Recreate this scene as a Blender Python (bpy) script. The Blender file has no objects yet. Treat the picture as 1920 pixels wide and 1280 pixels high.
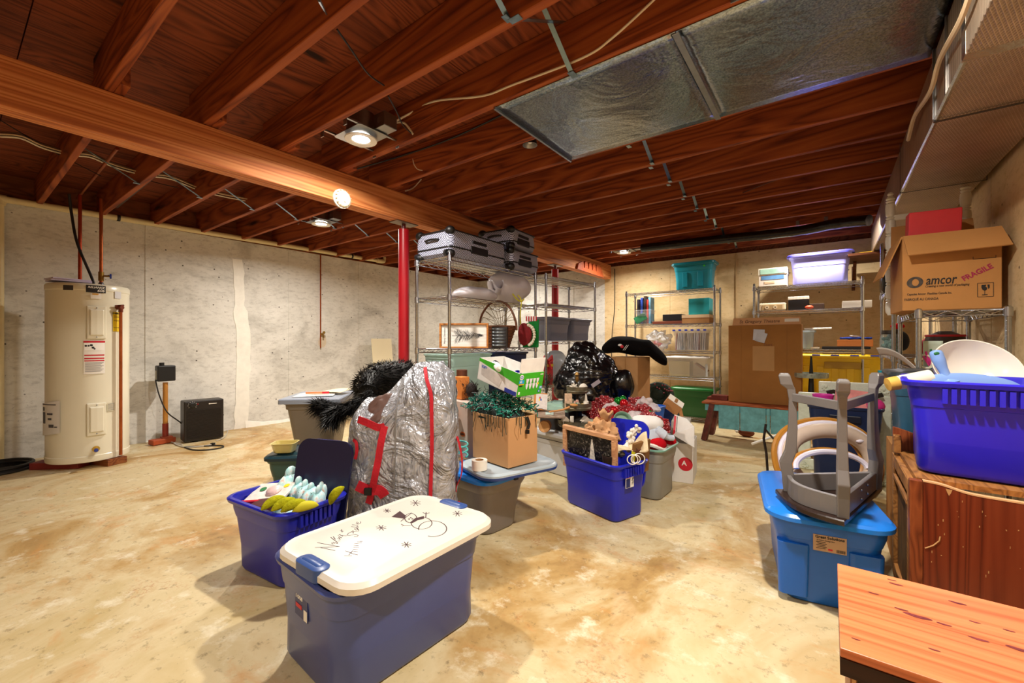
import bpy, bmesh, math, random
from mathutils import Vector as V, Matrix as MX, noise as NZ
random.seed(7)
SC = bpy.context.scene
COL = SC.collection
PI = math.pi
# ------------------------------------------------------------------ camera, world, lights, exposure
CH, CF, YAW = 1.04, 800.0, math.radians(36.7)
cd = bpy.data.cameras.new('camera'); cam = bpy.data.objects.new('camera', cd); COL.objects.link(cam)
cd.sensor_width = 36.0; cd.lens = 36.0 * CF / 1920.0; cd.clip_start = 0.02
cam.location = (0, 0, CH); cam.rotation_euler = (PI / 2, 0, YAW)
SC.camera = cam
w = bpy.data.worlds.new('world'); SC.world = w; w.use_nodes = True
w.node_tree.nodes['Background'].inputs[0].default_value = (1, 0.95, 0.88, 1)
w.node_tree.nodes['Background'].inputs[1].default_value = 0.3
SC.view_settings.view_transform = 'Standard'; SC.view_settings.look = 'None'
SC.view_settings.exposure = 0.9; SC.view_settings.gamma = 1.0
SC.view_settings.use_curve_mapping = False
LAMPS = [  # x, y, watts: recessed LED lamps between the joists, plus two added fill lamps
    (-2.27, 1.52, 20), (-4.24, 2.37, 28), (-0.15, 1.50, 26), (-0.15, 5.48, 17), (-2.27, 5.62, 18), (-4.3, 5.6, 15),
    (-2.2, -0.9, 4), (-0.2, -0.7, 12)]  # unseen, added behind the camera to lift the shadows
LZ = 2.262
LCOL = (1.0, 0.93, 0.83)
for i, (lx, ly, lw) in enumerate(LAMPS):
    ld = bpy.data.lights.new('lamp_light', 'AREA'); ld.shape = 'DISK'; ld.size = 0.085; ld.energy = lw; ld.color = LCOL
    ld.spread = math.radians(164)
    lo = bpy.data.objects.new('lamp_light', ld); COL.objects.link(lo); lo.location = (lx, ly, LZ - 0.012)

# ------------------------------------------------------------------ pixel -> point helpers (photo 1920 x 1280)
SY, CY_ = math.sin(YAW), math.cos(YAW)
def ray(px, py):
    a, b = (px - 960) / CF, (640 - py) / CF
    return V((-SY + CY_ * a, CY_ + SY * a, b))
def PD(px, py, d): return V((0, 0, CH)) + ray(px, py) * d
def PZ(px, py, z):
    r = ray(px, py); return V((0, 0, CH)) + r * ((z - CH) / r.z)
def PY(px, py, y):
    r = ray(px, py); return V((0, 0, CH)) + r * (y / r.y)
def PX(px, py, x):
    r = ray(px, py); return V((0, 0, CH)) + r * (x / r.x)

# ------------------------------------------------------------------ materials
def hexc(h):
    h = h.lstrip('#'); c = [int(h[i:i + 2], 16) / 255 for i in (0, 2, 4)]
    return tuple((x / 12.92 if x <= 0.04045 else ((x + 0.055) / 1.055) ** 2.4) for x in c) + (1.0,)
MATS = {}
class NT:
    def __init__(s, name):
        s.m = bpy.data.materials.new(name); s.m.use_nodes = True; s.t = s.m.node_tree
        s.b = s.t.nodes['Principled BSDF']; s.L = s.t.links.new
    def n(s, typ, **kw):
        nd = s.t.nodes.new('ShaderNode' + typ)
        for k, v in kw.items():
            if k in nd.inputs.keys(): nd.inputs[k].default_value = v
            else: setattr(nd, k, v)
        return nd
    def coord(s, scale=(1, 1, 1), which='Object', rnd=False, rot=(0, 0, 0)):
        tc = s.n('TexCoord'); mp = s.n('Mapping'); mp.inputs['Scale'].default_value = scale; mp.inputs['Rotation'].default_value = rot
        s.L(tc.outputs[which], mp.inputs['Vector'])
        if rnd:
            oi = s.n('ObjectInfo'); mu = s.n('VectorMath', operation='SCALE'); mu.inputs[0].default_value = (17.3, 9.1, 5.7)
            s.L(oi.outputs['Random'], mu.inputs['Scale']); s.L(mu.outputs[0], mp.inputs['Location'])
        return mp.outputs['Vector']
    def noise(s, vec, scale=5, detail=4, rough=0.6, dist=0.0):
        nd = s.n('TexNoise'); nd.inputs['Scale'].default_value = scale; nd.inputs['Detail'].default_value = detail
        nd.inputs['Roughness'].default_value = rough; nd.inputs['Distortion'].default_value = dist
        s.L(vec, nd.inputs['Vector']); return nd.outputs['Fac']
    def ramp(s, fac, stops, interp='LINEAR'):
        r = s.n('ValToRGB'); e = r.color_ramp.elements; r.color_ramp.interpolation = interp
        while len(e) < len(stops): e.new(0.5)
        for i, (p, c) in enumerate(stops):
            e[i].position = p; e[i].color = hexc(c) if isinstance(c, str) else c
        s.L(fac, r.inputs['Fac']); return r.outputs['Color']
    def mix(s, fac, a, b, mode='MIX'):
        m = s.n('Mix', data_type='RGBA', blend_type=mode)
        for sock, v in ((0, fac), (6, a), (7, b)):
            if isinstance(v, str): m.inputs[sock].default_value = hexc(v)
            elif isinstance(v, (float, int, tuple)): m.inputs[sock].default_value = v
            else: s.L(v, m.inputs[sock])
        return m.outputs[2]
    def bump(s, h, strength=0.3, dist=0.01):
        b = s.n('Bump'); b.inputs['Strength'].default_value = strength; b.inputs['Distance'].default_value = dist
        s.L(h, b.inputs['Height']); s.L(b.outputs['Normal'], s.b.inputs['Normal'])
    def base(s, c):
        if isinstance(c, (str, tuple)): s.b.inputs['Base Color'].default_value = hexc(c) if isinstance(c, str) else c
        else: s.L(c, s.b.inputs['Base Color'])
    def set(s, rough=None, metal=None, spec=None, trans=None, ior=None, alpha=None, coat=None):
        for k, v in (('Roughness', rough), ('Metallic', metal), ('Specular IOR Level', spec), ('Transmission Weight', trans), ('IOR', ior), ('Alpha', alpha), ('Coat Weight', coat)):
            if v is not None: s.b.inputs[k].default_value = v

def plain(name, col, rough=0.5, metal=0.0, spec=0.5, var=0.0, vscale=6, bump=0.0, bscale=40, scratch=0.0, **kw):
    if name in MATS: return MATS[name]
    t = NT(name); vec = t.coord(rnd=True)
    c = hexc(col)
    if var > 0:
        f = t.noise(vec, vscale, 5, 0.6)
        lo = tuple(x * (1 - var) for x in c[:3]) + (1,); hi = tuple(min(1, x * (1 + var)) for x in c[:3]) + (1,)
        out = t.ramp(f, [(0.3, lo), (0.7, hi)])
        if scratch > 0:
            v2 = t.coord((3, 3, 1.2)); sc = t.noise(v2, 34, 6, 0.75, 1.5)
            mk = t.ramp(sc, [(0.685, (0, 0, 0, 1)), (0.73, (scratch,) * 3 + (1,))])
            out = t.mix(mk, out, '#d8d8e0')
        t.base(out)
    else: t.base(c)
    t.set(rough=rough, metal=metal, spec=spec, **kw)
    if bump > 0: t.bump(t.noise(vec, bscale, 4, 0.6), bump, 0.006)
    MATS[name] = t.m; return t.m

def wood(name, c0, c1, c2, axis='X', scale=1.0, rough=0.6, knots=True, rings=9.0, spec=0.3, stain=None, stretch=0.16):
    if name in MATS: return MATS[name]
    t = NT(name)
    st = {'X': (stretch, 1, 1), 'Y': (1, stretch, 1), 'Z': (1, 1, stretch)}[axis]
    vec = t.coord(tuple(x * scale for x in st), rnd=True)
    big = t.noise(vec, 2.6, 3, 0.55, 0.6)
    wv = t.n('Math', operation='MULTIPLY'); t.L(big, wv.inputs[0]); wv.inputs[1].default_value = rings * 2
    fr = t.n('Math', operation='PINGPONG'); t.L(wv.outputs[0], fr.inputs[0]); fr.inputs[1].default_value = 0.5
    fine = t.noise(t.coord(tuple(x * scale * (0.25 if x < 1 else 1) for x in st), rnd=True), 60, 3, 0.7)
    ad = t.n('Math', operation='MULTIPLY_ADD'); t.L(fine, ad.inputs[0]); ad.inputs[1].default_value = 0.5; t.L(fr.outputs[0], ad.inputs[2])
    col = t.ramp(ad.outputs[0], [(0.15, c2), (0.42, c1), (0.8, c0)])
    if knots:
        vo = t.n('TexVoronoi'); kv = t.coord(tuple(x * scale * (2.2 if x < 1 else 1) for x in st), rnd=True); t.L(kv, vo.inputs['Vector']); vo.inputs['Scale'].default_value = 3.2
        kn = t.ramp(vo.outputs['Distance'], [(0.05, (1, 1, 1, 1)), (0.12, (0, 0, 0, 1))])
        col = t.mix(kn, col, tuple(x * 0.25 for x in hexc(c2)[:3]) + (1,))
    if stain:
        sf = t.ramp(t.noise(t.coord(rnd=True), 1.7, 4, 0.6), [(0.45, (0, 0, 0, 1)), (0.7, (0.6, 0.6, 0.6, 1))])
        col = t.mix(sf, col, stain)
    t.base(col); t.set(rough=rough, spec=spec); t.bump(ad.outputs[0], 0.15, 0.004)
    MATS[name] = t.m; return t.m

def metal(name, col='#c8ccd2', rough=0.25, var=0.0): return plain(name, col, rough, 1.0, var=var)
def emis(name, col, s):
    if name in MATS: return MATS[name]
    t = NT(name); t.base(col); t.b.inputs['Emission Color'].default_value = hexc(col); t.b.inputs['Emission Strength'].default_value = s
    MATS[name] = t.m; return t.m

# ------------------------------------------------------------------ mesh builder
class MB:
    def __init__(s): s.v = []; s.f = []; s.sm = []; s.mi = []
    def add(s, vs, fs, smooth=False, mi=0):
        o = len(s.v); s.v += [tuple(x) for x in vs]
        for f in fs: s.f.append(tuple(i + o for i in f)); s.sm.append(smooth); s.mi.append(mi)
        return s
    def box(s, c, d, rz=0.0, mi=0, mat=None):
        x, y, z = [k / 2 for k in d]; m = MX.Rotation(rz, 4, 'Z') if rz else MX()
        if mat: m = mat
        vs = [m @ V(p) + V(c) for p in ((-x, -y, -z), (x, -y, -z), (x, y, -z), (-x, y, -z), (-x, -y, z), (x, -y, z), (x, y, z), (-x, y, z))]
        return s.add(vs, [(0, 3, 2, 1), (4, 5, 6, 7), (0, 1, 5, 4), (1, 2, 6, 5), (2, 3, 7, 6), (3, 0, 4, 7)], mi=mi)
    def rings(s, rings, smooth=True, cap0=True, cap1=True, closed=True, mi=0):
        n = len(rings[0]); vs = [p for r in rings for p in r]; fs = []
        for i in range(len(rings) - 1):
            for j in range(n if closed else n - 1):
                k = (j + 1) % n; fs.append((i * n + j, i * n + k, (i + 1) * n + k, (i + 1) * n + j))
        if cap0: fs.append(tuple(range(n - 1, -1, -1)))
        if cap1: fs.append(tuple((len(rings) - 1) * n + j for j in range(n)))
        return s.add(vs, fs, smooth, mi)
    def tube(s, pts, r=0.005, n=6, smooth=True, cap=True, closed=False, mi=0):
        pts = [V(p) for p in pts]; m = len(pts); rs = r if isinstance(r, (list, tuple)) else [r] * m
        up = None; out = []
        for i, p in enumerate(pts):
            a = pts[i - 1] if (i or closed) else pts[0]; b = pts[(i + 1) % m] if (i < m - 1 or closed) else pts[-1]
            t = (b - a)
            if t.length < 1e-9: t = V((0, 0, 1))
            t.normalize()
            if up is None:
                up = t.orthogonal().normalized()
            else:
                up = up - t * up.dot(t)
                up = up.normalized() if up.length > 1e-6 else t.orthogonal().normalized()
            q = t.cross(up)
            out.append([p + (up * math.cos(2 * PI * j / n + PI / n) + q * math.sin(2 * PI * j / n + PI / n)) * rs[i] for j in range(n)])
        if closed: out.append(out[0]); cap = False
        return s.rings(out, smooth, cap, cap, mi=mi)
    def bar(s, a, b, wx, wy, up=(0, 0, 1), mi=0):
        a, b = V(a), V(b); t = (b - a).normalized(); q = t.cross(V(up))
        q = q.normalized() if q.length > 1e-6 else t.orthogonal().normalized()
        u = q.cross(t)
        r = [[p + q * sx * wx / 2 + u * sy * wy / 2 for sx, sy in ((-1, -1), (1, -1), (1, 1), (-1, 1))] for p in (a, b)]
        return s.rings(r, False, mi=mi)
    def lathe(s, prof, c=(0, 0, 0), n=24, mat=None, cap0=False, cap1=False, smooth=True, mi=0, sx=1, sy=1):
        m = mat or MX(); c = V(c)
        return s.rings([[m @ V((r * sx * math.cos(2 * PI * j / n), r * sy * math.sin(2 * PI * j / n), z)) + c for j in range(n)] for r, z in prof], smooth, cap0, cap1, mi=mi)
    def rr(s, secs, n=4, cap0=True, cap1=True, smooth=True, c=(0, 0, 0), mi=0, fn=None):
        rs = []
        for sec in secs:
            z, hx, hy, r = sec[:4]; ox, oy = (sec[4], sec[5]) if len(sec) > 4 else (0, 0)
            r = min(r, hx - 1e-4, hy - 1e-4); ring = []
            for qx, qy, a0 in ((1, 1, 0), (-1, 1, PI / 2), (-1, -1, PI), (1, -1, 1.5 * PI)):
                for k in range(n + 1):
                    a = a0 + PI / 2 * k / n
                    p = V((qx * (hx - r) + r * math.cos(a) + ox + c[0], qy * (hy - r) + r * math.sin(a) + oy + c[1], z + c[2]))
                    ring.append(fn(p) if fn else p)
            rs.append(ring)
        return s.rings(rs, smooth, cap0, cap1, mi=mi)
    def prism(s, poly, t, m=None, mi=0, smooth=False):
        m = m or MX(); a = [m @ V((x, y, -t / 2)) for x, y in poly]; b = [m @ V((x, y, t / 2)) for x, y in poly]
        return s.rings([a, b], smooth, mi=mi)
    def ball(s, c, r, seg=10, rg=6, mi=0, sc=(1, 1, 1), m=None, dis=0.0, fr=8.0, seed=0):
        c = V(c); m = m or MX(); vs = []; fs = []
        def P(th, ph):
            p = V((math.sin(th) * math.cos(ph) * sc[0], math.sin(th) * math.sin(ph) * sc[1], math.cos(th) * sc[2])) * r
            if dis: p = p * (1 + dis * NZ.noise(p * fr + V((seed * 3.1, seed * 1.7, seed))))
            return c + m @ p
        vs.append(P(0, 0))
        for i in range(1, rg):
            for j in range(seg): vs.append(P(PI * i / rg, 2 * PI * j / seg))
        vs.append(P(PI, 0)); last = len(vs) - 1
        for j in range(seg):
            fs.append((0, 1 + j, 1 + (j + 1) % seg)); o = 1 + (rg - 2) * seg
            fs.append((last, o + (j + 1) % seg, o + j))
        for i in range(rg - 2):
            for j in range(seg):
                a = 1 + i * seg + j; b = 1 + i * seg + (j + 1) % seg; fs.append((a, a + seg, b + seg, b))
        return s.add(vs, fs, True, mi)
    def grid(s, fn, nu, nv, smooth=True, mi=0, th=0.0):
        P = [[V(fn(i / nu, j / nv)) for j in range(nv + 1)] for i in range(nu + 1)]; w_ = nv + 1
        vs = [p for r in P for p in r]; fs = [(i * w_ + j, (i + 1) * w_ + j, (i + 1) * w_ + j + 1, i * w_ + j + 1) for i in range(nu) for j in range(nv)]
        return s.add(vs, fs, smooth, mi)
    def xf(s, m): s.v = [tuple(m @ V(p)) for p in s.v]; return s

def obj(name, mb, mat, parent=None, loc=None, rot=None, bevel=0, seg=2, solid=0, sub=0, label=None, mats=None):
    me = bpy.data.meshes.new(name); me.from_pydata(mb.v, [], mb.f)
    me.polygons.foreach_set('use_smooth', mb.sm); me.polygons.foreach_set('material_index', mb.mi)
    me.materials.append(mat)
    for m in mats or []: me.materials.append(m)
    me.update()
    if len(mb.f) < 60000:
        bm = bmesh.new(); bm.from_mesh(me); bmesh.ops.recalc_face_normals(bm, faces=bm.faces); bm.to_mesh(me); bm.free()
    o = bpy.data.objects.new(name, me); COL.objects.link(o)
    if any(mb.sm):
        try: me.set_sharp_from_angle(angle=math.radians(38))
        except Exception: pass
    if parent: o.parent = parent
    if loc is not None: o.location = loc
    if rot is not None: o.rotation_euler = rot
    if solid:
        md = o.modifiers.new('solid', 'SOLIDIFY'); md.thickness = solid; md.offset = 0
    if bevel:
        md = o.modifiers.new('bevel', 'BEVEL'); md.width = bevel; md.segments = seg; md.limit_method = 'ANGLE'
    if sub:
        md = o.modifiers.new('sub', 'SUBSURF'); md.levels = sub; md.render_levels = sub
    if label: o['label'] = label
    return o
def tag(o, label, cat, group=None, kind=None):
    o['label'] = label; o['category'] = cat
    if group: o['group'] = group
    if kind: o['kind'] = kind
    return o
def thing(name, label, cat, loc=(0, 0, 0), rz=0.0, group=None, rot=None):
    o = bpy.data.objects.new(name, None); COL.objects.link(o); o.empty_display_size = 0.05
    o.location = loc; o.rotation_euler = rot or (0, 0, rz)
    return tag(o, label, cat, group)
def one(name, mb, mat, label, cat, group=None, kind=None, **kw): return tag(obj(name, mb, mat, **kw), label, cat, group, kind)
def struct(name, mb, mat, parent=None, **kw):
    o = obj(name, mb, mat, parent, **kw)
    if not parent: o['kind'] = 'structure'
    return o
def dup(root, loc=None, rz=None, label=None, group=None, rot=None):
    def cp(o, par):
        c = o.copy(); COL.objects.link(c)
        if par: c.parent = par
        for ch in list(o.children): cp(ch, c)
        return c
    c = cp(root, None)
    if loc is not None: c.location = loc
    if rz is not None: c.rotation_euler = (0, 0, rz)
    if rot is not None: c.rotation_euler = rot
    if label: c['label'] = label
    if group: c['group'] = group
    return c
def text_mb(txt, size, m=None, th=0.0008, shear=0.0, bold=0.0, space=1.0):
    cu = bpy.data.curves.new('lettering', 'FONT'); cu.body = txt; cu.size = size; cu.extrude = th; cu.shear = shear; cu.offset = bold; cu.align_x = 'CENTER'; cu.align_y = 'CENTER'; cu.space_character = space
    cu.resolution_u = 2
    o = bpy.data.objects.new('lettering', cu); COL.objects.link(o)
    dg = bpy.context.evaluated_depsgraph_get(); me = bpy.data.meshes.new_from_object(o.evaluated_get(dg))
    mb = MB(); m = m or MX()
    mb.add([m @ v.co for v in me.vertices], [tuple(p.vertices) for p in me.polygons])
    bpy.data.objects.remove(o); bpy.data.curves.remove(cu); bpy.data.meshes.remove(me)
    return mb
def frame_m(o, x, y):   # matrix with origin o, local x, local y directions
    x = V(x).normalized(); z = x.cross(V(y)).normalized(); y = z.cross(x)
    return MX(((x.x, y.x, z.x, o[0]), (x.y, y.y, z.y, o[1]), (x.z, y.z, z.z, o[2]), (0, 0, 0, 1)))
def strokes(lines, r, m, n=4, flat=0.35):
    mb = MB()
    for ln in lines:
        mb.tube([V((x, y, 0)) for x, y in ln], r, n)
    mb.v = [tuple(m @ V((x, y, z * flat))) for x, y, z in mb.v]
    return mb
def arc(cx, cy, rx, ry, a0, a1, n=10): return [(cx + rx * math.cos(math.radians(a0 + (a1 - a0) * i / n)), cy + ry * math.sin(math.radians(a0 + (a1 - a0) * i / n))) for i in range(n + 1)]
def bez(pts, n=8):   # Catmull-Rom through pts
    P = [V(p) for p in pts]; P = [P[0]] + P + [P[-1]]; out = []
    for i in range(1, len(P) - 2):
        for k in range(n):
            t = k / n; a, b, c, d = P[i - 1], P[i], P[i + 1], P[i + 2]
            out.append(0.5 * ((2 * b) + (c - a) * t + (2 * a - 5 * b + 4 * c - d) * t * t + (3 * b - a - 3 * c + d) * t ** 3))
    out.append(P[-2]); return out
# ================================================================== the setting
XL, XR, YB, YF = -5.66, 0.73, 6.45, -2.2
JZ, JD = 2.25, 0.235           # joist underside, joist depth
SUBZ = JZ + JD
# floor
t = NT('stained_concrete_floor'); vec = t.coord()
n1 = t.noise(vec, 1.1, 6, 0.65, 0.8); n2 = t.noise(t.coord((1, 1.8, 1)), 3.2, 7, 0.7, 0.5); n3 = t.noise(vec, 22, 5, 0.75)
c = t.ramp(n1, [(0.28, '#8f6a3c'), (0.42, '#b8965f'), (0.54, '#d3c198'), (0.68, '#bfa874')])
c = t.mix(t.ramp(n2, [(0.55, (0, 0, 0, 1)), (0.72, (0.6, 0.6, 0.6, 1))]), c, '#c98a48')
rs = t.noise(t.coord((1, 1, 1), rot=(0, 0, 0.5)), 2.1, 6, 0.7); sp = t.noise(vec, 75, 3, 0.7)
mm = t.n('Math', operation='MULTIPLY'); t.L(t.ramp(rs, [(0.58, (0, 0, 0, 1)), (0.70, (0.8, 0.8, 0.8, 1))]), mm.inputs[0]); t.L(t.ramp(sp, [(0.47, (0, 0, 0, 1)), (0.58, (1, 1, 1, 1))]), mm.inputs[1])
c = t.mix(mm.outputs[0], c, '#a8561e')
c = t.mix(t.ramp(n3, [(0.56, (0, 0, 0, 1)), (0.70, (0.6, 0.6, 0.6, 1))]), c, '#5f4a2c')
c = t.mix(t.ramp(t.noise(vec, 6, 6, 0.7), [(0.56, (0, 0, 0, 1)), (0.68, (0.75, 0.75, 0.75, 1))]), c, '#e6dcc0')
t.base(c); t.set(rough=0.42, spec=0.4); t.bump(n3, 0.12, 0.004); MATS['floor'] = t.m
def bumpy_floor():
    mb = MB(); mb.box(((XL + XR) / 2, (YB + YF) / 2, -0.05), (XR - XL + 0.4, YB - YF + 0.4, 0.1)); return mb
struct('floor', bumpy_floor(), MATS['floor'])
# concrete walls
def concrete(name, stops, dark, seams=True):
    t = NT(name); vec = t.coord(); a = t.noise(t.coord((1, 1, 1.6)), 1.6, 7, 0.68, 0.4); b = t.noise(t.coord((1, 1, 2.5)), 14, 6, 0.7); p = t.noise(vec, 38, 4, 0.7)
    c = t.ramp(a, stops)
    c = t.mix(t.ramp(b, [(0.5, (0, 0, 0, 1)), (0.75, (0.45, 0.45, 0.45, 1))]), c, dark)
    c = t.mix(t.ramp(p, [(0.62, (0, 0, 0, 1)), (0.74, (0.6, 0.6, 0.6, 1))]), c, dark)
    vo = t.n('TexVoronoi'); t.L(vec, vo.inputs['Vector']); vo.inputs['Scale'].default_value = 9.0
    c = t.mix(t.ramp(vo.outputs['Distance'], [(0.05, (0.9, 0.9, 0.9, 1)), (0.09, (0, 0, 0, 1))]), c, '#2c2018')
    t.base(c); t.set(rough=0.85, spec=0.15); t.bump(p, 0.25, 0.006); MATS[name] = t.m; return t.m
grayc = concrete('gray_poured_concrete', [(0.30, '#b6b3ac'), (0.48, '#dad8d1'), (0.70, '#eae8e2')], '#77706a')
beigec = concrete('beige_painted_concrete', [(0.30, '#caaa7a'), (0.5, '#dec294'), (0.70, '#e4cea4')], '#a5844f')
H = SUBZ
WTOP = 2.24
mb = MB().box((XL - 0.1, (YB + YF) / 2, WTOP / 2), (0.2, YB - YF, WTOP))
for y in (-1.2, 0.30, 1.27, 2.72, 3.75, 4.72, 5.7):     # form-panel ridges cast in the wall
    mb.box((XL + 0.002, y, WTOP / 2), (0.008, 0.008, WTOP))
struct('wall_left', mb, grayc)
mb = MB().box(((XL - 2.93) / 2 - 0.1, YB + 0.1, WTOP / 2), (-2.93 - XL + 0.2, 0.2, WTOP))
for x in (-4.9, -4.2, -3.5): mb.box((x, YB - 0.002, WTOP / 2), (0.008, 0.008, WTOP))
struct('wall_back', mb, grayc)
mb = MB().box(((XR - 2.93) / 2 + 0.1, YB + 0.1, WTOP / 2), (XR + 2.93 + 0.2, 0.2, WTOP))
for x in (-2.5, -1.9, -1.25, -0.6, 0.1): mb.box((x, YB - 0.001, WTOP / 2), (0.006, 0.006, WTOP))
struct('wall_back_painted', mb, beigec)
mb = MB().box((XR + 0.1, (YB + YF) / 2, WTOP / 2), (0.2, YB - YF, WTOP))
for y in (0.5, 1.6, 2.85, 3.55, 4.3, 5.2): mb.box((XR + 0.001, y, WTOP / 2), (0.006, 0.006, WTOP))
struct('wall_right', mb, beigec)
struct('wall_front', MB().box(((XL + XR) / 2, YF - 0.1, WTOP / 2), (XR - XL + 0.4, 0.2, WTOP)), beigec)
# white sealant band down the left wall, with its ragged edge, and the skirt of the same paint along the floor
sealant = plain('white_sealant', '#efece2', 0.7, var=0.06, vscale=14)
pts = []; k = 26
def wob(i, s): return 0.022 * NZ.noise(V((i * 0.6, s, 0.0)))
Lh = []; Rh = []
for i in range(k + 1):
    z = 2.02 * i / k; c0 = 2.155 + 0.03 * math.sin(z * 1.6) - (0.03 if z > 1.3 else 0)
    Lh.append(V((XL + 0.006, c0 - 0.075 + wob(i, 1) + 0.02 * (z > 1.4), z))); Rh.append(V((XL + 0.006, c0 + 0.075 + wob(i, 9) - 0.02 * (z > 1.4), z)))
mb = MB()
mb.rings([[l, r, r - V((0.012, 0, 0)), l - V((0.012, 0, 0))] for l, r in zip(Lh, Rh)], False)
struct('trim_1', mb, sealant)
mb = MB(); rg = []
for i in range(31):
    y = 2.2 + i * 0.05; hgt = 0.035 + 0.02 * NZ.noise(V((y * 4, 3, 0))) + 0.05 * max(0, 1 - (y - 2.2) * 5)
    rg.append([V((XL + 0.02, y, 0.0)), V((XL - 0.01, y, 0.0)), V((XL - 0.01, y, hgt + 0.01)), V((XL + 0.006, y, hgt))])
mb.rings(rg, False); struct('trim_2', mb, sealant)
# subfloor plywood
ply = wood('plywood_subfloor', '#8f4724', '#78381a', '#481d0d', 'Y', 1.0, 0.75, True, 11)
mb = MB()
for yy in range(8):
    y0 = YF + yy * 1.22
    for xx in range(3):
        x0 = XL - 0.2 + xx * 2.44 - (0.6 if yy % 2 else 0); x1 = x0 + 2.436
        x0 = max(x0, XL - 0.2); x1 = min(x1, XR + 0.2); y1 = min(y0 + 1.215, YB + 0.2)
        if x1 > x0: mb.box(((x0 + x1) / 2, (y0 + y1) / 2, SUBZ + 0.012), (x1 - x0, y1 - y0, 0.02))
mb.box(((XL + XR) / 2, (YB + YF) / 2, SUBZ + 0.04), (XR - XL + 0.6, YB - YF + 0.6, 0.03))
struct('ceiling', mb, ply)
# sill plates and rim boards closing the joist space above the walls
jw = wood('joist_lumber', '#a8592a', '#8c421f', '#552212', 'X', 1.0, 0.65, True, 10, 0.3, None, 0.09)
jwy = wood('beam_lumber', '#d68e54', '#c4743e', '#934a26', 'Y', 0.9, 0.6, True, 12, 0.3, None, 0.05)
rimw = wood('rim_lumber', '#8c4a26', '#77401f', '#4c2410', 'Y', 1.0, 0.7, False, 9)
mb = MB()
for x in (XL - 0.09, XR + 0.09): mb.box((x, (YB + YF) / 2, JZ + JD / 2), (0.04, YB - YF + 0.4, JD)); 
mb.box((XL - 0.07, (YB + YF) / 2, JZ - 0.006), (0.14, YB - YF, 0.012)); mb.box((XR + 0.07, (YB + YF) / 2, JZ - 0.006), (0.14, YB - YF, 0.012))
for y in (YB + 0.09, YF - 0.09): mb.box(((XL + XR) / 2, y, JZ + JD / 2), (XR - XL + 0.2, 0.04, JD))
struct('trim_3', mb, rimw)
# joists: one pair per bay, lapped over the beam
def joist(x0, x1, y):
    mb = MB(); L = x1 - x0; mb.box((0, 0, 0), (L, 0.038, JD)); return mb
JR, JLf = [], []
jr = joist(-3.02, XR + 0.07, 0); jl = joist(XL - 0.07, -2.68, 0)
def jobj(mb, x, y, src=None):
    if src is None: o = obj('ceiling_joist', mb, jw, bevel=0.003, seg=1)
    else: o = src.copy(); COL.objects.link(o)
    o.location = (x, y, JZ + JD / 2 + 0.001); return o
ys = [-1.95 + 0.4064 * i for i in range(0, 21)]
off = 0.508 - 0.019 - (-1.95 + 0.4064 * 6)
ys = [y + off for y in ys]
srcR = srcL = None
near = []
ord_ = ['nearest the camera', 'second', 'third']
seen = [y for y in ys if y > 0.2]
ORD = ['first', 'second', 'third', 'fourth', 'fifth', 'sixth', 'seventh', 'eighth', 'ninth', 'tenth', 'eleventh', 'twelfth', 'thirteenth', 'fourteenth', 'fifteenth', 'sixteenth']
for y in ys:
    o = jobj(jr, (-3.02 + XR + 0.07) / 2, y, srcR); srcR = srcR or o
    i = seen.index(y) if y in seen else None
    if y > YB: COL.objects.unlink(o); continue
    tag(o, ('wooden ceiling joist right of the beam, %s from the camera' % ORD[i]) if i is not None else 'wooden ceiling joist overhead behind the camera', 'joist', 'floor joists over the basement right of the beam')
    p = jobj(jl, (XL - 0.07 - 2.68) / 2, y + 0.0385, srcL); srcL = srcL or p
    tag(p, ('wooden ceiling joist left of the beam, %s from the camera' % ORD[i]) if i is not None else 'wooden ceiling joist over the left side behind the camera', 'joist', 'floor joists over the basement left of the beam')
# the built-up carrying beam
b = thing('carrying_beam', 'long three ply wooden beam carrying the joists across the basement', 'beam', (0, 0, 0))
for i in range(3):
    mb = MB().box((0, 0, 0), (0.0375, YB - YF - 0.08, 0.215)); obj('beam_ply', mb, jwy, b, loc=(-2.810 - 0.039 * i, (YB + YF) / 2 - 0.03, 2.1405), bevel=0.003, seg=1)
# scalloped wooden rack board screwed to the far end of the beam
bw = wood('red_brown_board', '#b4582f', '#9c4826', '#7c3219', 'X', 2.0, 0.5, False, 10)
poly = [(-0.42, -0.10), (-0.39, -0.02), (-0.30, 0.015)]
for i in range(4):
    x = -0.25 + i * 0.125
    poly += [(x, 0.03), (x + 0.02, -0.055), (x + 0.045, -0.06), (x + 0.05, 0.02), (x + 0.075, 0.045)]
poly += [(0.32, 0.03), (0.36, -0.03), (0.42, -0.12)]
mb = MB(); mb.prism(poly, 0.03, frame_m((-2.773, 5.62, 2.13), (0, 1, 0), (0, 0, 1)))
one('notched_wooden_rack', mb, bw, 'reddish board with notches screwed to the far end of the beam', 'rack')
# ================================================================== ceiling services
galv = plain('galvanised_steel', '#a9b0b8', 0.32, 1.0, var=0.12, vscale=20)
blackp = plain('black_plastic', '#0e0d0d', 0.45, var=0.1)
whitep = plain('white_plastic', '#eee9dc', 0.4)
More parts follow.
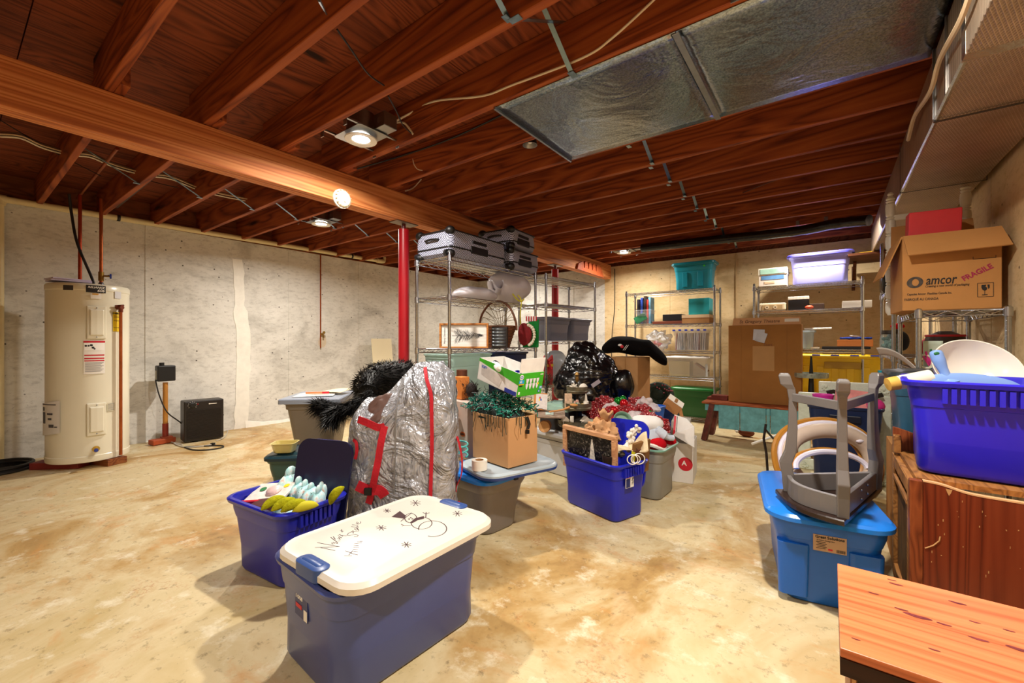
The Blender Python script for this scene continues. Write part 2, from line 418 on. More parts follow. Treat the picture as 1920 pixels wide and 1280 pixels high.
# recessed lamps
lens_on = emis('lamp_lens_lit', '#fff6e6', 26.0)
can_m = plain('lamp_can_steel', '#9b9ea2', 0.35, 1.0, var=0.1)
trim_m = plain('lamp_trim_white', '#e9e6df', 0.5)
LAMP_LABEL = ['lit recessed lamp with grey steel can, nearest lamp right of the beam', 'lit recessed lamp left of the beam over the grey wall side',
  'lit recessed lamp over the right foreground above the metal panel', 'lit recessed lamp above the lilac tote on the back shelf', 'recessed lamp near the end of the beam by the back wall',
  'recessed lamp far back on the left of the beam', 'added recessed fill lamp behind the camera right of the beam', 'added recessed fill lamp behind the camera near the right wall']
def make_lamp():
    t = thing('recessed_lamp', LAMP_LABEL[0], 'lamp', (0, 0, 0), group='recessed lamps between the joists')
    mb = MB().lathe([(0.062, 0.004), (0.062, 0.02), (0.055, 0.02)], n=24); mb.lathe([(0.052, 0.006), (0.092, 0.0), (0.094, 0.006), (0.066, 0.012)], n=28)
    obj('trim_ring', mb, trim_m, t)
    obj('lens', MB().lathe([(0.001, 0.010), (0.053, 0.010)], n=24), lens_on, t)
    mb = MB().rr([(0.024, 0.135, 0.10, 0.02), (0.027, 0.135, 0.10, 0.02)], 3); obj('mounting_plate', mb, can_m, t)
    mb = MB().lathe([(0.085, 0.028), (0.085, 0.15), (0.01, 0.15)], n=20); obj('can', mb, can_m, t)
    mb = MB().box((0.17, 0.05, 0.075), (0.10, 0.09, 0.085)); bx = obj('junction_box', mb, can_m, t, bevel=0.004)
    mb = MB().lathe([(0.001, 0.001), (0.016, 0.001), (0.018, 0)], (0.17, 0.004, 0.075), 10, MX.Rotation(PI / 2, 4, 'X')); obj('knockout', mb, galv, bx)
    for s in (-1, 1):
        mb = MB().box((s * 0.118, 0, 0.032), (0.014, 0.366, 0.010)); mb.box((s * 0.118, 0.178, 0.012), (0.03, 0.004, 0.05)); mb.box((s * 0.118, -0.178, 0.012), (0.03, 0.004, 0.05))
        obj('hanger_bar', mb, galv, t)
    return t
lamp0 = make_lamp()
for i, (lx, ly, lw) in enumerate(LAMPS):
    o = lamp0 if i == 0 else dup(lamp0, label=LAMP_LABEL[i])
    k = min(range(len(ys) - 1), key=lambda k: abs((ys[k] + ys[k + 1]) / 2 - ly))
    o.location = (lx, ly, LZ - 0.01)
# sheet metal panning under two joist bays
t = NT('panning_sheet_metal'); vec = t.coord(); a = t.noise(vec, 3.0, 4, 0.6, 0.6); f = t.noise(vec, 120, 3, 0.8)
c = t.ramp(f, [(0.40, '#6f7f90'), (0.60, '#a9b8c6')]); c = t.mix(t.ramp(t.noise(vec, 2.2, 4, 0.6), [(0.45, (0, 0, 0, 1)), (0.75, (0.45, 0.45, 0.45, 1))]), c, '#a39a88')
t.base(c); t.set(metal=1.0, rough=0.27); t.bump(a, 0.5, 0.03); pan_m = t.m
pan = thing('sheet_metal_panel', 'spotted galvanised sheet metal panel nailed under the joists', 'metal panel', (0, 0, JZ))
def pan_fn(x0, x1):
    def fn(u, v):
        x = x0 + (x1 - x0) * u; y = 1.712 + 0.80 * v
        e = math.sin(PI * v) ** 0.6 * min(1.0, 8 * u, 8 * (1 - u))
        return (x, y, -0.003 - e * (0.006 + 0.008 * NZ.noise(V((x * 3, y * 3, 2)))) )
    return fn
obj('metal_sheet', MB().grid(pan_fn(-1.385, -0.485), 16, 14), pan_m, pan, solid=0.0015)
obj('metal_sheet', MB().grid(pan_fn(-0.482, 0.34), 16, 14), pan_m, pan, solid=0.0015)
obj('seam_strip', MB().box((-0.483, 2.112, -0.012), (0.026, 0.80, 0.004)), galv, pan, bevel=0.001, seg=1)
mb = MB().box((-1.385, 2.112, -0.008), (0.012, 0.81, 0.014)); obj('edge_strip', mb, galv, pan)
# foil faced supply duct along the right wall
t = NT('foil_duct_wrap'); vec = t.coord()
wv = t.n('TexWave', wave_type='BANDS'); wv.inputs['Scale'].default_value = 38; wv.inputs['Distortion'].default_value = 0.6; mv = t.coord((1, 0.5, 1), rot=(0, 0, 0.6)); t.L(mv, wv.inputs['Vector'])
wv2 = t.n('TexWave', wave_type='BANDS'); wv2.inputs['Scale'].default_value = 38; mv2 = t.coord((1, 0.5, 1), rot=(0, 0, -0.6)); t.L(mv2, wv2.inputs['Vector'])
mx = t.n('Math', operation='MAXIMUM'); t.L(wv.outputs['Fac'], mx.inputs[0]); t.L(wv2.outputs['Fac'], mx.inputs[1])
c = t.ramp(mx.outputs[0], [(0.82, '#b49c84'), (0.97, '#dcc6ae')]); c = t.mix(t.ramp(t.noise(vec, 2.4, 4, 0.6), [(0.4, (0, 0, 0, 1)), (0.72, (0.7, 0.7, 0.7, 1))]), c, '#86735f')
t.base(c); t.set(metal=0.85, rough=0.38); ad = t.n('Math', operation='MULTIPLY_ADD'); t.L(mx.outputs[0], ad.inputs[0]); ad.inputs[1].default_value = 0.25; t.L(t.noise(vec, 5, 3), ad.inputs[2])
t.bump(ad.outputs[0], 0.5, 0.02); foil = t.m
tape = plain('foil_tape', '#c9ccd0', 0.22, 1.0, var=0.1, vscale=30, bump=0.3, bscale=60)
duct = thing('supply_duct', 'foil wrapped rectangular air duct running along the right wall', 'duct', (0, 0, 0))
dz0, dz1, dx0, dx1 = 1.95, 2.245, 0.349, 0.698
def duct_seg(y0, y1, s, zz=0.0):
    mb = MB(); d = s
    rg = []
    n = 10
    for i in range(n + 1):
        y = y0 + (y1 - y0) * i / n; w_ = 0.004 * NZ.noise(V((y * 2, 5, 1)))
        rg.append([V((dx0 + d, y, dz1)), V((dx0 + d, y, dz0 + d + w_ + zz)), V((dx1 - d, y, dz0 + d + w_ + zz)), V((dx1 - d, y, dz1))])
    mb.rings(rg, False); return mb
for (y0, y1, s) in ((-1.5, 1.955, -0.006), (1.96, 2.45, 0.0), (2.455, 3.5, 0.003), (3.505, 4.6, 0.004), (4.605, 5.95, 0.004)):
    obj('duct_section', duct_seg(y0, y1, s), foil, duct, bevel=0.006, seg=2)
for y, wd in ((1.957, 0.05), (2.452, 0.018), (3.502, 0.012)):
    mb = MB(); e = 0.006
    mb.rings([[V((dx0 - e, yy, dz1)), V((dx0 - e, yy, dz0 - e)), V((dx1 + e, yy, dz0 - e)), V((dx1 + e, yy, dz1))] for yy in (y - wd / 2, y + wd / 2)], False, False, False, closed=False)
    obj('tape_band', mb, tape if wd > 0.04 else plain('dark_joint', '#2b2420', 0.5), duct, solid=0.002)
obj('corner_flange', MB().box((dx0 - 0.004, 2.23, 2.10), (0.006, 0.014, 0.29)), galv, duct); obj('corner_flange', MB().box((dx0 - 0.004, 2.452, 2.10), (0.012, 0.01, 0.29)), galv, duct)
mb = MB().tube([(dx0 + 0.001, 1.98 + 0.1 * i, dz0 + 0.002) for i in range(39)], 0.0085, 6); obj('corner_tape', mb, tape, duct)
# flexible black wrapped duct lying across the joists at the back
bwrap = plain('black_duct_wrap', '#12100f', 0.25, 0.0, var=0.3, vscale=12, bump=0.8, bscale=22)
pts = bez([(-1.9, 5.28, 2.215), (-1.0, 5.3, 2.20), (-0.3, 5.25, 2.17), (0.05, 5.1, 2.16), (0.28, 4.95, 2.12)], 8)
mb = MB().tube(pts, [0.05 + 0.006 * NZ.noise(V((i * 0.9, 0, 0))) for i in range(len(pts))], 14); one('flexible_duct', mb, bwrap, 'black wrapped flexible duct under the joists in front of the far lamp', 'duct')
# metal cross bridging strips between joists
strip_m = plain('bridging_steel', '#8fa8b8', 0.3, 1.0, var=0.15, vscale=15)
def bridging(x, y0, y1, x2, up, label):
    mb = MB(); zt, zb = (JZ + 0.2, JZ + 0.0) 
    a = V((x, y0, zt if up else zb)); b_ = V((x2, y1, zb if up else zt))
    mb.bar(a, b_, 0.022, 0.0018)
    lo = b_ if up else a; mb.box(lo + V((0, -0.012 if up else 0.012, -0.002)), (0.024, 0.04, 0.002))
    return one('bridging_strip', mb, strip_m, label, 'metal strip', 'cross bridging strips between joists')
for k_ in range(6, 20):
    if k_ + 1 >= len(ys) or ys[k_ + 1] > YB: break
    y0, y1 = ys[k_] + 0.021, ys[k_ + 1] - 0.021
    if k_ in (8, 9, 10): xs = ()
    else: xs = ((-0.97, 'right'),)
    for xm, nm in xs:
        bridging(xm, y0, y1, xm, True, 'thin steel bridging strip between joists right of the beam, joist bay %d from the camera' % (k_ - 5))
        bridging(xm - 0.03, y0, y1, xm - 0.03, False, 'thin steel bridging strip hooked under the joist right of the beam, rising into bay %d' % (k_ - 5))
    bridging(-4.25, y0 + 0.038, y1 + 0.038, -4.25, True, 'thin steel bridging strip between joists left of the beam, joist bay %d from the camera' % (k_ - 5))
# two broad strips near the camera
mb = MB().bar(PZ(948, -6, 2.43), PZ(966, 36, 2.25), 0.03, 0.002); mb.bar(PZ(966, 36, 2.25), PZ(1058, 42, 2.42), 0.022, 0.002); mb.box(PZ(966, 36, 2.247), (0.05, 0.03, 0.002))
one('bridging_strip', mb, strip_m, 'bent blue grey steel strip nailed under the joist at the top of the photo', 'metal strip', 'cross bridging strips between joists')
mb = MB().bar(PZ(1020, 16, 2.43), PZ(1072, 138, 2.243), 0.024, 0.002); mb.box(PZ(1074, 140, 2.244), (0.03, 0.05, 0.002))
one('bridging_strip', mb, strip_m, 'straight blue grey steel strip reaching down to the corner of the metal panel', 'metal strip', 'cross bridging strips between joists')
# cables
wht = plain('white_cable', '#e6d9c4', 0.5); blk = plain('black_cable', '#171414', 0.5); cream = plain('cream_cable', '#c9ae8a', 0.55)
def cable(pts, r, m, label, n=6, group=None, name='electric_cable'):
    return one(name, MB().tube(bez(pts, n), r, 6), m, label, 'cable', group)
cable([PY(1235, -8, 1.69), PY(1150, 70, 1.69), PY(1090, 110, 1.69), PY(960, 160, 1.69), PY(905, 180, 1.69), PY(815, 190, 1.69), PY(770, 212, 1.69), (-2.1, 1.60, 2.33)], 0.006, wht, 'white electric cable stapled along the joist to the nearest lamp')
cable([PY(723, 240, 1.68), PY(745, 230, 1.69), PY(760, 232, 1.68), PY(775, 252, 1.69)], 0.006, wht, 'short white cable loop beside the lamp can')
cable([PY(632, 55, 0.86), PY(660, 95, 0.95), PY(690, 138, 1.1), PY(720, 160, 1.27)], 0.004, blk, 'thin black wire hanging between the joists above the lamp')
cable([PY(728, 180, 1.35), PY(745, 212, 1.5), PY(756, 235, 1.62), PY(775, 253, 1.70)], 0.004, blk, 'thin black wire dropping past the lamp can to the next joist')
cable([PY(598, 0, 0.5), PY(612, 26, 0.83)], 0.004, blk, 'thin black wire end at the top of the photo')
cable([PY(779, 268, 2.12), PY(775, 300, 2.1), PY(782, 316, 2.1), PY(793, 320, 2.1)], 0.006, wht, 'white cable drooping in the second bay behind the lamp')
cable([PY(790, 336, 2.5), PY(775, 352, 2.45), PY(760, 358, 2.3)], 0.005, wht, 'white cable end hanging in front of the beam')
cable([PY(940, 216, 2.09), PY(850, 258, 2.09), PY(760, 290, 2.09), PY(650, 322, 2.05)], 0.006, blk, 'black cable running along the joist behind the nearest lamp')
cable([PY(1345, 372, 4.4), PY(1375, 368, 4.2), PY(1480, 330, 3.9), PY(1660, 300, 3.74)], 0.005, plain('red_brown_cable', '#5c2a1c', 0.5), 'red brown cable crossing under the far joists')
cable([PX(1822, -20, 0.325), PX(1800, 40, 0.325), PX(1762, 112, 0.325), PX(1745, 170, 0.325), PX(1716, 215, 0.325), PX(1707, 245, 0.325), PX(1703, 262, 0.33)], 0.009, cream, 'cream cable hanging along the side of the foil duct')
# cable bundle on the left side through the joists
for j, (dy, mat_, dz) in enumerate(((0, cream, 0), (0.03, blk, 0.02), (0.055, wht, -0.01), (0.02, plain('tan_cable', '#8a5f45', 0.5), 0.035), (0.075, blk, 0.012))):
    pts = []
    for i, xx in enumerate((0, 40, 80, 130, 170, 215, 270, 320, 370, 420, 490)):
        p = PZ(xx, 243 + dy * 60 + 0.275 * xx - (3 if i % 3 == 1 else 0), 2.40 + dz * 0.5); pts.append((p.x, p.y, 2.38 + dz + (0.006 if i % 3 == 1 else -0.008)))
    cable(pts, 0.0055, mat_, ['cream cable of the bundle running through the left joists', 'black cable of the bundle running through the left joists, upper one', 'white cable of the bundle running through the left joists', 'tan cable of the bundle running through the left joists', 'black cable of the bundle running through the left joists, lower one'][j])
for j, (a_, b_) in enumerate((((0, 225), (190, 330)), ((235, 320), (335, 352)), ((345, 345), (395, 372)))):
    cable([PZ(a_[0], a_[1], 2.44), PZ((a_[0] + b_[0]) / 2, (a_[1] + b_[1]) / 2 + 4, 2.38), PZ(b_[0], b_[1], 2.255)], 0.003, blk, 'thin dark wire crossing the left joist bay, %s from the left edge' % ['first', 'second', 'third'][j])
# smoke alarm on the beam
t = thing('smoke_alarm', 'round white smoke alarm mounted on the side of the beam', 'smoke alarm', (-2.79, 1.71, 2.054), rot=(0, PI / 2, 0))
obj('alarm_base', MB().lathe([(0.0, 0.0), (0.068, 0.0), (0.068, 0.012), (0.06, 0.014)], n=28), whitep, t)
obj('alarm_cover', MB().lathe([(0.06, 0.014), (0.06, 0.022), (0.052, 0.034), (0.03, 0.042), (0.0, 0.044)], n=28), whitep, t)
mb = MB()
for i in range(14):
    a = 2 * PI * i / 14; mb.box((0.055 * math.cos(a), 0.055 * math.sin(a), 0.03), (0.010, 0.004, 0.012), a)
obj('vent_slots', mb, plain('tan_slot', '#c8a878', 0.6), t)
obj('test_button', MB().lathe([(0.012, 0.043), (0.012, 0.047), (0, 0.048)], (0.018, 0, 0), 12), plain('pale_button', '#d8c8a8', 0.5), t)
# bare can fitting under the joist by the metal panel
t = thing('lamp_socket', 'small unlit metal cup socket under the joist beside the sheet metal panel', 'lamp socket', (-1.50, 2.20, 2.262))
obj('cup', MB().lathe([(0.02, 0.05), (0.04, 0.03), (0.046, 0.0), (0.042, 0.0), (0.03, 0.03)], n=20), can_m, t); obj('bulb_base', MB().lathe([(0.012, 0.045), (0.012, 0.015), (0, 0.015)], n=12), trim_m, t)
# pvc pipe along the top of the left wall
pvc = plain('cream_pvc', '#dccb9c', 0.4, var=0.08)
p = thing('drain_pipe', 'cream plastic pipe running along the top of the left grey wall', 'pipe', (0, 0, 0))
mb = MB(); mb.tube([(-5.605, 0.3, 2.243), (-5.605, 4.05, 2.29)], 0.028, 14); obj('pipe_run', mb, pvc, p)
mb = MB(); mb.tube([(-5.605, 0.26, 2.243), (-5.605, 0.34, 2.243)], 0.036, 14); mb.tube([(-5.605, 0.3, 2.243), (-5.605, 0.3, 2.19)], 0.036, 14); mb.tube([(-5.605, 0.3, 2.2), (-5.605, 0.3, 0.02)], 0.028, 14); obj('elbow', mb, pvc, p)
mb = MB(); mb.tube(bez([(-5.605, 4.03, 2.29), (-5.605, 4.12, 2.292), (-5.60, 4.17, 2.31), (-5.59, 4.18, 2.36)], 5), 0.036, 14); obj('elbow', mb, pvc, p)
for y in (1.05, 3.6):
    obj('pipe_strap', MB().lathe([(0.030, -0.012), (0.030, 0.012)], (-5.605, y, 2.243 + (y - 0.3) * 0.0125), 14, MX.Rotation(PI / 2, 4, 'X')), blk, p, solid=0.003)
# thin copper line at the ceiling, left
cop = plain('copper_pipe', '#b5643a', 0.35, 0.9, var=0.2, vscale=10)
one('copper_pipe', MB().tube([PZ(220, 278, 2.36), PZ(145, 372, 2.36)], 0.011, 10), cop, 'dark copper pipe between joists at the upper left', 'pipe')
one('vent_pipe', MB().tube([PZ(318, 302, 2.33), PZ(218, 386, 2.33)], 0.02, 12), plain('brown_pipe', '#3a2218', 0.5), 'dark brown pipe beside the second left joist', 'pipe')
# red steel columns
redm = plain('red_painted_steel', '#a3121f', 0.35, 0.0, var=0.12, vscale=4)
def column(y, label, z1=2.033):
    t = thing('steel_column', label, 'column', (-2.87, y, 0), group='red posts under the beam')
    obj('post', MB().tube([(0, 0, 0.012), (0, 0, z1 - 0.055)], 0.0445, 20), redm, t)
    obj('screw_jack', MB().tube([(0, 0, z1 - 0.06), (0, 0, z1 - 0.006)], 0.016, 12), plain('dark_red_steel', '#5a1216', 0.4), t)
    mb = MB().box((0, 0, z1 - 0.004), (0.11, 0.22, 0.008)); obj('cap_plate', mb, plain('worn_plate', '#8d8074', 0.5, 0.6, var=0.3), t)
    obj('base_plate', MB().box((0, 0, 0.006), (0.2, 0.2, 0.012)), redm, t)
column(2.33, 'red steel post under the beam beside the near suitcase shelf')
column(4.79, 'red steel post under the beam behind the grey totes, farther one')

# ================================================================== left wall equipment
# water heater
wh = plain('heater_enamel', '#e4dfca', 0.28, var=0.03, vscale=2)
ctr = PZ(167, 866, 0.06); dirv = V((ctr.x, ctr.y, 0)).normalized(); R_ = 0.262
cx, cy = ctr.x + dirv.x * R_, ctr.y + dirv.y * R_
wt = thing('water_heater', 'tall cream electric water heater standing on wooden blocks by the left wall', 'water heater', (cx, cy, 0.055), math.atan2(-dirv.y, -dirv.x))
# local +X faces the camera
HH = 1.46
obj('tank', MB().lathe([(0.0, 0), (R_ - 0.012, 0), (R_ - 0.004, 0.004), (R_, 0.03), (R_, 0.05), (R_ - 0.004, 0.055), (R_ - 0.004, HH - 0.06), (R_, HH - 0.055), (R_, HH - 0.02), (R_ - 0.01, HH - 0.004), (R_ - 0.03, HH), (0, HH + 0.012)], n=56), wh, wt)
def on_tank(a_deg, z, dr=0.0): a = math.radians(-a_deg); return V(((R_ + dr) * math.cos(a), (R_ + dr) * math.sin(a), z))
def tank_patch(name, a0, a1, z0, z1, mat, dr=0.0015, parent=wt, skew=0.0, label=None):
    def fn(u, v):
        z = z0 + (z1 - z0) * v + skew * (u - 0.5); return on_tank(a0 + (a1 - a0) * u, z, dr)
    return obj(name, MB().grid(fn, 10, 2, True), mat, parent, label=label)
paper = plain('paper_white', '#eeeae2', 0.7); prnt = plain('print_black', '#1c1a1a', 0.6); ylw = plain('label_yellow', '#f0cf10', 0.5); redp = plain('print_red', '#c9182c', 0.5)
# access panels: screen-left is +angle here
def panel(z0, z1):
    m = MB()
    def ring(a0, a1, zz0, zz1, d): return [on_tank(a0, zz0, d), on_tank((a0 + a1) / 2, zz0, d), on_tank(a1, zz0, d), on_tank(a1, zz1, d), on_tank((a0 + a1) / 2, zz1, d), on_tank(a0, zz1, d)]
    a0, a1 = 3, -22
    m.rings([ring(a0, a1, z0, z1, -0.004), ring(a0, a1, z0, z1, 0.010), ring(a0 - 1, a1 + 1, z0 + 0.005, z1 - 0.005, 0.014), ring(a0 - 4, a1 + 4, z0 + 0.03, z1 - 0.03, 0.014), ring(a0 - 4, a1 + 4, z0 + 0.03, z1 - 0.03, 0.022), ring(a0 - 5, a1 + 5, z0 + 0.036, z1 - 0.036, 0.026)], False, cap0=False)
    p_ = obj('access_panel', m, wh, wt, bevel=0.002, seg=1)
    mb = MB()
    for z in (z0 + 0.016, z1 - 0.016): mb.ball(on_tank(-9.5, z, 0.014), 0.005, 8, 5)
    obj('panel_screw', mb, galv, p_)
panel(1.005, 1.275); panel(0.215, 0.48)
tank_patch('brand_plate', 4, -22, 1.385, 1.445, prnt)
def tank_text(txt, size, a, z, mat, dr=0.003, bold=0.0, shear=0.0, name='lettering', parent=wt):
    mb = text_mb(txt, size, None, 0.0003, shear, bold)
    mb.v = [tuple(on_tank(a - math.degrees(x / R_), z + y, dr + zz)) for x, y, zz in mb.v]
    return obj(name, mb, mat, parent)
def flip(mb): mb.v = [(x, y, z) for x, y, z in mb.v]; return mb
tank_text('606', 0.03, -15, 1.402, paper, shear=0.3, bold=0.0006); tank_text('RELIANCE', 0.022, -9, 1.427, paper, shear=0.3, bold=0.0006)
tank_patch('data_plate', 34, 20, 1.395, 1.435, plain('dark_plate', '#3a3436', 0.4))
tank_patch('notice_label', -36, -48, 1.35, 1.41, plain('pale_label', '#d2d2d6', 0.5))
tank_patch('small_notice', -2, -16, 1.335, 1.38, paper); tank_patch('yellow_strip', -4, -12, 1.368, 1.378, plain('amber', '#d49a20', 0.5), 0.003)
lab = tank_patch('warning_label', 7, -21, 0.72, 0.995, paper)
for a0, a1, z0, z1, m_ in ((7, -21, 0.975, 0.99, redp), (6, -20, 0.868, 0.878, redp), (6, -20, 0.842, 0.852, redp), (6, -20, 0.824, 0.832, redp), (6, -20, 0.912, 0.974, plain('label_white', '#f6f3ee', 0.6))):
    tank_patch('label_band', a0, a1, z0, z1, m_, 0.0028, lab)
for i, z in enumerate([0.81 - 0.009 * i for i in range(9)]): tank_patch('label_print', 5, -19 + (i % 3) * 2, z, z + 0.0035, plain('print_grey', '#8c8a8c', 0.6), 0.0028, lab)
mb = MB()
for a, z, r in ((4, 0.95, 0.008), (0.5, 0.95, 0.007), (-3, 0.955, 0.009), (-5, 0.935, 0.009), (-7, 0.925, 0.006)): mb.ball(on_tank(a, z, 0.003), r, 8, 5, sc=(0.3, 1, 1), m=MX.Rotation(math.radians(-a), 4, 'Z'))
obj('label_drawing', mb, prnt, lab)
tank_patch('energy_label', -33, -46, 1.07, 1.235, ylw); tank_text('ENERGY', 0.018, -39, 1.222, prnt, 0.0032, 0.0006)
for z in (1.20, 1.19, 1.16, 1.10): tank_patch('label_print', -34, -45, z, z + 0.003, prnt, 0.003)
tank_patch('stamp_mark', -24, -36, 0.40, 0.47, plain('stamp_grey', '#cfc8ae', 0.5))
for z in (0.46, 0.45, 0.44, 0.43, 0.42, 0.41): tank_patch('label_print', -25, -35, z, z + 0.003, plain('print_grey', '#8c8a8c', 0.6), 0.003)
man = tank_patch('manual_sleeve', 83, 38, 0.24, 0.50, plain('sleeve_paper', '#d9d6d2', 0.3), 0.006, skew=0.03)
for a0, a1, z0, z1 in ((80, 44, 0.478, 0.486), (76, 68, 0.33, 0.42), (62, 50, 0.40, 0.415), (60, 52, 0.36, 0.375), (58, 48, 0.30, 0.325), (76, 70, 0.43, 0.46), (47, 42, 0.30, 0.31)): tank_patch('manual_print', a0, a1, z0, z1, plain('print_dark', '#4b4a50', 0.6), 0.008, man)
# drain valve, relief pipe, flue fittings
v_ = thing
mb = MB().lathe([(0.0, 0.0), (0.024, 0.0), (0.024, 0.01), (0.012, 0.012), (0.012, 0.05), (0.018, 0.05), (0.018, 0.06), (0, 0.06)], on_tank(-9, 0.105, -0.002), 16, MX.Rotation(PI / 2, 4, 'Y')); obj('drain_valve', mb, plain('brass', '#c9a94a', 0.3, 0.8), wt)
mb = MB().lathe([(0.0, 0.06), (0.014, 0.062), (0.014, 0.075), (0, 0.077)], on_tank(-9, 0.105, 0), 8, MX.Rotation(PI / 2, 4, 'Y')); obj('valve_knob', mb, plain('valve_blue', '#2a3f9a', 0.4), wt)
a = -41; q = on_tank(a, 1.275, 0.03)
mb = MB().tube([on_tank(a, 1.275, -0.01), on_tank(a, 1.275, 0.045)], 0.018, 12); mb.tube([q + V((0, 0, 0.02)), q - V((0, 0, 0.04))], 0.016, 12); mb.tube([q + V((-0.01, 0.02, 0.02)), q + V((0.01, -0.035, 0.01))], 0.007, 8)
obj('relief_valve', mb, plain('aged_copper', '#7a4030', 0.4, 0.8, var=0.3), wt)
obj('relief_pipe', MB().tube([q - V((0, 0, 0.03)), on_tank(a, 0.02, 0.03)], 0.0115, 12), cop, wt)
# supply pipes rise from the tank top to the ceiling
top = HH + 0.004
def loc_from_px(px, y_up=None):    # local point on tank top under a pixel column
    r = ray(px, 520); d = (1.52 - CH) / r.z if abs(r.z) > 1e-6 else 5
    return None
for lxy, col_, nm in (((-0.03, -0.055), plain('copper_red', '#a8442a', 0.35, 0.85, var=0.25), 'hot'), ((-0.04, 0.075), cop, 'cold')):
    mb = MB().tube([(lxy[0], lxy[1], top), (lxy[0], lxy[1], 2.235)], 0.0125, 12); pi_ = obj('supply_pipe', mb, col_, wt)
    obj('dielectric_union', MB().lathe([(0.024, top - 0.01), (0.026, top + 0.012), (0.018, top + 0.03), (0.0126, top + 0.04)], (lxy[0], lxy[1], 0), 12), galv, pi_)
mb = MB().tube([(-0.04, 0.075, top + 0.05), (-0.04, 0.075, top + 0.13)], 0.019, 12); mb.tube([(-0.04, 0.075, top + 0.095), (-0.02, 0.13, top + 0.095)], 0.008, 8); obj('gate_valve', mb, plain('brass_dark', '#9a7a3a', 0.35, 0.85), wt)
mb = MB().lathe([(0.0, -0.006), (0.022, -0.006), (0.022, 0.006), (0, 0.006)], (-0.018, 0.135, top + 0.095), 14, MX.Rotation(PI / 2, 4, 'X')); obj('valve_handle', mb, plain('valve_blue', '#2a3f9a', 0.4), wt)
mb = MB().tube(bez([(0.06, 0.025, top - 0.005), (0.055, 0.02, top + 0.05), (-0.02, -0.07, top + 0.35), (-0.06, -0.105, top + 0.6), (-0.05, -0.12, 2.23)], 8), 0.0105, 8); obj('power_conduit', mb, blk, wt)
mb = MB().box((0.0, -0.12, top + 0.022), (0.21, 0.24, 0.014), 0.2); mb.box((0.01, -0.125, top + 0.034), (0.2, 0.23, 0.008), 0.3)
one('papers', mb, plain('lilac_paper', '#c9bcd6', 0.6), 'folded lilac papers lying on top of the water heater', 'papers').matrix_world = MX.Translation((cx, cy, 0.055)) @ MX.Rotation(math.atan2(-dirv.y, -dirv.x), 4, 'Z')
# blocks under the tank
blkw = wood('pallet_wood', '#8d5428', '#7a4220', '#502612', 'X', 1.5, 0.7, False)
rdw = plain('red_painted_block', '#7e2420', 0.6, var=0.2)
for i, (dx_, dy_, sx, sy, m_, lb) in enumerate(((0.10, 0.10, 0.30, 0.14, blkw, 'brown wooden block under the front of the water heater'), (0.02, -0.17, 0.36, 0.11, rdw, 'red painted wooden block under the right side of the water heater'), (-0.14, 0.05, 0.2, 0.25, blkw, 'wooden block under the back of the water heater'))):
    cp_ = V((cx, cy, 0)) + MX.Rotation(wt.rotation_euler.z, 4, 'Z') @ V((dx_, dy_, 0))
    tag(obj('wooden_block', MB().box((0, 0, 0.0275), (sx, sy, 0.055)), m_, loc=cp_, rot=(0, 0, wt.rotation_euler.z + (0.5 if i == 0 else 0.9)), bevel=0.003), lb, 'wooden block', 'blocks under the water heater')
# coiled black hose ring on the floor at the left edge
mb = MB()
for k_, (rr_, z) in enumerate(((0.2, 0.014), (0.185, 0.03), (0.2, 0.044))): mb.tube([( -5.36 + rr_ * math.cos(a) , 0.28 + rr_ * 0.95 * math.sin(a), z) for a in [2 * PI * i / 36 for i in range(36)]], 0.0125, 8, closed=True)
mb.lathe([(0.0, 0.004), (0.19, 0.004), (0.19, 0.012)], (-5.36, 0.28, 0.0), 30)
one('hose_coil', mb, plain('dark_rubber', '#171310', 0.5, var=0.3), 'black hose coiled flat on the floor at the left edge', 'hose')
# sump standpipe with black alarm box
t = thing('sump_standpipe', 'orange standpipe with a black box on top beside the black heater', 'pump', (-5.47, 1.385, 0))
ppm = plain('orange_pipe', '#b57a30', 0.45, var=0.15)
obj('standpipe', MB().tube([(0, 0, 0.02), (0, 0, 0.62)], 0.022, 14), ppm, t); obj('pipe_sleeve', MB().tube([(0, 0, 0.02), (0, 0, 0.2)], 0.026, 14), plain('rust_red', '#8e2a18', 0.5, var=0.2), t)
obj('base_clamp', MB().box((0.02, -0.03, 0.03), (0.10, 0.20, 0.05), 0.2).box((0.0, 0.01, 0.05), (0.09, 0.09, 0.04)), plain('rust_orange', '#a2451c', 0.6, var=0.3), t, bevel=0.008)
b_ = obj('control_box', MB().box((0.0, 0.0, 0.715), (0.10, 0.15, 0.16)), blackp, t, bevel=0.01); obj('box_cap', MB().tube([(0, -0.03, 0.79), (0, -0.03, 0.825)], 0.022, 10), blackp, b_); obj('box_label', MB().box((0.0, -0.0765, 0.70), (0.03, 0.003, 0.09)), plain('dull_label', '#b9b3a0', 0.5), b_)
obj('power_cord', MB().tube(bez([(0.0, -0.08, 0.65), (0.04, -0.06, 0.5), (0.06, 0.0, 0.32), (0.08, 0.12, 0.18), (0.06, 0.16, 0.04)], 6), 0.006, 6), blk, t)
